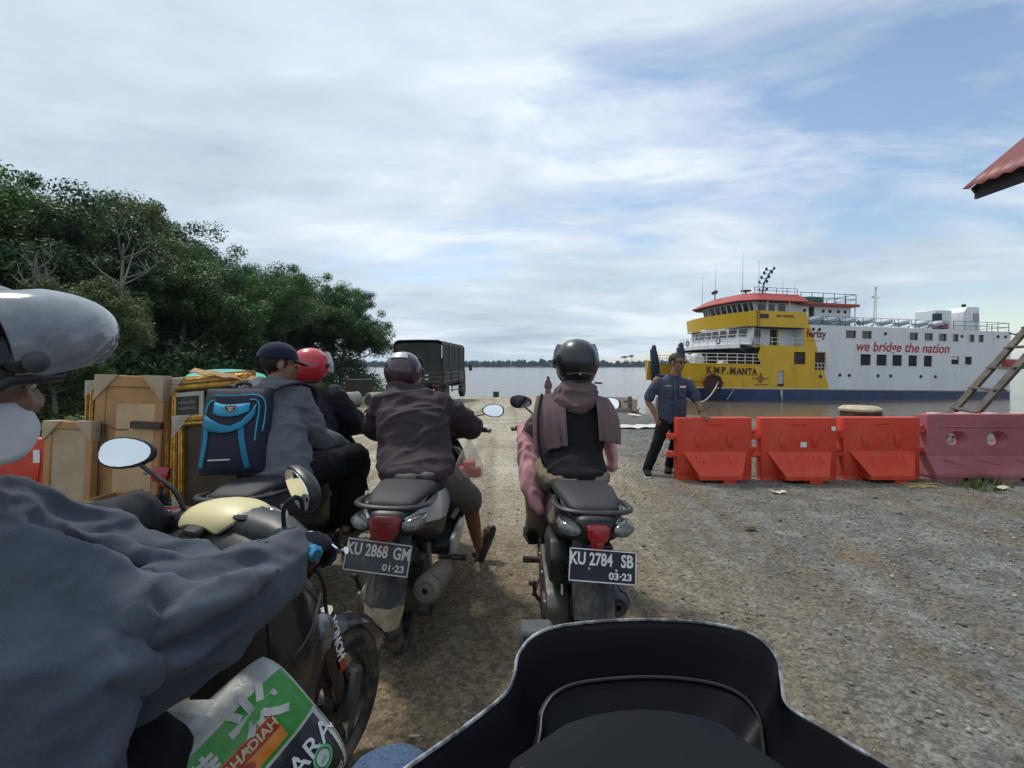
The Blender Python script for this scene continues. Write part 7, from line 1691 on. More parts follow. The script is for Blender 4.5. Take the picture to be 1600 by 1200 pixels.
# ---------- the man leaning on the barrier
def standing_man():
    root = person(V(1.95, 6.2, 0.0), 'man in a slate work shirt, black trousers and sunglasses leaning on the orange barrier')
    z0 = gz(1.8, 6.15)
    sh_a, sh_b = V(1.905, 6.22, 1.225), V(2.325, 6.20, 1.215)     # picture left / right
    el_a, wr_a = V(1.815, 6.30, 0.96), V(1.885, 6.20, 0.745); el_b, wr_b = V(2.405, 6.16, 0.965), V(2.40, 5.985, 0.815)
    ha, ka, aa = V(2.03, 6.24, 0.73), V(1.895, 6.19, 0.39), V(1.765, 6.17, 0.075); hb, kb, ab = V(2.20, 6.25, 0.73), V(2.165, 6.29, 0.39), V(2.105, 6.33, 0.075)
    hc = V(2.165, 6.21, 1.455); f = V(0.50, -0.86, -0.03)
    b = MB(); mt = head(b, hc, f); limb(b, [V(2.13, 6.24, 1.22), V(2.155, 6.225, 1.37)], [0.058, 0.052])
    torso(b, [(V(2.11, 6.25, 0.72), 0.14, 0.09, X_, Y_), (V(2.11, 6.24, 0.95), 0.135, 0.09, X_, Y_), (V(2.11, 6.23, 1.2), 0.16, 0.085, X_, Y_)])
    for s_, e_, w_ in ((sh_a, el_a, wr_a), (sh_b, el_b, wr_b)): limb(b, [s_, e_, e_.lerp(w_, 0.4), w_], [0.05, 0.041, 0.040, 0.026])
    for h_, k_, a_ in ((ha, ka, aa), (hb, kb, ab)): limb(b, [h_, k_, a_], [0.07, 0.05, 0.034])
    hand(b, wr_a, V(0.25, -0.15, -1), V(0.9, 0.2, 0), V(0, -1, 0), 0.5); hand(b, wr_b, V(0.25, -0.95, -0.30), V(0, -0.2, -1), V(-1, -0.2, 0), 0.45)
    put('body', fuse(b, 0.008, 3), 'skin', root); face_details(mt, root, eyes=True)
    b = MB(); b.ell((0, 0, 0), (0.083, 0.101, 0.088), mt=mt @ Matrix.Translation((0, -0.018, 0.042))); hr_ = putmb('hair', b, 'hair', root)
    bm = bmesh.new(); bm.from_mesh(hr_.data); iv = mt.inverted() @ Matrix.Translation(Vector(root.location))
    bmesh.ops.delete(bm, geom=[v for v in bm.verts if (iv @ v.co).z < 0.048 and (iv @ v.co).y > 0.045 or (iv @ v.co).z < -0.01 and (iv @ v.co).y > -0.02 or (iv @ v.co).z < -0.06], context='VERTS'); bm.to_mesh(hr_.data); bm.free(); wrinkle(hr_.data, 0.004, 40, (1, 1, 1), 1.0)
    gl = mat('sunglass', (0.008, 0.008, 0.01), 0.1, coat=0.6); b = MB()
    for sx in (-1, 1):
        b.prism([(sx * 0.008, 0.016), (sx * 0.058, 0.016), (sx * 0.056, -0.012), (sx * 0.036, -0.021), (sx * 0.014, -0.014)], 0.004, mt @ Matrix.Translation((0, 0.094, 0.004)) @ Matrix.Rotation(R(90), 4, 'X'), 0.001)
        b.bar(mt @ V(sx * 0.058, 0.093, 0.014), mt @ V(sx * 0.082, -0.005, 0.012), 0.004, 0.006)
    b.bar(mt @ V(-0.01, 0.098, 0.012), mt @ V(0.01, 0.098, 0.012), 0.004); putmb('sunglasses', b, gl, root)
    b = MB(); torso(b, [(V(2.11, 6.245, 0.665), 0.175, 0.115, X_, Y_), (V(2.11, 6.24, 0.80), 0.178, 0.12, X_, Y_), (V(2.11, 6.235, 0.98), 0.182, 0.125, X_, Y_), (V(2.11, 6.23, 1.12), 0.195, 0.12, X_, Y_), (V(2.115, 6.23, 1.22), 0.185, 0.09, X_, Y_), (V(2.13, 6.235, 1.29), 0.085, 0.07, X_, Y_)])
    limb(b, [sh_a + V(0.03, 0, -0.03), sh_a.lerp(el_a, 0.55), sh_a.lerp(el_a, 0.86)], [0.072, 0.066, 0.070]); limb(b, [sh_b + V(-0.03, 0, -0.03), sh_b.lerp(el_b, 0.55), sh_b.lerp(el_b, 0.86)], [0.072, 0.064, 0.068])
    put('shirt', crease(wrinkle(fuse(b, 0.008, 3), 0.005, 9, (1, 1, 1), 3.0), 0.010, 8.0, (1, 0, 0.8), 0.4, 5.0, 3.0), 'c_shirt', root)
    for sx in (-1, 1):
        b = MB(); rows = [[V(2.13 + sx * (0.015 + 0.06 * f_), 6.15 - 0.01 + 0.05 * f_, 1.285 - 0.05 * g_ + 0.02 * f_) for f_ in (0, 0.5, 1)] for g_ in (0, 0.5, 1)]; b.sheet(rows, 0.006); putmb('collar', b, 'c_shirt', root)
        b = MB(); b.box((2.11 + sx * 0.082, 6.098, 1.06), (0.095, 0.012, 0.11), (R(4), 0, sx * 0.10), bev=0.004); pk = putmb('chest_pocket', b, 'c_shirt', root)
        b = MB(); b.box((2.11 + sx * 0.082, 6.088, 1.105), (0.10, 0.012, 0.035), (R(4), 0, sx * 0.10), bev=0.004); putmb('pocket_flap', b, 'c_shirt', root, pk)
    b = MB(); b.box((2.105, 6.096, 0.97), (0.03, 0.012, 0.55), (R(1.5), 0, 0), bev=0.003); pl_ = putmb('button_placket', b, 'c_shirt', root)
    for k in range(6):
        b = MB(); b.lathe([(0, 0.006), (0.003, 0.005)], (2.105, 6.089, 0.75 + k * 0.085), (0, -1, 0), 8); putmb('button', b, 'grey_plastic', root, pl_)
    b = MB(); b.box((2.205, 6.105, 1.165), (0.085, 0.006, 0.022), (R(6), 0, 0.12)); bd = putmb('red_band', b, 'red_lens', root); b = MB(); b.box((2.205, 6.103, 1.144), (0.085, 0.006, 0.022), (R(6), 0, 0.12)); putmb('white_band', b, 'plate_white', root)
    b = MB(); b.box((2.02, 6.112, 1.155), (0.075, 0.005, 0.014), (R(6), 0, -0.12)); putmb('name_tape', b, 'plate_grey', root)
    b = MB(); torso(b, [(V(2.11, 6.25, 0.66), 0.16, 0.105, X_, Y_), (V(2.11, 6.25, 0.78), 0.15, 0.10, X_, Y_)]); 
    for h_, k_, a_ in ((ha, ka, aa), (hb, kb, ab)): limb(b, [h_ + V(0, 0, -0.02), h_.lerp(k_, 0.55), k_, k_.lerp(a_, 0.5), a_], [0.098, 0.086, 0.068, 0.064, 0.060])
    put('trousers', wrinkle(fuse(b, 0.009, 3), 0.008, 9, (1, 1, 1), 6.0), 'c_black', root)
    shoe(root, V(1.775, 6.20, z0), V(1.72, 5.98, z0), V(0, 0, 1), 'c_black', 'plate_white', 0.05); shoe(root, V(2.105, 6.36, z0), V(2.03, 6.16, z0), V(0, 0, 1), 'c_black', 'seat', 0.05)
    b = MB(); b.lathe([(-0.01, 0.031), (0.01, 0.031)], wr_b.lerp(el_b, 0.08), el_b - wr_b, 12); putmb('wrist_watch', b, 'black_plastic', root)
standing_man()

# ---------- far woman by the water
def far_woman():
    x, y = 2.75, 36.0; z = gz(x, y); root = person(V(x, y, z), 'distant woman in a long mauve veil standing near the water')
    b = MB(); head(b, V(x, y, z + 1.47), V(0.3, -1, 0)); limb(b, [V(x, y, z + 1.2), V(x, y, z + 1.4)], [0.06, 0.055]); torso(b, [(V(x, y, z + 0.75), 0.14, 0.1, X_, Y_), (V(x, y, z + 1.25), 0.15, 0.09, X_, Y_)])
    for sx in (-1, 1): limb(b, [V(x + sx * 0.08, y, z + 0.8), V(x + sx * 0.09, y, z + 0.08)], [0.07, 0.04]); limb(b, [V(x + sx * 0.18, y, z + 1.22), V(x + sx * 0.22, y - 0.05, z + 0.95), V(x + sx * 0.12, y - 0.2, z + 0.9)], [0.045, 0.04, 0.028]); foot(b, V(x + sx * 0.09, y + 0.04, z + 0.035), V(x + sx * 0.1, y - 0.18, z + 0.03), V(x + sx * 0.09, y, z + 0.09))
    put('body', fuse(b, 0.016, 2), 'skin_tan', root)
    b = MB(); torso(b, [(V(x, y, z + 0.08), 0.25, 0.18, X_, Y_), (V(x, y, z + 0.55), 0.21, 0.16, X_, Y_), (V(x, y, z + 0.85), 0.17, 0.13, X_, Y_)]); put('long_skirt', wrinkle(fuse(b, 0.02, 2), 0.02, 5, (1, 1, 0.3), 1.0), 'c_greybrown', root)
    b = MB(); torso(b, [(V(x, y, z + 0.72), 0.30, 0.20, X_, Y_), (V(x, y, z + 1.0), 0.28, 0.19, X_, Y_), (V(x, y, z + 1.25), 0.20, 0.14, X_, Y_), (V(x, y, z + 1.38), 0.11, 0.11, X_, Y_), (V(x, y + 0.02, z + 1.5), 0.115, 0.12, X_, Y_), (V(x, y + 0.02, z + 1.58), 0.10, 0.10, X_, Y_), (V(x, y + 0.02, z + 1.62), 0.06, 0.06, X_, Y_)]); put('veil', wrinkle(fuse(b, 0.02, 2), 0.02, 5, (1, 1, 0.4), 2.0), 'c_mauve', root)
far_woman()

# ---------- the camera holder's knees
def own_legs():
    root = person(V(0.22, 0.1, 0.0), 'knee of the rider in blue jeans at the bottom edge, left of the windscreen')
    b = MB()
    for sx in (-1, 1): limb(b, [V(0.22 + sx * 0.10, -0.05, 0.82), V(0.22 + (0.385 if sx < 0 else 0.30) * sx, 0.65 if sx < 0 else 0.45, 0.80 if sx < 0 else 0.74), V(0.22 + sx * 0.24, 0.66 if sx < 0 else 0.46, 0.40)], [0.09, 0.06, 0.05])
    torso(b, [(V(0.22, -0.12, 0.79), 0.16, 0.12, X_, Y_), (V(0.22, -0.14, 0.9), 0.15, 0.11, X_, Y_)])
    put('body', fuse(b, 0.011, 3), 'skin', root)
    b = MB()
    for sx in (-1, 1): limb(b, [V(0.22 + sx * 0.10, -0.05, 0.82), V(0.22 + (0.385 if sx < 0 else 0.30) * sx, 0.65 if sx < 0 else 0.45, 0.805 if sx < 0 else 0.745), V(0.22 + sx * 0.24, 0.66 if sx < 0 else 0.46, 0.36)], [0.105, 0.078, 0.068])
    torso(b, [(V(0.22, -0.12, 0.78), 0.17, 0.13, X_, Y_), (V(0.22, -0.14, 0.92), 0.16, 0.12, X_, Y_)])
    put('jeans', wrinkle(fuse(b, 0.011, 3), 0.008, 9, (1, 1, 1), 2.0), 'c_jeans', root)
own_legs()

# ------------------------------------------------------------------ road barriers
M['orange_plastic'] = mat('orange_plastic', (0.58, 0.042, 0.016), 0.5, var=0.08, vscale=3, dirt=0.48, dscale=6, dirtcol=(0.40, 0.13, 0.08), bump=0.06, bscale=60)
M['red_plastic'] = mat('red_plastic', (0.50, 0.050, 0.022), 0.5, var=0.08, vscale=3, dirt=0.2, dscale=4, dirtcol=(0.3, 0.2, 0.14))
M['pink_plastic'] = mat('pink_plastic', (0.36, 0.105, 0.125), 0.65, var=0.15, vscale=2, dirt=0.45, dscale=3, dirtcol=(0.33, 0.22, 0.18), bump=0.1, bscale=40)
def barrier(loc, rz, label, m='orange_plastic', sticker=None, L=0.94, Ht=0.79, group='plastic road barriers'):
    e = empty('road_barrier', loc, rz, label=label, cat='barrier', group=group)
    h2 = L / 2
    def sec(x, flare, top=1.0):
        z = lambda f: Ht * f
        pts = [(0.05, 1.0), (0.066, 0.985), (0.072, 0.47), (flare, 0.13), (flare, 0.075), (-flare, 0.075), (-flare, 0.13), (-0.072, 0.47), (-0.066, 0.985), (-0.05, 1.0)]
        return [V(x, -p, z(q)) for p, q in pts]
    b = MB(); b.box((0, 0, Ht * 0.535), (L, 0.134, Ht * 0.93), bev=0.012, seg=2); b.build('slab', m, e, 30)
    lv = lambda z, hx, hy: [V(-hx, -hy, z), V(hx, -hy, z), V(hx, hy, z), V(-hx, hy, z)]
    b = MB(); b.loft([lv(Ht * 0.07, h2 - 0.21, 0.245), lv(Ht * 0.13, h2 - 0.21, 0.245), lv(Ht * 0.47, h2 - 0.07, 0.070)]); b.build('flared_base', m, e, 10)
    for x0, x1 in ((-h2, -h2 + 0.30), (-0.24, -0.10), (0.03, 0.20), (h2 - 0.16, h2)):
        fl = 0.23
        b = MB(); b.box(((x0 + x1) / 2, 0, Ht * 0.0375 + 0.001), (x1 - x0 - 0.01, 0.132 if x0 < -0.1 or x1 > 0.4 else 0.47, Ht * 0.078), bev=0.006); b.build('foot', m, e)
    for z in (0.42, 0.70):
        b = MB(); b.box((-h2 - 0.035, 0, Ht * z), (0.09, 0.11, 0.06), bev=0.012); b.lathe([(-0.035, 0.05), (0.035, 0.05)], (-h2 - 0.06, 0, Ht * z), (0, 0, 1), 14); b.build('hinge_lug', m, e)
        b = MB(); b.box((h2 + 0.03, 0, Ht * (z + 0.085)), (0.09, 0.11, 0.045), bev=0.012); b.build('hinge_lug', m, e)
    b = MB(); b.box((0.0, -0.071, Ht * 0.90), (0.20, 0.012, 0.012), bev=0.004); b.build('grip_ridge', m, e)
    for x in (-0.20, 0.20):
        b = MB(); b.prism([(-0.05, 0.0), (0.05, 0.0), (0.03, -0.16), (-0.03, -0.16)], 0.014, basis((x, -0.073, Ht * 0.74), X_, V(0, 0, 1), V(0, -1, 0)), 0.004); b.build('recess', m, e)
        b = MB(); nn = V(0, -0.34, 0.175).normalized(); uu = V(0, 0.175, 0.34).normalized(); b.prism([(-0.045, 0.05), (0.045, 0.05), (0.06, -0.05), (-0.06, -0.05)], 0.012, basis((x, -0.125, Ht * 0.364), X_, uu, nn), 0.003); b.build('slope_pad', m, e)
    for sx, sz, w, h in (sticker or ()):
        b = MB(); b.box((sx, -0.0745, sz), (w, 0.004, h)); b.build('sticker', 'plate_white', e)
    return e
gzb = lambda x, y: gz(x, y) - 0.012
for i, (x, y, rz, lab, st) in enumerate(((2.52, 5.95, 0.02, 'orange plastic barrier that the man leans his hand on', None), (3.56, 5.93, -0.01, 'orange plastic barrier with a white sticker, second from the man', ((0.05, 0.46, 0.075, 0.062), (0.42, 0.66, 0.05, 0.05))), (4.60, 5.95, -0.02, 'orange plastic barrier standing next to the faded pink one', None))):
    barrier((x, y, gzb(x, y)), rz, lab, sticker=st)
barrier((-4.36, 4.15, gzb(-4.36, 4.15)), 0.15, 'red-orange plastic barrier with a white sticker at the left edge', 'red_plastic', ((0.22, 0.62, 0.05, 0.15),))

def pink_barrier():
    x0, y0 = 6.05, 5.98; L, Ht = 1.75, 0.80
    e = empty('road_barrier', (x0, y0, gzb(x0, y0)), -0.01, label='faded pink plastic barrier with round holes, right of the orange ones', cat='barrier', group='plastic road barriers')
    m = 'pink_plastic'
    holes = [(-0.50, 0.50), (0.0, 0.50), (0.50, 0.50)]
    # slab with round openings: ring fans between a square cell and a circle
    b = MB(); T = 0.09
    xs = [-L / 2, -0.75, -0.25, 0.25, 0.75, L / 2]
    for i in range(5):
        xa, xb = xs[i], xs[i + 1]
        for sgn in (-1, 1):
            y = sgn * T
            if i in (1, 2, 3):
                hx, hz = holes[i - 1]; inner = []; outer = []; ring2 = []
                angs = sorted([2 * math.pi * k / 24 for k in range(24)] + [math.atan2(sz_, sx_) % (2 * math.pi) for sx_ in (-0.25, 0.25) for sz_ in (Ht - hz, 0.30 - hz)]); n = len(angs)
                for a in angs:
                    c, s = math.cos(a), math.sin(a)
                    t = min((0.25 / abs(c)) if abs(c) > 1e-6 else 9, ((Ht - hz) / s) if s > 1e-6 else ((hz - 0.30) / -s if s < -1e-6 else 9))
                    outer.append(V(hx + c * t, y, hz + s * t)); inner.append(V(hx + c * 0.135, y, hz + s * 0.115)); ring2.append(V(hx + c * 0.092, y * 0.35, hz + s * 0.078))
                vs = outer + inner + ring2; fs = [(k, (k + 1) % n, n + (k + 1) % n, n + k) for k in range(n)] + [(n + k, n + (k + 1) % n, 2 * n + (k + 1) % n, 2 * n + k) for k in range(n)]
                b.add(vs, fs)
            else: b.add([V(xa, y, 0.30), V(xb, y, 0.30), V(xb, y, Ht), V(xa, y, Ht)], [(0, 1, 2, 3)])
            b.add([V(xa, y, 0.30), V(xb, y, 0.30), V(xb, sgn * 0.22, 0.10), V(xa, sgn * 0.22, 0.10)], [(0, 1, 2, 3)]); b.add([V(xa, sgn * 0.22, 0.10), V(xb, sgn * 0.22, 0.10), V(xb, sgn * 0.22, 0.06), V(xa, sgn * 0.22, 0.06)], [(0, 1, 2, 3)])
        b.add([V(xa, -T, Ht), V(xb, -T, Ht), V(xb, T, Ht), V(xa, T, Ht)], [(0, 1, 2, 3)])
    for hx, hz in holes:
        n = 24; r0 = [V(hx + math.cos(2 * math.pi * k / n) * 0.092, -T * 0.35, hz + math.sin(2 * math.pi * k / n) * 0.078) for k in range(n)]
        b.loft([r0, [V(p.x, T * 0.35, p.z) for p in r0]], caps=False)
    for sx in (-L / 2, L / 2): b.add([V(sx, -0.22, 0.06), V(sx, -0.22, 0.10), V(sx, -T, 0.30), V(sx, -T, Ht), V(sx, T, Ht), V(sx, T, 0.30), V(sx, 0.22, 0.10), V(sx, 0.22, 0.06)], [tuple(range(8))])
    b.build('shell', m, e, 35, fix=True)
    b = MB(); b.box((0, 0, Ht + 0.008), (L - 0.06, 0.15, 0.022), bev=0.01, seg=2); b.build('top_rib', m, e)
    for k in range(5):
        b = MB(); b.box((-0.70 + k * 0.35, 0, Ht + 0.022), (0.12, 0.13, 0.02), bev=0.008); b.build('top_knob', mat('bleached_pink', (0.55, 0.36, 0.37), 0.7), e)
    b = MB(); b.box((0, -T - 0.004, 0.665), (L - 0.3, 0.012, 0.022), bev=0.005); b.build('front_rib', m, e)
    for k in range(4):
        b = MB(); b.bar((-0.70 + 0.45 * k, -0.125, 0.26), (-0.48 + 0.45 * k, -0.158, 0.20), 0.010, 0.012); b.build('slope_rib', m, e)
    for x in (-L / 2 + 0.18, 0.0, L / 2 - 0.18):
        b = MB(); b.box((x, 0, 0.03), (0.34, 0.42, 0.062), bev=0.008); b.build('foot', m, e)
    for z in (0.36, 0.66):
        b = MB(); b.box((-L / 2 - 0.04, 0, z), (0.10, 0.10, 0.05), bev=0.012); b.build('hinge_lug', m, e)
pink_barrier()

# ------------------------------------------------------------------ covered truck
def truck():
    X0, Y0 = -4.70, 23.7; z = gz(X0, Y0 + 1.5) - 0.02
    e = empty('truck', (X0, Y0, z), R(-5), label='dark green canvas-covered truck parked on the ramp beside the river', cat='truck')
    e.scale = (1.05, 1.05, 1.05)
    cv = mat('truck_canvas', (0.030, 0.032, 0.030), 0.8, var=0.2, vscale=1.5, bump=0.35, bscale=6, dirt=0.2, dscale=1.5, dirtcol=(0.10, 0.095, 0.085)); bd = mat('truck_board', (0.045, 0.048, 0.046), 0.6, dirt=0.3, dscale=2, dirtcol=(0.13, 0.115, 0.095)); fr = mat('truck_frame', (0.02, 0.02, 0.02), 0.7, dirt=0.5, dscale=3)
    Wd, L, zb, zc = 2.36, 5.4, 1.02, 3.06
    prof = [(-Wd / 2, 1.55), (-Wd / 2, zc - 0.22), (-Wd / 2 + 0.06, zc - 0.09), (-Wd / 2 + 0.22, zc - 0.02), (0, zc), (Wd / 2 - 0.22, zc - 0.02), (Wd / 2 - 0.06, zc - 0.09), (Wd / 2, zc - 0.22), (Wd / 2, 1.55)]
    rows = []
    for k in range(17):
        y = L * k / 16; sag = 0.03 * abs(math.sin(k * math.pi / 4)); rows.append([V(x * (1 - sag * 0.35), y, q - (sag if q > 2.5 else 0)) for x, q in prof])
    b = MB(); b.sheet(rows, 0.01); b.build('canvas_cover', cv, e, 60)
    b = MB(); n = 13; rows = [[V(-Wd / 2 + 0.05 + (Wd - 0.1) * i / n, 0.03 + 0.03 * math.sin(i * 1.7) * (1 - j / 6), 1.52 + (zc - 0.12 - 1.52) * j / 6 - 0.10 * (abs(i / n * 2 - 1)) ** 6 * (j / 6)) for i in range(n + 1)] for j in range(7)]; b.sheet(rows, 0.008); b.build('rear_flap', cv, e, 60)
    for y in (0.0, 1.35, 2.7, 4.05, 5.38):
        b = MB(); b.tube([V(x * 1.008, y, q + 0.012) for x, q in prof], 0.028, 6); b.build('canvas_hoop', cv, e)
    for zz in (1.08, 1.28, 1.48):
        for sx in (-1, 1):
            b = MB(); b.box((sx * (Wd / 2 + 0.0), L / 2, zz + 0.02), (0.06, L, 0.17), bev=0.012); b.build('side_board', bd, e)
        b = MB(); b.box((0, -0.03, zz + 0.02), (Wd, 0.06, 0.17), bev=0.012); b.build('tailgate_board', bd, e)
    for sx in (-1, 1):
        for y in (0.1, 1.8, 3.6, 5.3):
            b = MB(); b.box((sx * (Wd / 2 + 0.045), y, 1.28), (0.05, 0.09, 0.66)); b.build('board_stake', fr, e)
    b = MB(); b.box((0, L / 2, zb - 0.05), (Wd - 0.1, L, 0.10)); b.build('bed', fr, e)
    for sx in (-0.4, 0.4):
        b = MB(); b.box((sx, 3.3, 0.78), (0.10, 7.0, 0.20)); b.build('chassis_rail', fr, e)
    rub = mat('truck_tyre', (0.022, 0.021, 0.02), 0.9, dirt=0.6, dscale=4)
    def tw(x, y, nm='rear_tyre'):
        b = MB(); b.lathe([(-0.13, 0.28), (-0.14, 0.44), (-0.10, 0.49), (0.10, 0.49), (0.14, 0.44), (0.13, 0.28)], (x, y, 0.49), (1, 0, 0), 28); o = b.build(nm, rub, e)
        b = MB(); b.lathe([(-0.10, 0.27), (0.02, 0.27), (0.06, 0.12), (0.12, 0.10), (0.13, 0.02)], (x, y, 0.49), (1 if x > 0 else -1, 0, 0), 16); b.build('hub', bd, o)
    for sx in (-1, 1):
        tw(sx * 1.02, 1.2); tw(sx * 0.72, 1.2); tw(sx * 1.0, 5.75, 'front_tyre')
        b = MB(); b.sheet([[V(sx * (0.62 + 0.56 * i), 0.62, 0.95 - 0.5 * j / 3) for i in (0, 1)] for j in range(4)], 0.01); b.build('mud_flap', rub, e)
        b = MB(); b.box((sx * 0.85, -0.06, 0.88), (0.34, 0.05, 0.11), bev=0.01); b.build('tail_lamp', 'dull_red_lens', e)
        for zz in (0.55, 0.78):
            b = MB(); b.bar((sx * 1.12, 2.2, zz), (sx * 1.12, 4.9, zz), 0.04, 0.06); b.build('side_guard', bd, e)
        for y in (2.4, 4.7):
            b = MB(); b.bar((sx * 1.12, y, 0.5), (sx * 1.12, y, 1.0), 0.05, 0.05); b.build('guard_post', bd, e)
    b = MB(); b.lathe([(-0.9, 0.07), (-0.2, 0.09), (-0.18, 0.2), (0.18, 0.2), (0.2, 0.09), (0.9, 0.07)], (0, 1.2, 0.49), (1, 0, 0), 14); b.build('rear_axle', fr, e)
    b = MB(); b.box((0, -0.10, 0.62), (2.1, 0.08, 0.12), bev=0.01); b.build('rear_bumper', fr, e)
    # cab
    cab = mat('truck_cab', (0.05, 0.055, 0.055), 0.4, coat=0.2, dirt=0.3, dscale=2)
    b = MB(); b.loft([[V(-0.98, y, zlo), V(0.98, y, zlo), V(0.98 - 0.04 * s_, y, zmid), V(0.88 - 0.06 * s_, y, ztop), V(-0.88 + 0.06 * s_, y, ztop), V(-0.98 + 0.04 * s_, y, zmid)] for y, zlo, zmid, ztop, s_ in ((5.55, 0.70, 1.7, 2.30, 0), (6.5, 0.62, 1.7, 2.32, 0), (6.95, 0.60, 1.65, 2.1, 1), (7.1, 0.6, 1.5, 1.55, 1))]); b.build('cab', cab, e, 30)
    for sx in (-1, 1):
        b = MB(); b.prism([(5.7, 1.68), (6.5, 1.68), (6.4, 2.2), (5.7, 2.2)], 0.02, basis((sx * 0.975, 0, 0), Y_, V(0, 0, 1), X_)); b.build('cab_window', 'black_gloss', e)
        b = MB(); b.tube([(sx * 0.95, 6.7, 1.9), (sx * 1.32, 6.75, 1.95), (sx * 1.32, 6.75, 1.5)], 0.018, 6); st = b.build('mirror_arm', fr, e); b = MB(); b.box((sx * 1.34, 6.73, 1.72), (0.20, 0.06, 0.36), bev=0.02); b.build('mirror_head', fr, st)
truck()

# ------------------------------------------------------------------ the peddler's load of frames
M['gilt'] = mat('gilt', (0.55, 0.31, 0.06), 0.36, 0.5, var=0.4, vscale=30, bump=0.5, bscale=70, dirt=0.2)
M['card'] = mat('card', (0.36, 0.28, 0.19), 0.9, var=0.15, vscale=6, dirt=0.2)
M['kraft'] = mat('kraft', (0.36, 0.20, 0.085), 0.85, var=0.18, vscale=5, bump=0.1)
M['grey_card'] = mat('grey_card', (0.34, 0.31, 0.27), 0.9, var=0.12, vscale=8)
def frame_thing(loc, rot, w, h, label, back=False, wd=0.07, dp=0.05, inner='dark', corners=((-1, 1),), corner_m='grey_card', corner_s=0.17, extra=None):
    """a framed picture standing on its bottom edge; faces local -Y"""
    e = empty('picture_frame', loc, rot=rot, label=label, cat='picture frame', group='picture frames loaded on the scooter')
    for nm, c, sz in (('rail', (0, 0, wd / 2), (w, dp, wd)), ('rail', (0, 0, h - wd / 2), (w, dp, wd)), ('stile', (-w / 2 + wd / 2, 0, h / 2), (wd, dp * 0.98, h - 2 * wd)), ('stile', (w / 2 - wd / 2, 0, h / 2), (wd, dp * 0.98, h - 2 * wd))):
        b = MB(); b.box(c, sz, bev=0.006); o = b.build(nm, 'gilt' if not back else 'kraft', e)
        for k in range(3):      # raised mouldings along the piece
            f = -0.32 + 0.32 * k; b = MB()
            if nm == 'rail': b.box((c[0], -dp / 2 - 0.002, c[2] + f * wd), (sz[0] - 0.02 - 0.02 * k, 0.012, 0.010), bev=0.003)
            else: b.box((c[0] + f * wd, -dp / 2 - 0.002, c[2]), (0.010, 0.012, sz[2]), bev=0.003)
            if not back: b.build('moulding', mat('gilt_dark', (0.16, 0.075, 0.02), 0.45, 0.4, var=0.4, vscale=25, dirt=0.2) if k == 1 else 'gilt', o)
    b = MB(); b.box((0, 0.005 if not back else -0.008, h / 2), (w - 1.6 * wd, 0.012, h - 1.6 * wd)); b.build('panel', inner, e)
    for sx, sz in corners:
        p = [(0, 0), (-sx * corner_s, 0), (0, -sz * corner_s)]
        b = MB(); b.prism(p if sx * sz > 0 else p[::-1], dp + 0.016, basis((sx * (w / 2 + 0.003), 0, (h + 0.003) if sz > 0 else -0.003), X_, V(0, 0, 1), V(0, -1, 0)), 0.003); b.build('corner_guard', corner_m, e)
    return e
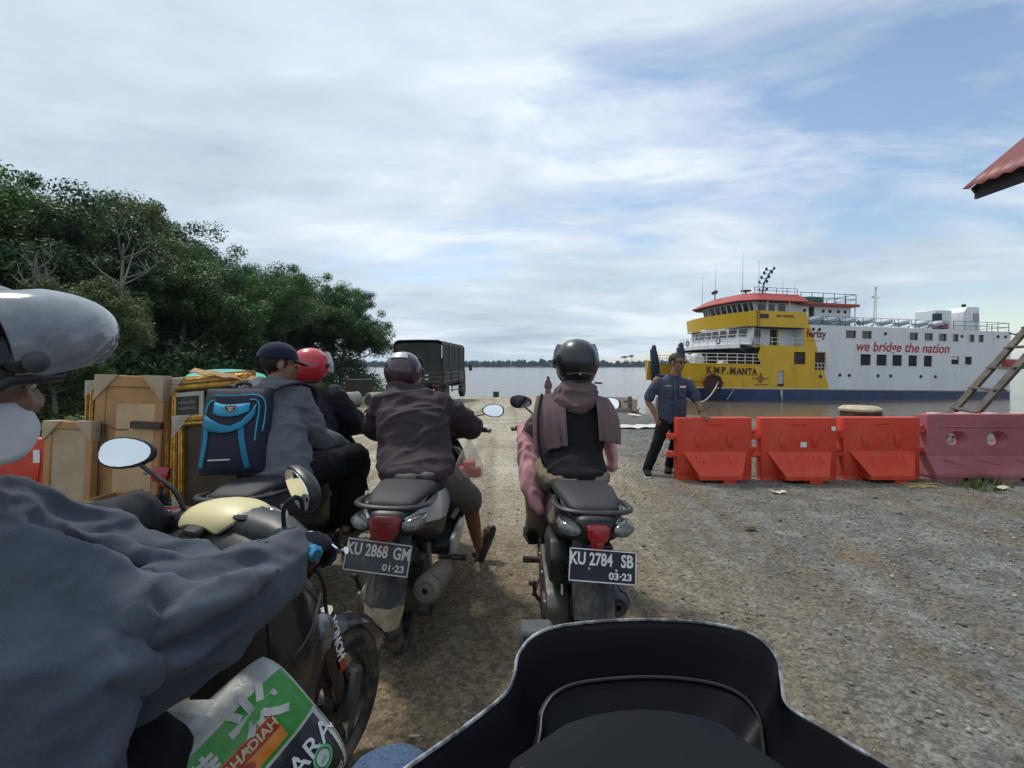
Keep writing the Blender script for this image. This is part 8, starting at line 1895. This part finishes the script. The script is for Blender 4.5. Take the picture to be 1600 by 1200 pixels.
def peddler():
    bk = scooter(empty('scooter', (-2.20, 3.38, 0), R(-2), label='loaded scooter beneath the stacked picture frames', cat='scooter', group='scooters in the queue'), dict(rail=False, mirrors=(None, None)))
    b = MB(); b.box((-0.05, -0.30, 0.50), (1.0, 0.36, 0.03), bev=0.004); b.build('load_rack', 'dark_metal', bk)
    for sx in (-0.16, 0.16):
        b = MB(); b.bar((sx, -0.42, 0.49), (sx, 0.15, 0.60), 0.025, 0.025); b.build('load_bracket', 'dark_metal', bk)
    dark = mat('picture_dark', (0.014, 0.012, 0.010), 0.35, var=0.6, vscale=9); brown = mat('picture_brown', (0.035, 0.022, 0.012), 0.4, var=0.5, vscale=7)
    rr = R(-14)
    e1 = frame_thing((-1.89, 2.93, 0.515), (R(-5), R(-4.5), rr), 0.62, 0.84, 'large gilt frame with a grey card corner, behind the backpack', wd=0.075, inner=dark, corner_s=0.155)
    b = MB(); b.box((-0.13, -0.012, 0.67), (0.22, 0.012, 0.16), bev=0.003); b.build('mat_board', mat('mat_board', (0.4, 0.37, 0.32), 0.8), e1); b = MB(); b.box((-0.14, -0.022, 0.665), (0.17, 0.008, 0.115)); pn = b.build('calligraphy_panel', dark, e1)
    rg = random.Random(3)
    b = MB()
    for k in range(2):
        x = -0.205
        for i in range(7):
            z = 0.68 - k * 0.038; b.tube([(x, -0.028, z), (x + 0.006, -0.028, z + rg.uniform(0.005, 0.016)), (x + 0.013, -0.028, z - rg.uniform(0, 0.006)), (x + 0.019, -0.028, z + 0.004)], 0.0016, 4); x += 0.019
    b.build('calligraphy', 'plate_grey', pn)
    frame_thing((-1.80, 2.845, 0.515), (R(-4), R(-4.5), rr), 0.54, 0.61, 'smaller gilt frame leaning in front of the large one, beside the backpack', wd=0.06, inner=brown, corner_s=0.14, corners=((-1, 1), (-1, -1)))
    frame_thing((-1.93, 3.02, 0.515), (R(-5), R(-4.5), rr), 0.64, 0.85, 'gilt frame at the back of the stack with kraft packing on top', wd=0.075, inner=dark, corners=((1, 1),), corner_m='kraft', corner_s=0.2)
    e = frame_thing((-2.47, 3.02, 0.515), (R(-3), R(1.0), R(-8)), 0.50, 0.84, 'kraft-backed frame with hanging wire, its brown back to the camera', back=True, wd=0.075, inner='kraft', corners=((-1, 1), (1, 1)), corner_m='card', corner_s=0.17)
    b = MB(); b.box((0.06, -0.022, 0.36), (0.28, 0.012, 0.60), bev=0.002); b.build('plywood_sheet', mat('plywood', (0.44, 0.30, 0.17), 0.75, var=0.15, vscale=4), e)
    b = MB(); b.box((0.16, -0.04, 0.53), (0.22, 0.03, 0.045), bev=0.004); b.build('batten', mat('batten', (0.055, 0.035, 0.025), 0.7), e)
    b = MB(); b.tube([(-0.16, -0.035, 0.53), (-0.06, -0.035, 0.495), (0.02, -0.035, 0.50)], 0.003, 5, smooth=3); b.tube([(-0.16, -0.035, 0.53), (-0.15, -0.04, 0.46), (-0.11, -0.04, 0.36)], 0.008, 6, smooth=3); b.build('hanging_wire', 'dark_metal', e)
    frame_thing((-2.66, 3.09, 0.515), (R(-2), R(0.5), R(-8)), 0.30, 0.80, 'narrow frame with a pale paper corner at the rear of the load', wd=0.05, inner=brown, corners=((-1, 1),), corner_m='grey_card', corner_s=0.12)
    frame_thing((-2.81, 3.00, 0.515), (R(-2), 0, R(-6)), 0.34, 0.55, 'small frame with paper-wrapped corners at the left of the load', back=True, wd=0.05, inner='card', corners=((-1, 1), (1, 1)), corner_m='card', corner_s=0.13)
    e = empty('wooden_crate', (-2.36, 2.86, 0.515), R(-8), label='small open wooden crate below the kraft-backed frame', cat='crate')
    for nm, c, s in (('front_board', (0, -0.1, 0.055), (0.30, 0.018, 0.11)), ('back_board', (0, 0.1, 0.055), (0.30, 0.018, 0.11)), ('end_board', (-0.15, 0, 0.055), (0.018, 0.2, 0.108)), ('end_board', (0.15, 0, 0.055), (0.018, 0.2, 0.108)), ('base_board', (0, 0, 0.006), (0.29, 0.19, 0.012))):
        b = MB(); b.box(c, s, bev=0.003); b.build(nm, 'wood', e)
    b = MB(); b.lathe([(-0.10, 0.02), (-0.09, 0.028), (0.09, 0.028), (0.10, 0.02)], (0, 0, 0), (1, 0.1, 0.12), 14); o = b.build('red_tube', mat('red_tube', (0.42, 0.03, 0.03), 0.4)); o.location = (-2.05, 2.80, 0.545); tag(o, 'short red plastic tube lying across the load', 'tube')
    # folded kraft paper over the top of the stack
    rows = [[V(-1.98 + 0.036 * i, 2.90 + 0.05 * j, 1.375 + 0.006 * math.sin(i * 1.9 + j) - 0.005 * i + 0.02 * (j == 1)) for i in range(13)] for j in range(4)]
    b = MB(); b.sheet(rows, 0.006); o = b.build('packing_paper', 'kraft', None, 20); tag(o, 'crumpled brown packing paper over the top of the gilt frames', 'packing paper')
    # tub
    b = MB(); b.lathe([(0.0, 0.30), (0.012, 0.315), (0.03, 0.30), (0.05, 0.285), (0.10, 0.245), (0.115, 0.20), (0.12, 0.02)], (0, 0, 0), (0, 0, 1), 40); o = b.build('plastic_tub', mat('turquoise_plastic', (0.02, 0.42, 0.30), 0.35, var=0.08), None, 30); o.location = (-2.06, 3.42, 1.245); o.rotation_euler = (R(8), R(6), 0); tag(o, 'turquoise plastic tub turned upside down on the load', 'tub')
    # rider of the loaded scooter
    root = person(V(-2.13, 3.1, 0.0), 'rider in a dark helmet and striped jacket hidden behind the capped pillion', 'riders in the queue')
    hc = V(-1.90, 3.52, 1.425); b = MB(); head(b, hc + V(0, 0.01, -0.02), V(0.1, 1, 0)); limb(b, [V(-1.97, 3.45, 1.2), V(-1.92, 3.5, 1.34)], [0.058, 0.052]); torso(b, [(V(-2.1, 3.2, 0.82), 0.14, 0.1, X_, Y_), (V(-1.97, 3.43, 1.22), 0.15, 0.08, X_, Y_)])
    for sx in (-1, 1): limb(b, [V(-1.97 + sx * 0.18, 3.44, 1.2), V(-2.05 + sx * 0.28, 3.5, 1.03), V(-2.13 + sx * 0.27, 3.52, 0.99)], [0.05, 0.042, 0.028]); limb(b, [V(-2.13 + sx * 0.11, 3.2, 0.8), V(-2.13 + sx * 0.18, 3.5, 0.68), V(-2.13 + sx * 0.14, 3.42, 0.37)], [0.07, 0.055, 0.034])
    put('body', fuse(b, 0.012, 2), 'skin', root)
    b = MB(); torso(b, [(V(-2.12, 3.17, 0.78), 0.18, 0.13, X_, Y_), (V(-2.04, 3.3, 1.0), 0.18, 0.13, X_, Y_), (V(-1.97, 3.43, 1.2), 0.175, 0.105, X_, V(0, 1, -0.4)), (V(-1.95, 3.46, 1.27), 0.085, 0.075, X_, Y_)])
    for sx in (-1, 1): limb(b, [V(-1.97 + sx * 0.18, 3.44, 1.2), V(-2.05 + sx * 0.28, 3.5, 1.03), V(-2.13 + sx * 0.27, 3.52, 0.99)], [0.085, 0.07, 0.05])
    put('jacket', wrinkle(fuse(b, 0.012, 2), 0.009, 8, (1, 1, 1.3), 7.0), 'c_blackjkt', root)
    b = MB(); torso(b, [(V(-2.13, 3.18, 0.78), 0.17, 0.12, X_, Y_), (V(-2.13, 3.2, 0.86), 0.16, 0.12, X_, Y_)])
    for sx in (-1, 1): limb(b, [V(-2.13 + sx * 0.11, 3.2, 0.8), V(-2.13 + sx * 0.18, 3.5, 0.68), V(-2.13 + sx * 0.14, 3.42, 0.37)], [0.1, 0.08, 0.06])
    put('trousers', fuse(b, 0.013, 2), 'c_black', root)
    helmet(root, hc, V(0.1, 1, -0.05), mat('helmet_black_shell', (0.01, 0.012, 0.015)), V(0, 0.05, 1), 0.98)
    root.location = V(-2.30, 3.80, 0.0)
peddler()

# ------------------------------------------------------------------ printed rice sack on the near scooter
def rice_sack():
    c = V(-0.575, 1.00, 0.548); e = empty('rice_sack', c, label='green, white and black printed rice sack hanging on the near scooter', cat='sack')
    n = (V(0, 0, H) - c).normalized(); n = (n + V(0.10, -0.1, -0.15)).normalized(); r0 = V(0, 0, 1).cross(n).normalized(); u0 = n.cross(r0); a = R(33)
    u = r0 * math.cos(a) + u0 * math.sin(a); v = -r0 * math.sin(a) + u0 * math.cos(a); T = basis(V(0, 0, 0), u, v, n)
    hw, hh = 0.175, 0.165
    def surf(x, y):
        ex = max(0, 1 - abs(x / hw) ** 2.6); ey = max(0, 1 - abs(y / (hh * 1.02)) ** 3.0)
        return 0.085 * (ex * ey) ** 0.5 + 0.013 * noise.noise((x * 16 + 2, y * 12, 1)) * ex + 0.008 * noise.noise((x * 40, y * 30, 4)) * ex
    def pt(x, y, off): return T @ V(x * (1 - 0.10 * abs(y / hh) ** 5), y * (1 - 0.08 * abs(x / hw) ** 5), surf(x, y) + off)
    def patch(name, m, f0, f1, y0, y1, off=0.0015, nx=24, ny=12):
        b = MB(); b.sheet([[pt(f0(t) * (1 - i / nx) + f1(t) * i / nx, y0 + (y1 - y0) * t, off) for i in range(nx + 1)] for t in [j / ny for j in range(ny + 1)]]); return b.build(name, m, e, 180)
    cst = lambda k: (lambda t: k)
    white = mat('sack_white', (0.50, 0.52, 0.49), 0.35, coat=0.25, var=0.15, vscale=12, bump=0.5, bscale=24); blackp = mat('sack_black', (0.018, 0.020, 0.026), 0.35, coat=0.2); green = mat('sack_green', (0.035, 0.26, 0.030), 0.35, coat=0.25); orange = mat('sack_orange', (0.62, 0.20, 0.03), 0.4); red = mat('sack_red', (0.33, 0.03, 0.02), 0.4)
    b = MB(); N = 36
    b.sheet([[pt(hw * math.sin(math.pi * i / N), hh * math.sin(math.pi * j / N), 0) for i in range(-N // 2, N // 2 + 1)] for j in range(-N // 2, N // 2 + 1)])
    b.sheet([[pt(hw * math.sin(math.pi * i / N), hh * math.sin(math.pi * j / N), -1.6 * surf(hw * math.sin(math.pi * i / N), hh * math.sin(math.pi * j / N))) for i in range(-N // 2, N // 2 + 1)] for j in range(-N // 2, N // 2 + 1)])
    b.build('sack', white, e, 180)
    patch('black_panel', blackp, cst(-hw * 0.985), cst(hw * 0.985), -hh * 0.98, -0.015)
    patch('green_panel', green, lambda t: -0.060 + 0.02 * t, cst(hw * 0.975), -0.008, 0.115)
    for k in range(6): patch('white_stripe', mat('sack_stripe', (0.30, 0.33, 0.30), 0.4), cst(-0.16 + 0.017 * k), cst(-0.155 + 0.017 * k), -0.006, 0.085, 0.002, 2, 8)
    def onsack(body, size, x, y, m, parent=e, off=0.004, rot=0.0, **k):
        me = text_mesh(body, size, **k); me.transform(Matrix.Rotation(rot, 4, 'Z'))
        for q in me.vertices: p = pt(q.co.x + x, q.co.y + y, off); q.co = p
        return obj('lettering', me, m, parent, None)
    onsack('NUSANTARA', 0.056, 0.01, -0.062, 'plate_white', bold=0.0006)
    onsack('米', 0.11, 0.085, 0.072, white, bold=0.003); onsack('佳', 0.055, -0.025, 0.068, white, bold=0.002)
    lb = patch('prize_label', orange, cst(-0.035), cst(0.105), 0.000, 0.058, 0.0035)
    patch('label_band', red, cst(-0.033), cst(0.103), 0.026, 0.056, 0.0045); onsack('BERHADIAH', 0.026, 0.035, 0.041, 'cream', off=0.006, bold=0.0006)
    b = MB(); b.sheet([[pt(0.02 + 0.018 * math.cos(t) * f, 0.014 + 0.011 * math.sin(t) * f, 0.0055) for f in (0.2, 1)] for t in [0.4 * k for k in range(17)]]); b.build('label_mark', red, e)
    b = MB(); ring = lambda r: [pt(0.125 + r * math.cos(t), -0.095 + r * math.sin(t), 0.004) for t in [0.315 * k for k in range(21)]]
    b.sheet([ring(0.017), ring(0.0225)]); b.build('round_mark', mat('mark_green', (0.10, 0.45, 0.2), 0.4), e); b = MB(); b.sheet([ring(0.001), ring(0.015)]); b.build('mark_centre', white, e); b = MB(); b.sheet([[pt(0.118 + 0.014 * f, -0.100 + 0.010 * g, 0.006) for f in (0, 0.5, 1)] for g in (0, 0.35)]); b.build('mark_stroke', mat('mark_green', (0.1, 0.45, 0.2)), e)
    onsack('netto', 0.022, 0.13, -0.145, 'plate_white')
    # gathered clear top, tied
    b = MB(); rings = []
    for t, w, d, s_ in ((0.0, 0.125, 0.05, 0.0), (0.25, 0.105, 0.045, 0.0), (0.55, 0.075, 0.04, 0.01), (0.8, 0.04, 0.03, 0.02), (1.0, 0.022, 0.02, 0.03)):
        rings.append([T @ V(-0.055 + math.cos(2 * math.pi * k / 22) * w * (1 + 0.10 * math.sin(k * 2.4)) - 0.03 * t, 0.125 + 0.16 * t, 0.025 + math.sin(2 * math.pi * k / 22) * d * (1 + 0.18 * math.sin(k * 3.1)) + s_) for k in range(22)])
    b.loft(rings); b.build('plastic_top', mat('sack_plastic', (0.42, 0.45, 0.42), 0.25, coat=0.5, var=0.2, vscale=25, bump=0.5, bscale=30, alpha=0.93), e, 180)
    b = MB(); b.tube([T @ V(-0.085, 0.285, 0.055), T @ V(-0.10, 0.32, 0.05), V(-0.60, 1.18, 0.86) - c], 0.006, 6); b.build('tie_string', 'c_black', e)
rice_sack()

def shopping_bag():
    c = V(-0.285, 3.16, 0.0); e = empty('plastic_bag', V(-0.285, 3.16, 0.665), label='clear plastic bag with orange boxes hanging from the white scooter', cat='bag')
    bp = bpy.data.materials.new('bag_film'); bp.use_nodes = True; N = bp.node_tree.nodes; L = bp.node_tree.links; pb = N['Principled BSDF']; pb.inputs['Base Color'].default_value = (0.75, 0.74, 0.73, 1); pb.inputs['Roughness'].default_value = 0.25
    tr = N.new('ShaderNodeBsdfTransparent'); mx = N.new('ShaderNodeMixShader'); mx.inputs[0].default_value = 0.26; L.new(tr.outputs[0], mx.inputs[1]); L.new(pb.outputs[0], mx.inputs[2]); L.new(mx.outputs[0], N['Material Output'].inputs[0])
    b = MB(); rings = []
    for z, w, d in ((0.0, 0.075, 0.05), (0.02, 0.092, 0.062), (0.09, 0.090, 0.06), (0.14, 0.07, 0.05), (0.19, 0.045, 0.03), (0.235, 0.022, 0.015), (0.27, 0.012, 0.01)):
        rings.append([V(math.cos(2 * math.pi * k / 24) * w * (1 + 0.09 * math.sin(k * 2.7 + z * 30)), math.sin(2 * math.pi * k / 24) * d * (1 + 0.12 * math.sin(k * 3.3 + z * 20)), z) for k in range(24)])
    b.loft(rings); b.build('film', bp, e, 180)
    org = mat('box_orange', (0.70, 0.11, 0.045), 0.5)
    for p, s, r in (((-0.03, 0, 0.045), (0.07, 0.07, 0.07), 0.2), ((0.04, 0.01, 0.04), (0.06, 0.06, 0.06), -0.3), ((0.0, -0.01, 0.10), (0.08, 0.05, 0.035), 0.1)):
        b = MB(); b.box(p, s, (0.1, 0, r), bev=0.004); b.build('food_box', org, e)
    b = MB(); b.tube([V(0.0, 0, 0.26), V(-0.01, 0.02, 0.29), V(-0.02, 0.08, 0.32)], 0.006, 6); b.build('handle_loop', bp, e)
shopping_bag()

# ------------------------------------------------------------------ by the water
def rubble():
    wd = mat('driftwood', (0.10, 0.08, 0.06), 0.95, var=0.4, vscale=3, bump=0.6, bscale=14); st = mat('mossy_stone', (0.10, 0.095, 0.075), 0.95, var=0.4, vscale=3, bump=0.5, bscale=8); yl = mat('clay_bank', (0.26, 0.16, 0.06), 0.95, var=0.3, vscale=2, bump=0.4, bscale=8)
    rg = random.Random(12)
    def blob(name, loc, r, m, label, cat, seed, grp=None):
        b = MB(); b.ell((0, 0, 0), r, seg=18, rings=12); me = b.mesh(name)
        for v in me.vertices:
            k = 1 + 0.28 * noise.noise((v.co.x / r[0] * 1.3 + seed, v.co.y / r[1] * 1.3, v.co.z / r[2] * 1.3)) + 0.10 * noise.noise((v.co.x * 6 + seed, v.co.y * 6, v.co.z * 6)); v.co *= k
        o = obj(name, me, m, None, 50); o.location = loc; return tag(o, label, cat, grp)
    g_ = 'rubble by the mooring post'
    z = lambda x, y: gz(x, y)
    blob('clay_mound', (5.3, 19.0, z(5.3, 19) - 0.1), (1.15, 0.8, 0.5), yl, 'yellow clay mound at the foot of the mooring post', 'mound', 2)
    blob('boulder', (4.35, 19.2, z(4.35, 19.2) + 0.08), (0.62, 0.5, 0.40), wd, 'dark muddy boulder left of the mooring post', 'boulder', 5, g_)
    blob('boulder', (6.35, 20.8, z(6.3, 20.8) + 0.2), (0.55, 0.5, 0.40), st, 'grey boulder on the clay mound right of the mooring post', 'boulder', 8, g_)
    blob('boulder', (5.9, 20.2, z(5.9, 20.2) + 0.15), (0.34, 0.3, 0.26), wd, 'small dark boulder between the clay mound and the grey one', 'boulder', 11, g_)
    # post
    x, y = 4.98, 20.0; b = MB(); b.tube([(0, 0, -0.3), (0.02, 0, 0.5), (0.0, 0.0, 1.22)], [0.12, 0.10, 0.085], 9); b.bar((0, 0, 1.05), (-0.24, 0, 0.98), 0.08, 0.08); o = b.build('mooring_post', mat('post_wood', (0.12, 0.115, 0.10), 0.95, var=0.4, vscale=5, bump=0.6, bscale=20)); o.location = (x, y, z(x, y)); tag(o, 'upright weathered timber mooring post with a short arm', 'post')
    b = MB(); b.tube([(0, 0, -0.2), (0.02, 0, 0.35), (0, 0, 0.85)], [0.32, 0.26, 0.24], 12); b.lathe([(0, 0.24), (0.02, 0.16)], (0, 0, 0.85), (0, 0, 1), 12); o = b.build('tree_stump', wd); o.location = (4.5, 20.6, z(4.5, 20.6)); tag(o, 'thick dark stump just left of the mooring post', 'stump')
    for i, (a, c, r, lab) in enumerate(((V(3.6, 22.5, 0.5), V(7.6, 24.5, 0.75), 0.13, 'long grey log lying behind the mooring post'), (V(5.1, 21.2, 0.15), V(7.4, 21.6, 0.95), 0.11, 'slanting log behind the standing man, rising to the right'), (V(4.4, 21.6, 0.3), V(5.9, 22.3, 0.72), 0.09, 'short log propped against the mooring post'), (V(5.0, 18.3, 0.1), V(6.9, 18.8, 0.18), 0.07, 'thin branch lying on the yellow clay mound'))):
        b = MB(); ml = (a + c) / 2; p = [a, ml + V(0, 0, 0.06), c]; q = [V(k.x, k.y, z(k.x, k.y) + k.z) - a for k in p]; b.tube(q, [r, r * 0.95, r * 0.7], 9, smooth=4)
        for k in range(3): s = q[0].lerp(q[2], rg.uniform(0.2, 0.9)); b.tube([s, s + V(rg.uniform(-.3, .3), rg.uniform(-.2, .2), rg.uniform(.15, .4))], [r * 0.4, r * 0.15], 5)
        o = b.build('log', wd); o.location = a; tag(o, lab, 'log', 'driftwood by the mooring post')
    rows = [[V(2.25 + 0.1 * i, 11.1 + 0.18 * j + 0.05 * math.sin(i * 0.7), 0.02 + 0.03 * abs(math.sin(i * 0.9 + j)) + gz(2.25 + 0.1 * i, 11.1)) for i in range(18)] for j in range(4)]
    b = MB(); b.sheet(rows, 0.006); tag(b.build('plastic_sheet', mat('white_sheet', (0.58, 0.57, 0.54), 0.6, dirt=0.3, dscale=3)), 'strip of white plastic sheet lying on the gravel behind the man', 'plastic sheet')
    b = MB(); b.box((0, 0, 0), (0.35, 0.28, 0.05), (0.1, 0.15, 0.3), bev=0.01); o = b.build('foam_slab', mat('white_foam', (0.62, 0.58, 0.5), 0.8)); o.location = (3.72, 14.3, gz(3.72, 14.3) + 0.05); tag(o, 'small pale foam slab on the gravel edge behind the man', 'foam')
    b = MB(); b.lathe([(0, 0.24), (0.02, 0.27), (0.5, 0.27), (0.52, 0.24)], (0, 0, 0), (0, 0, 1), 14); o = b.build('oil_drum', mat('drum_dark', (0.03, 0.035, 0.04), 0.6)); o.location = (-1.45, 43.0, gz(-1.45, 43.0)); tag(o, 'small dark drum standing at the water edge right of the truck', 'drum')
rubble()

def left_clutter():
    cm = mat('concrete', (0.30, 0.28, 0.235), 0.95, var=0.2, vscale=3, dirt=0.4, dscale=3, dirtcol=(0.12, 0.11, 0.08), bump=0.3, bscale=20)
    for x, y, a, lab in ((-6.95, 19.6, 0.25, 'concrete pipe lying on its side, left of two'), (-5.55, 19.9, 0.32, 'concrete pipe lying on its side, right of two')):
        b = MB(); d = V(math.sin(a) + 0.55, math.cos(a), 0).normalized(); b.lathe([(-0.55, 0.24), (-0.55, 0.315), (0.5, 0.315), (0.62, 0.33), (0.62, 0.24)], (0, 0, 0), d, 24, closed=True); o = b.build('concrete_pipe', cm); o.location = (x, y, gz(x, y) + 0.30); tag(o, lab, 'pipe', 'concrete pipes by the road')
    e = empty('steel_tank', (-7.3, 22.6, gz(-7.3, 22.6)), R(8), label='rusty dark rectangular steel tank on legs behind the concrete pipes', cat='tank')
    rs = mat('rusty_steel', (0.045, 0.035, 0.028), 0.8, var=0.4, vscale=4, dirt=0.4, dscale=3, dirtcol=(0.10, 0.05, 0.025))
    b = MB(); b.box((0, 0, 0.78), (1.15, 0.7, 0.80), bev=0.03); b.build('tank_body', rs, e)
    for x in (-0.5, 0.5):
        for y in (-0.28, 0.28): b = MB(); b.box((x, y, 0.19), (0.07, 0.07, 0.40)); b.build('leg', rs, e)
    b = MB(); b.tube([(-0.15, 0, 1.18), (-0.15, 0, 1.45), (0.12, 0, 1.45), (0.12, 0, 1.18)], 0.03, 6); b.build('lifting_hoop', rs, e)
left_clutter()

def right_clutter():
    pw = mat('grey_timber', (0.10, 0.088, 0.075), 0.9, var=0.3, vscale=4, bump=0.4, bscale=25)
    e = empty('timber_stairs', (7.55, 8.05, gz(7.55, 8.05)), label='weathered grey timber ladder leaning at the right edge behind the pink barrier', cat='ladder')
    o0 = V(7.55, 8.05, gz(7.55, 8.05)); w = V(0.45, 0.85, 0)
    A, Bp = P(1505, 668, 8.0) - o0, P(1700, 450, 8.0) - o0
    A2 = A + (A - Bp) * 0.25
    for nm, off in (('stringer', V(0, 0, 0)), ('stringer', w)):
        b = MB(); b.bar(A2 + off, Bp + off, 0.055, 0.14, up=V(0, 1, 0), bev=0.006); b.build(nm, pw, e)
    for f in (-0.05, 0.12, 0.28, 0.44, 0.60, 0.76, 0.92):
        p = A.lerp(Bp, f); b = MB(); b.bar(p - w * 0.08 + V(0, 0, -0.03), p + w * 1.1 + V(0, 0, -0.03), 0.17, 0.035, bev=0.004); b.build('tread', pw, e)
    # stump with a pale cut top
    x, y = 6.78, 9.2; e = empty('cut_stump', (x, y, gz(x, y)), label='broad stump with a pale cut top behind the third orange barrier', cat='stump'); zt = 0.60 - gz(x, y)
    ring = lambda r, z, s: [V(math.cos(2 * math.pi * k / 24) * r * (1 + 0.13 * noise.noise((math.cos(k * 0.26) * 2, math.sin(k * 0.26) * 2, s))), math.sin(2 * math.pi * k / 24) * r * (1 + 0.13 * noise.noise((math.cos(k * 0.26) * 2, math.sin(k * 0.26) * 2, s))), z) for k in range(24)]
    b = MB(); b.loft([ring(0.42, -0.2, 1), ring(0.34, zt * 0.5, 1), ring(0.33, zt - 0.06, 1)]); b.build('bark', mat('red_bark', (0.09, 0.04, 0.03), 0.9, var=0.3, vscale=6, bump=0.6, bscale=25), e)
    b = MB(); b.loft([ring(0.345, zt - 0.06, 1), ring(0.35, zt - 0.02, 1.2), ring(0.28, zt + 0.03, 1.6)]); b.build('cut_face', mat('pale_wood', (0.46, 0.39, 0.27), 0.85, var=0.2, vscale=8, bump=0.3), e)
    grass_blades([(7.3 + 0.15 * k, 8.9 + 0.1 * (k % 3), 0.16) for k in range(8)], 14, 0.42, 9, 'weed_clump', 'dark green weed clump behind the pink barrier')
    # roof corner
    e = empty('roofed_shelter', (8.3, 4.6, 0), label='red corrugated roof corner of a shelter at the right edge', cat='building')
    rm = mat('red_roof_sheet', (0.17, 0.03, 0.03), 0.5, 0.1, dirt=0.3, dscale=2, dirtcol=(0.22, 0.12, 0.1)); fm = mat('fascia', (0.035, 0.028, 0.035), 0.7, dirt=0.2)
    o0 = V(8.3, 4.6, 0); C = V(6.80, 7.0, 4.10); pit = math.tan(R(40)); rows = []
    for i in range(9):
        x = 6.72 + 0.35 * i; rows.append([V(x, 7.06 - 0.05 * j, C.z + (x - 6.8) * pit + 0.02 * math.cos(j * math.pi / 2)) - o0 for j in range(92)])
    b = MB(); b.sheet(rows, 0.004); b.build('roof_sheet', rm, e, 180)
    b = MB(); b.box(V(6.86, 4.75, 3.98) - o0, (0.035, 4.5, 0.20)); b.build('fascia_board', fm, e)
    p0, p1 = V(6.84, 6.99, 3.97) - o0, V(9.5, 6.99, 3.97 + 2.66 * pit) - o0; b = MB(); b.bar(p0, p1, 0.03, 0.17, up=V(0, 0, 1)); b.build('barge_board', fm, e)
    b = MB(); b.box(V(9.9, 4.4, 1.9) - o0, (2.9, 4.4, 3.9)); b.build('wall', mat('shelter_wall', (0.45, 0.42, 0.38), 0.85), e)
    for y in (2.7, 4.7, 6.6):
        b = MB(); b.bar(V(6.9, y, 4.06) - o0, V(9.5, y, 4.06 + 2.6 * pit) - o0, 0.05, 0.10); b.build('rafter', fm, e)
    # scraps on the ground
    lit = mat('paper_scrap', (0.5, 0.46, 0.38), 0.9); lf = mat('dead_leaf', (0.07, 0.04, 0.025), 0.9)
    for i, (px, py, m, s, nm, lab, cat) in enumerate(((648, 1150, lit, 0.02, 'cigarette_butt', 'pale cigarette butt on the dirt left of the windscreen', 'cigarette butt'), (1172, 829, lf, 0.06, 'dead_leaf', 'curled dark dead leaf on the gravel in front of the barriers', 'leaf'), (1215, 770, lit, 0.09, 'paper_scrap', 'pale paper scrap on the gravel below the second orange barrier', 'paper'), (1440, 762, mat('yellow_straw', (0.35, 0.28, 0.12), 0.9), 0.14, 'straw_clump', 'yellowish straw lying between the orange and pink barriers', 'straw'), (1560, 765, lit, 0.10, 'paper_scrap', 'crumpled pale paper at the foot of the pink barrier', 'paper'), (1150, 1000, lf, 0.03, 'dead_leaf', 'small dead leaf on the gravel right of the black scooter', 'leaf'))):
        d = FPX * H / (py - HOR); p = P(px, py, d); z = gz(p.x, p.y); b = MB()
        if nm == 'cigarette_butt': b.tube([(-s, 0, 0.005), (s, 0.004, 0.005)], 0.0045, 8)
        elif nm == 'straw_clump':
            rg = random.Random(4)
            for k in range(26): a = rg.uniform(0, 6.28); b.tube([(rg.uniform(-.2, .2), rg.uniform(-.06, .06), 0.005), (rg.uniform(-.2, .2) + math.cos(a) * .1, rg.uniform(-.08, .08), rg.uniform(0.01, .05))], 0.004, 4)
        else:
            rows = [[V((i - 2) * s * 0.4, (j - 2) * s * 0.25, 0.012 + s * 0.25 * noise.noise((i * 0.9 + px, j * 0.9, 1)) + s * 0.12 * abs(i - 2)) for i in range(5)] for j in range(5)]; b.sheet(rows, 0.002)
        o = b.build(nm, m); o.location = (p.x, p.y, z); tag(o, lab, cat)
right_clutter()

# ------------------------------------------------------------------ river haze
def haze():
    b = MB(); b.box((0, 1485, 10.2), (7400, 3250, 31.6)); o = b.build('haze', None, None, None)
    m = bpy.data.materials.new('haze'); m.use_nodes = True; N = m.node_tree.nodes; N.clear()
    out = N.new('ShaderNodeOutputMaterial'); v = N.new('ShaderNodeVolumePrincipled')
    v.inputs['Density'].default_value = 0.00017; v.inputs['Color'].default_value = (0.62, 0.78, 0.95, 1)
    m.node_tree.links.new(v.outputs[0], out.inputs['Volume']); o.data.materials.append(m); tag(o, kind='stuff')
haze()

bpy.data.scenes.remove(TMP)
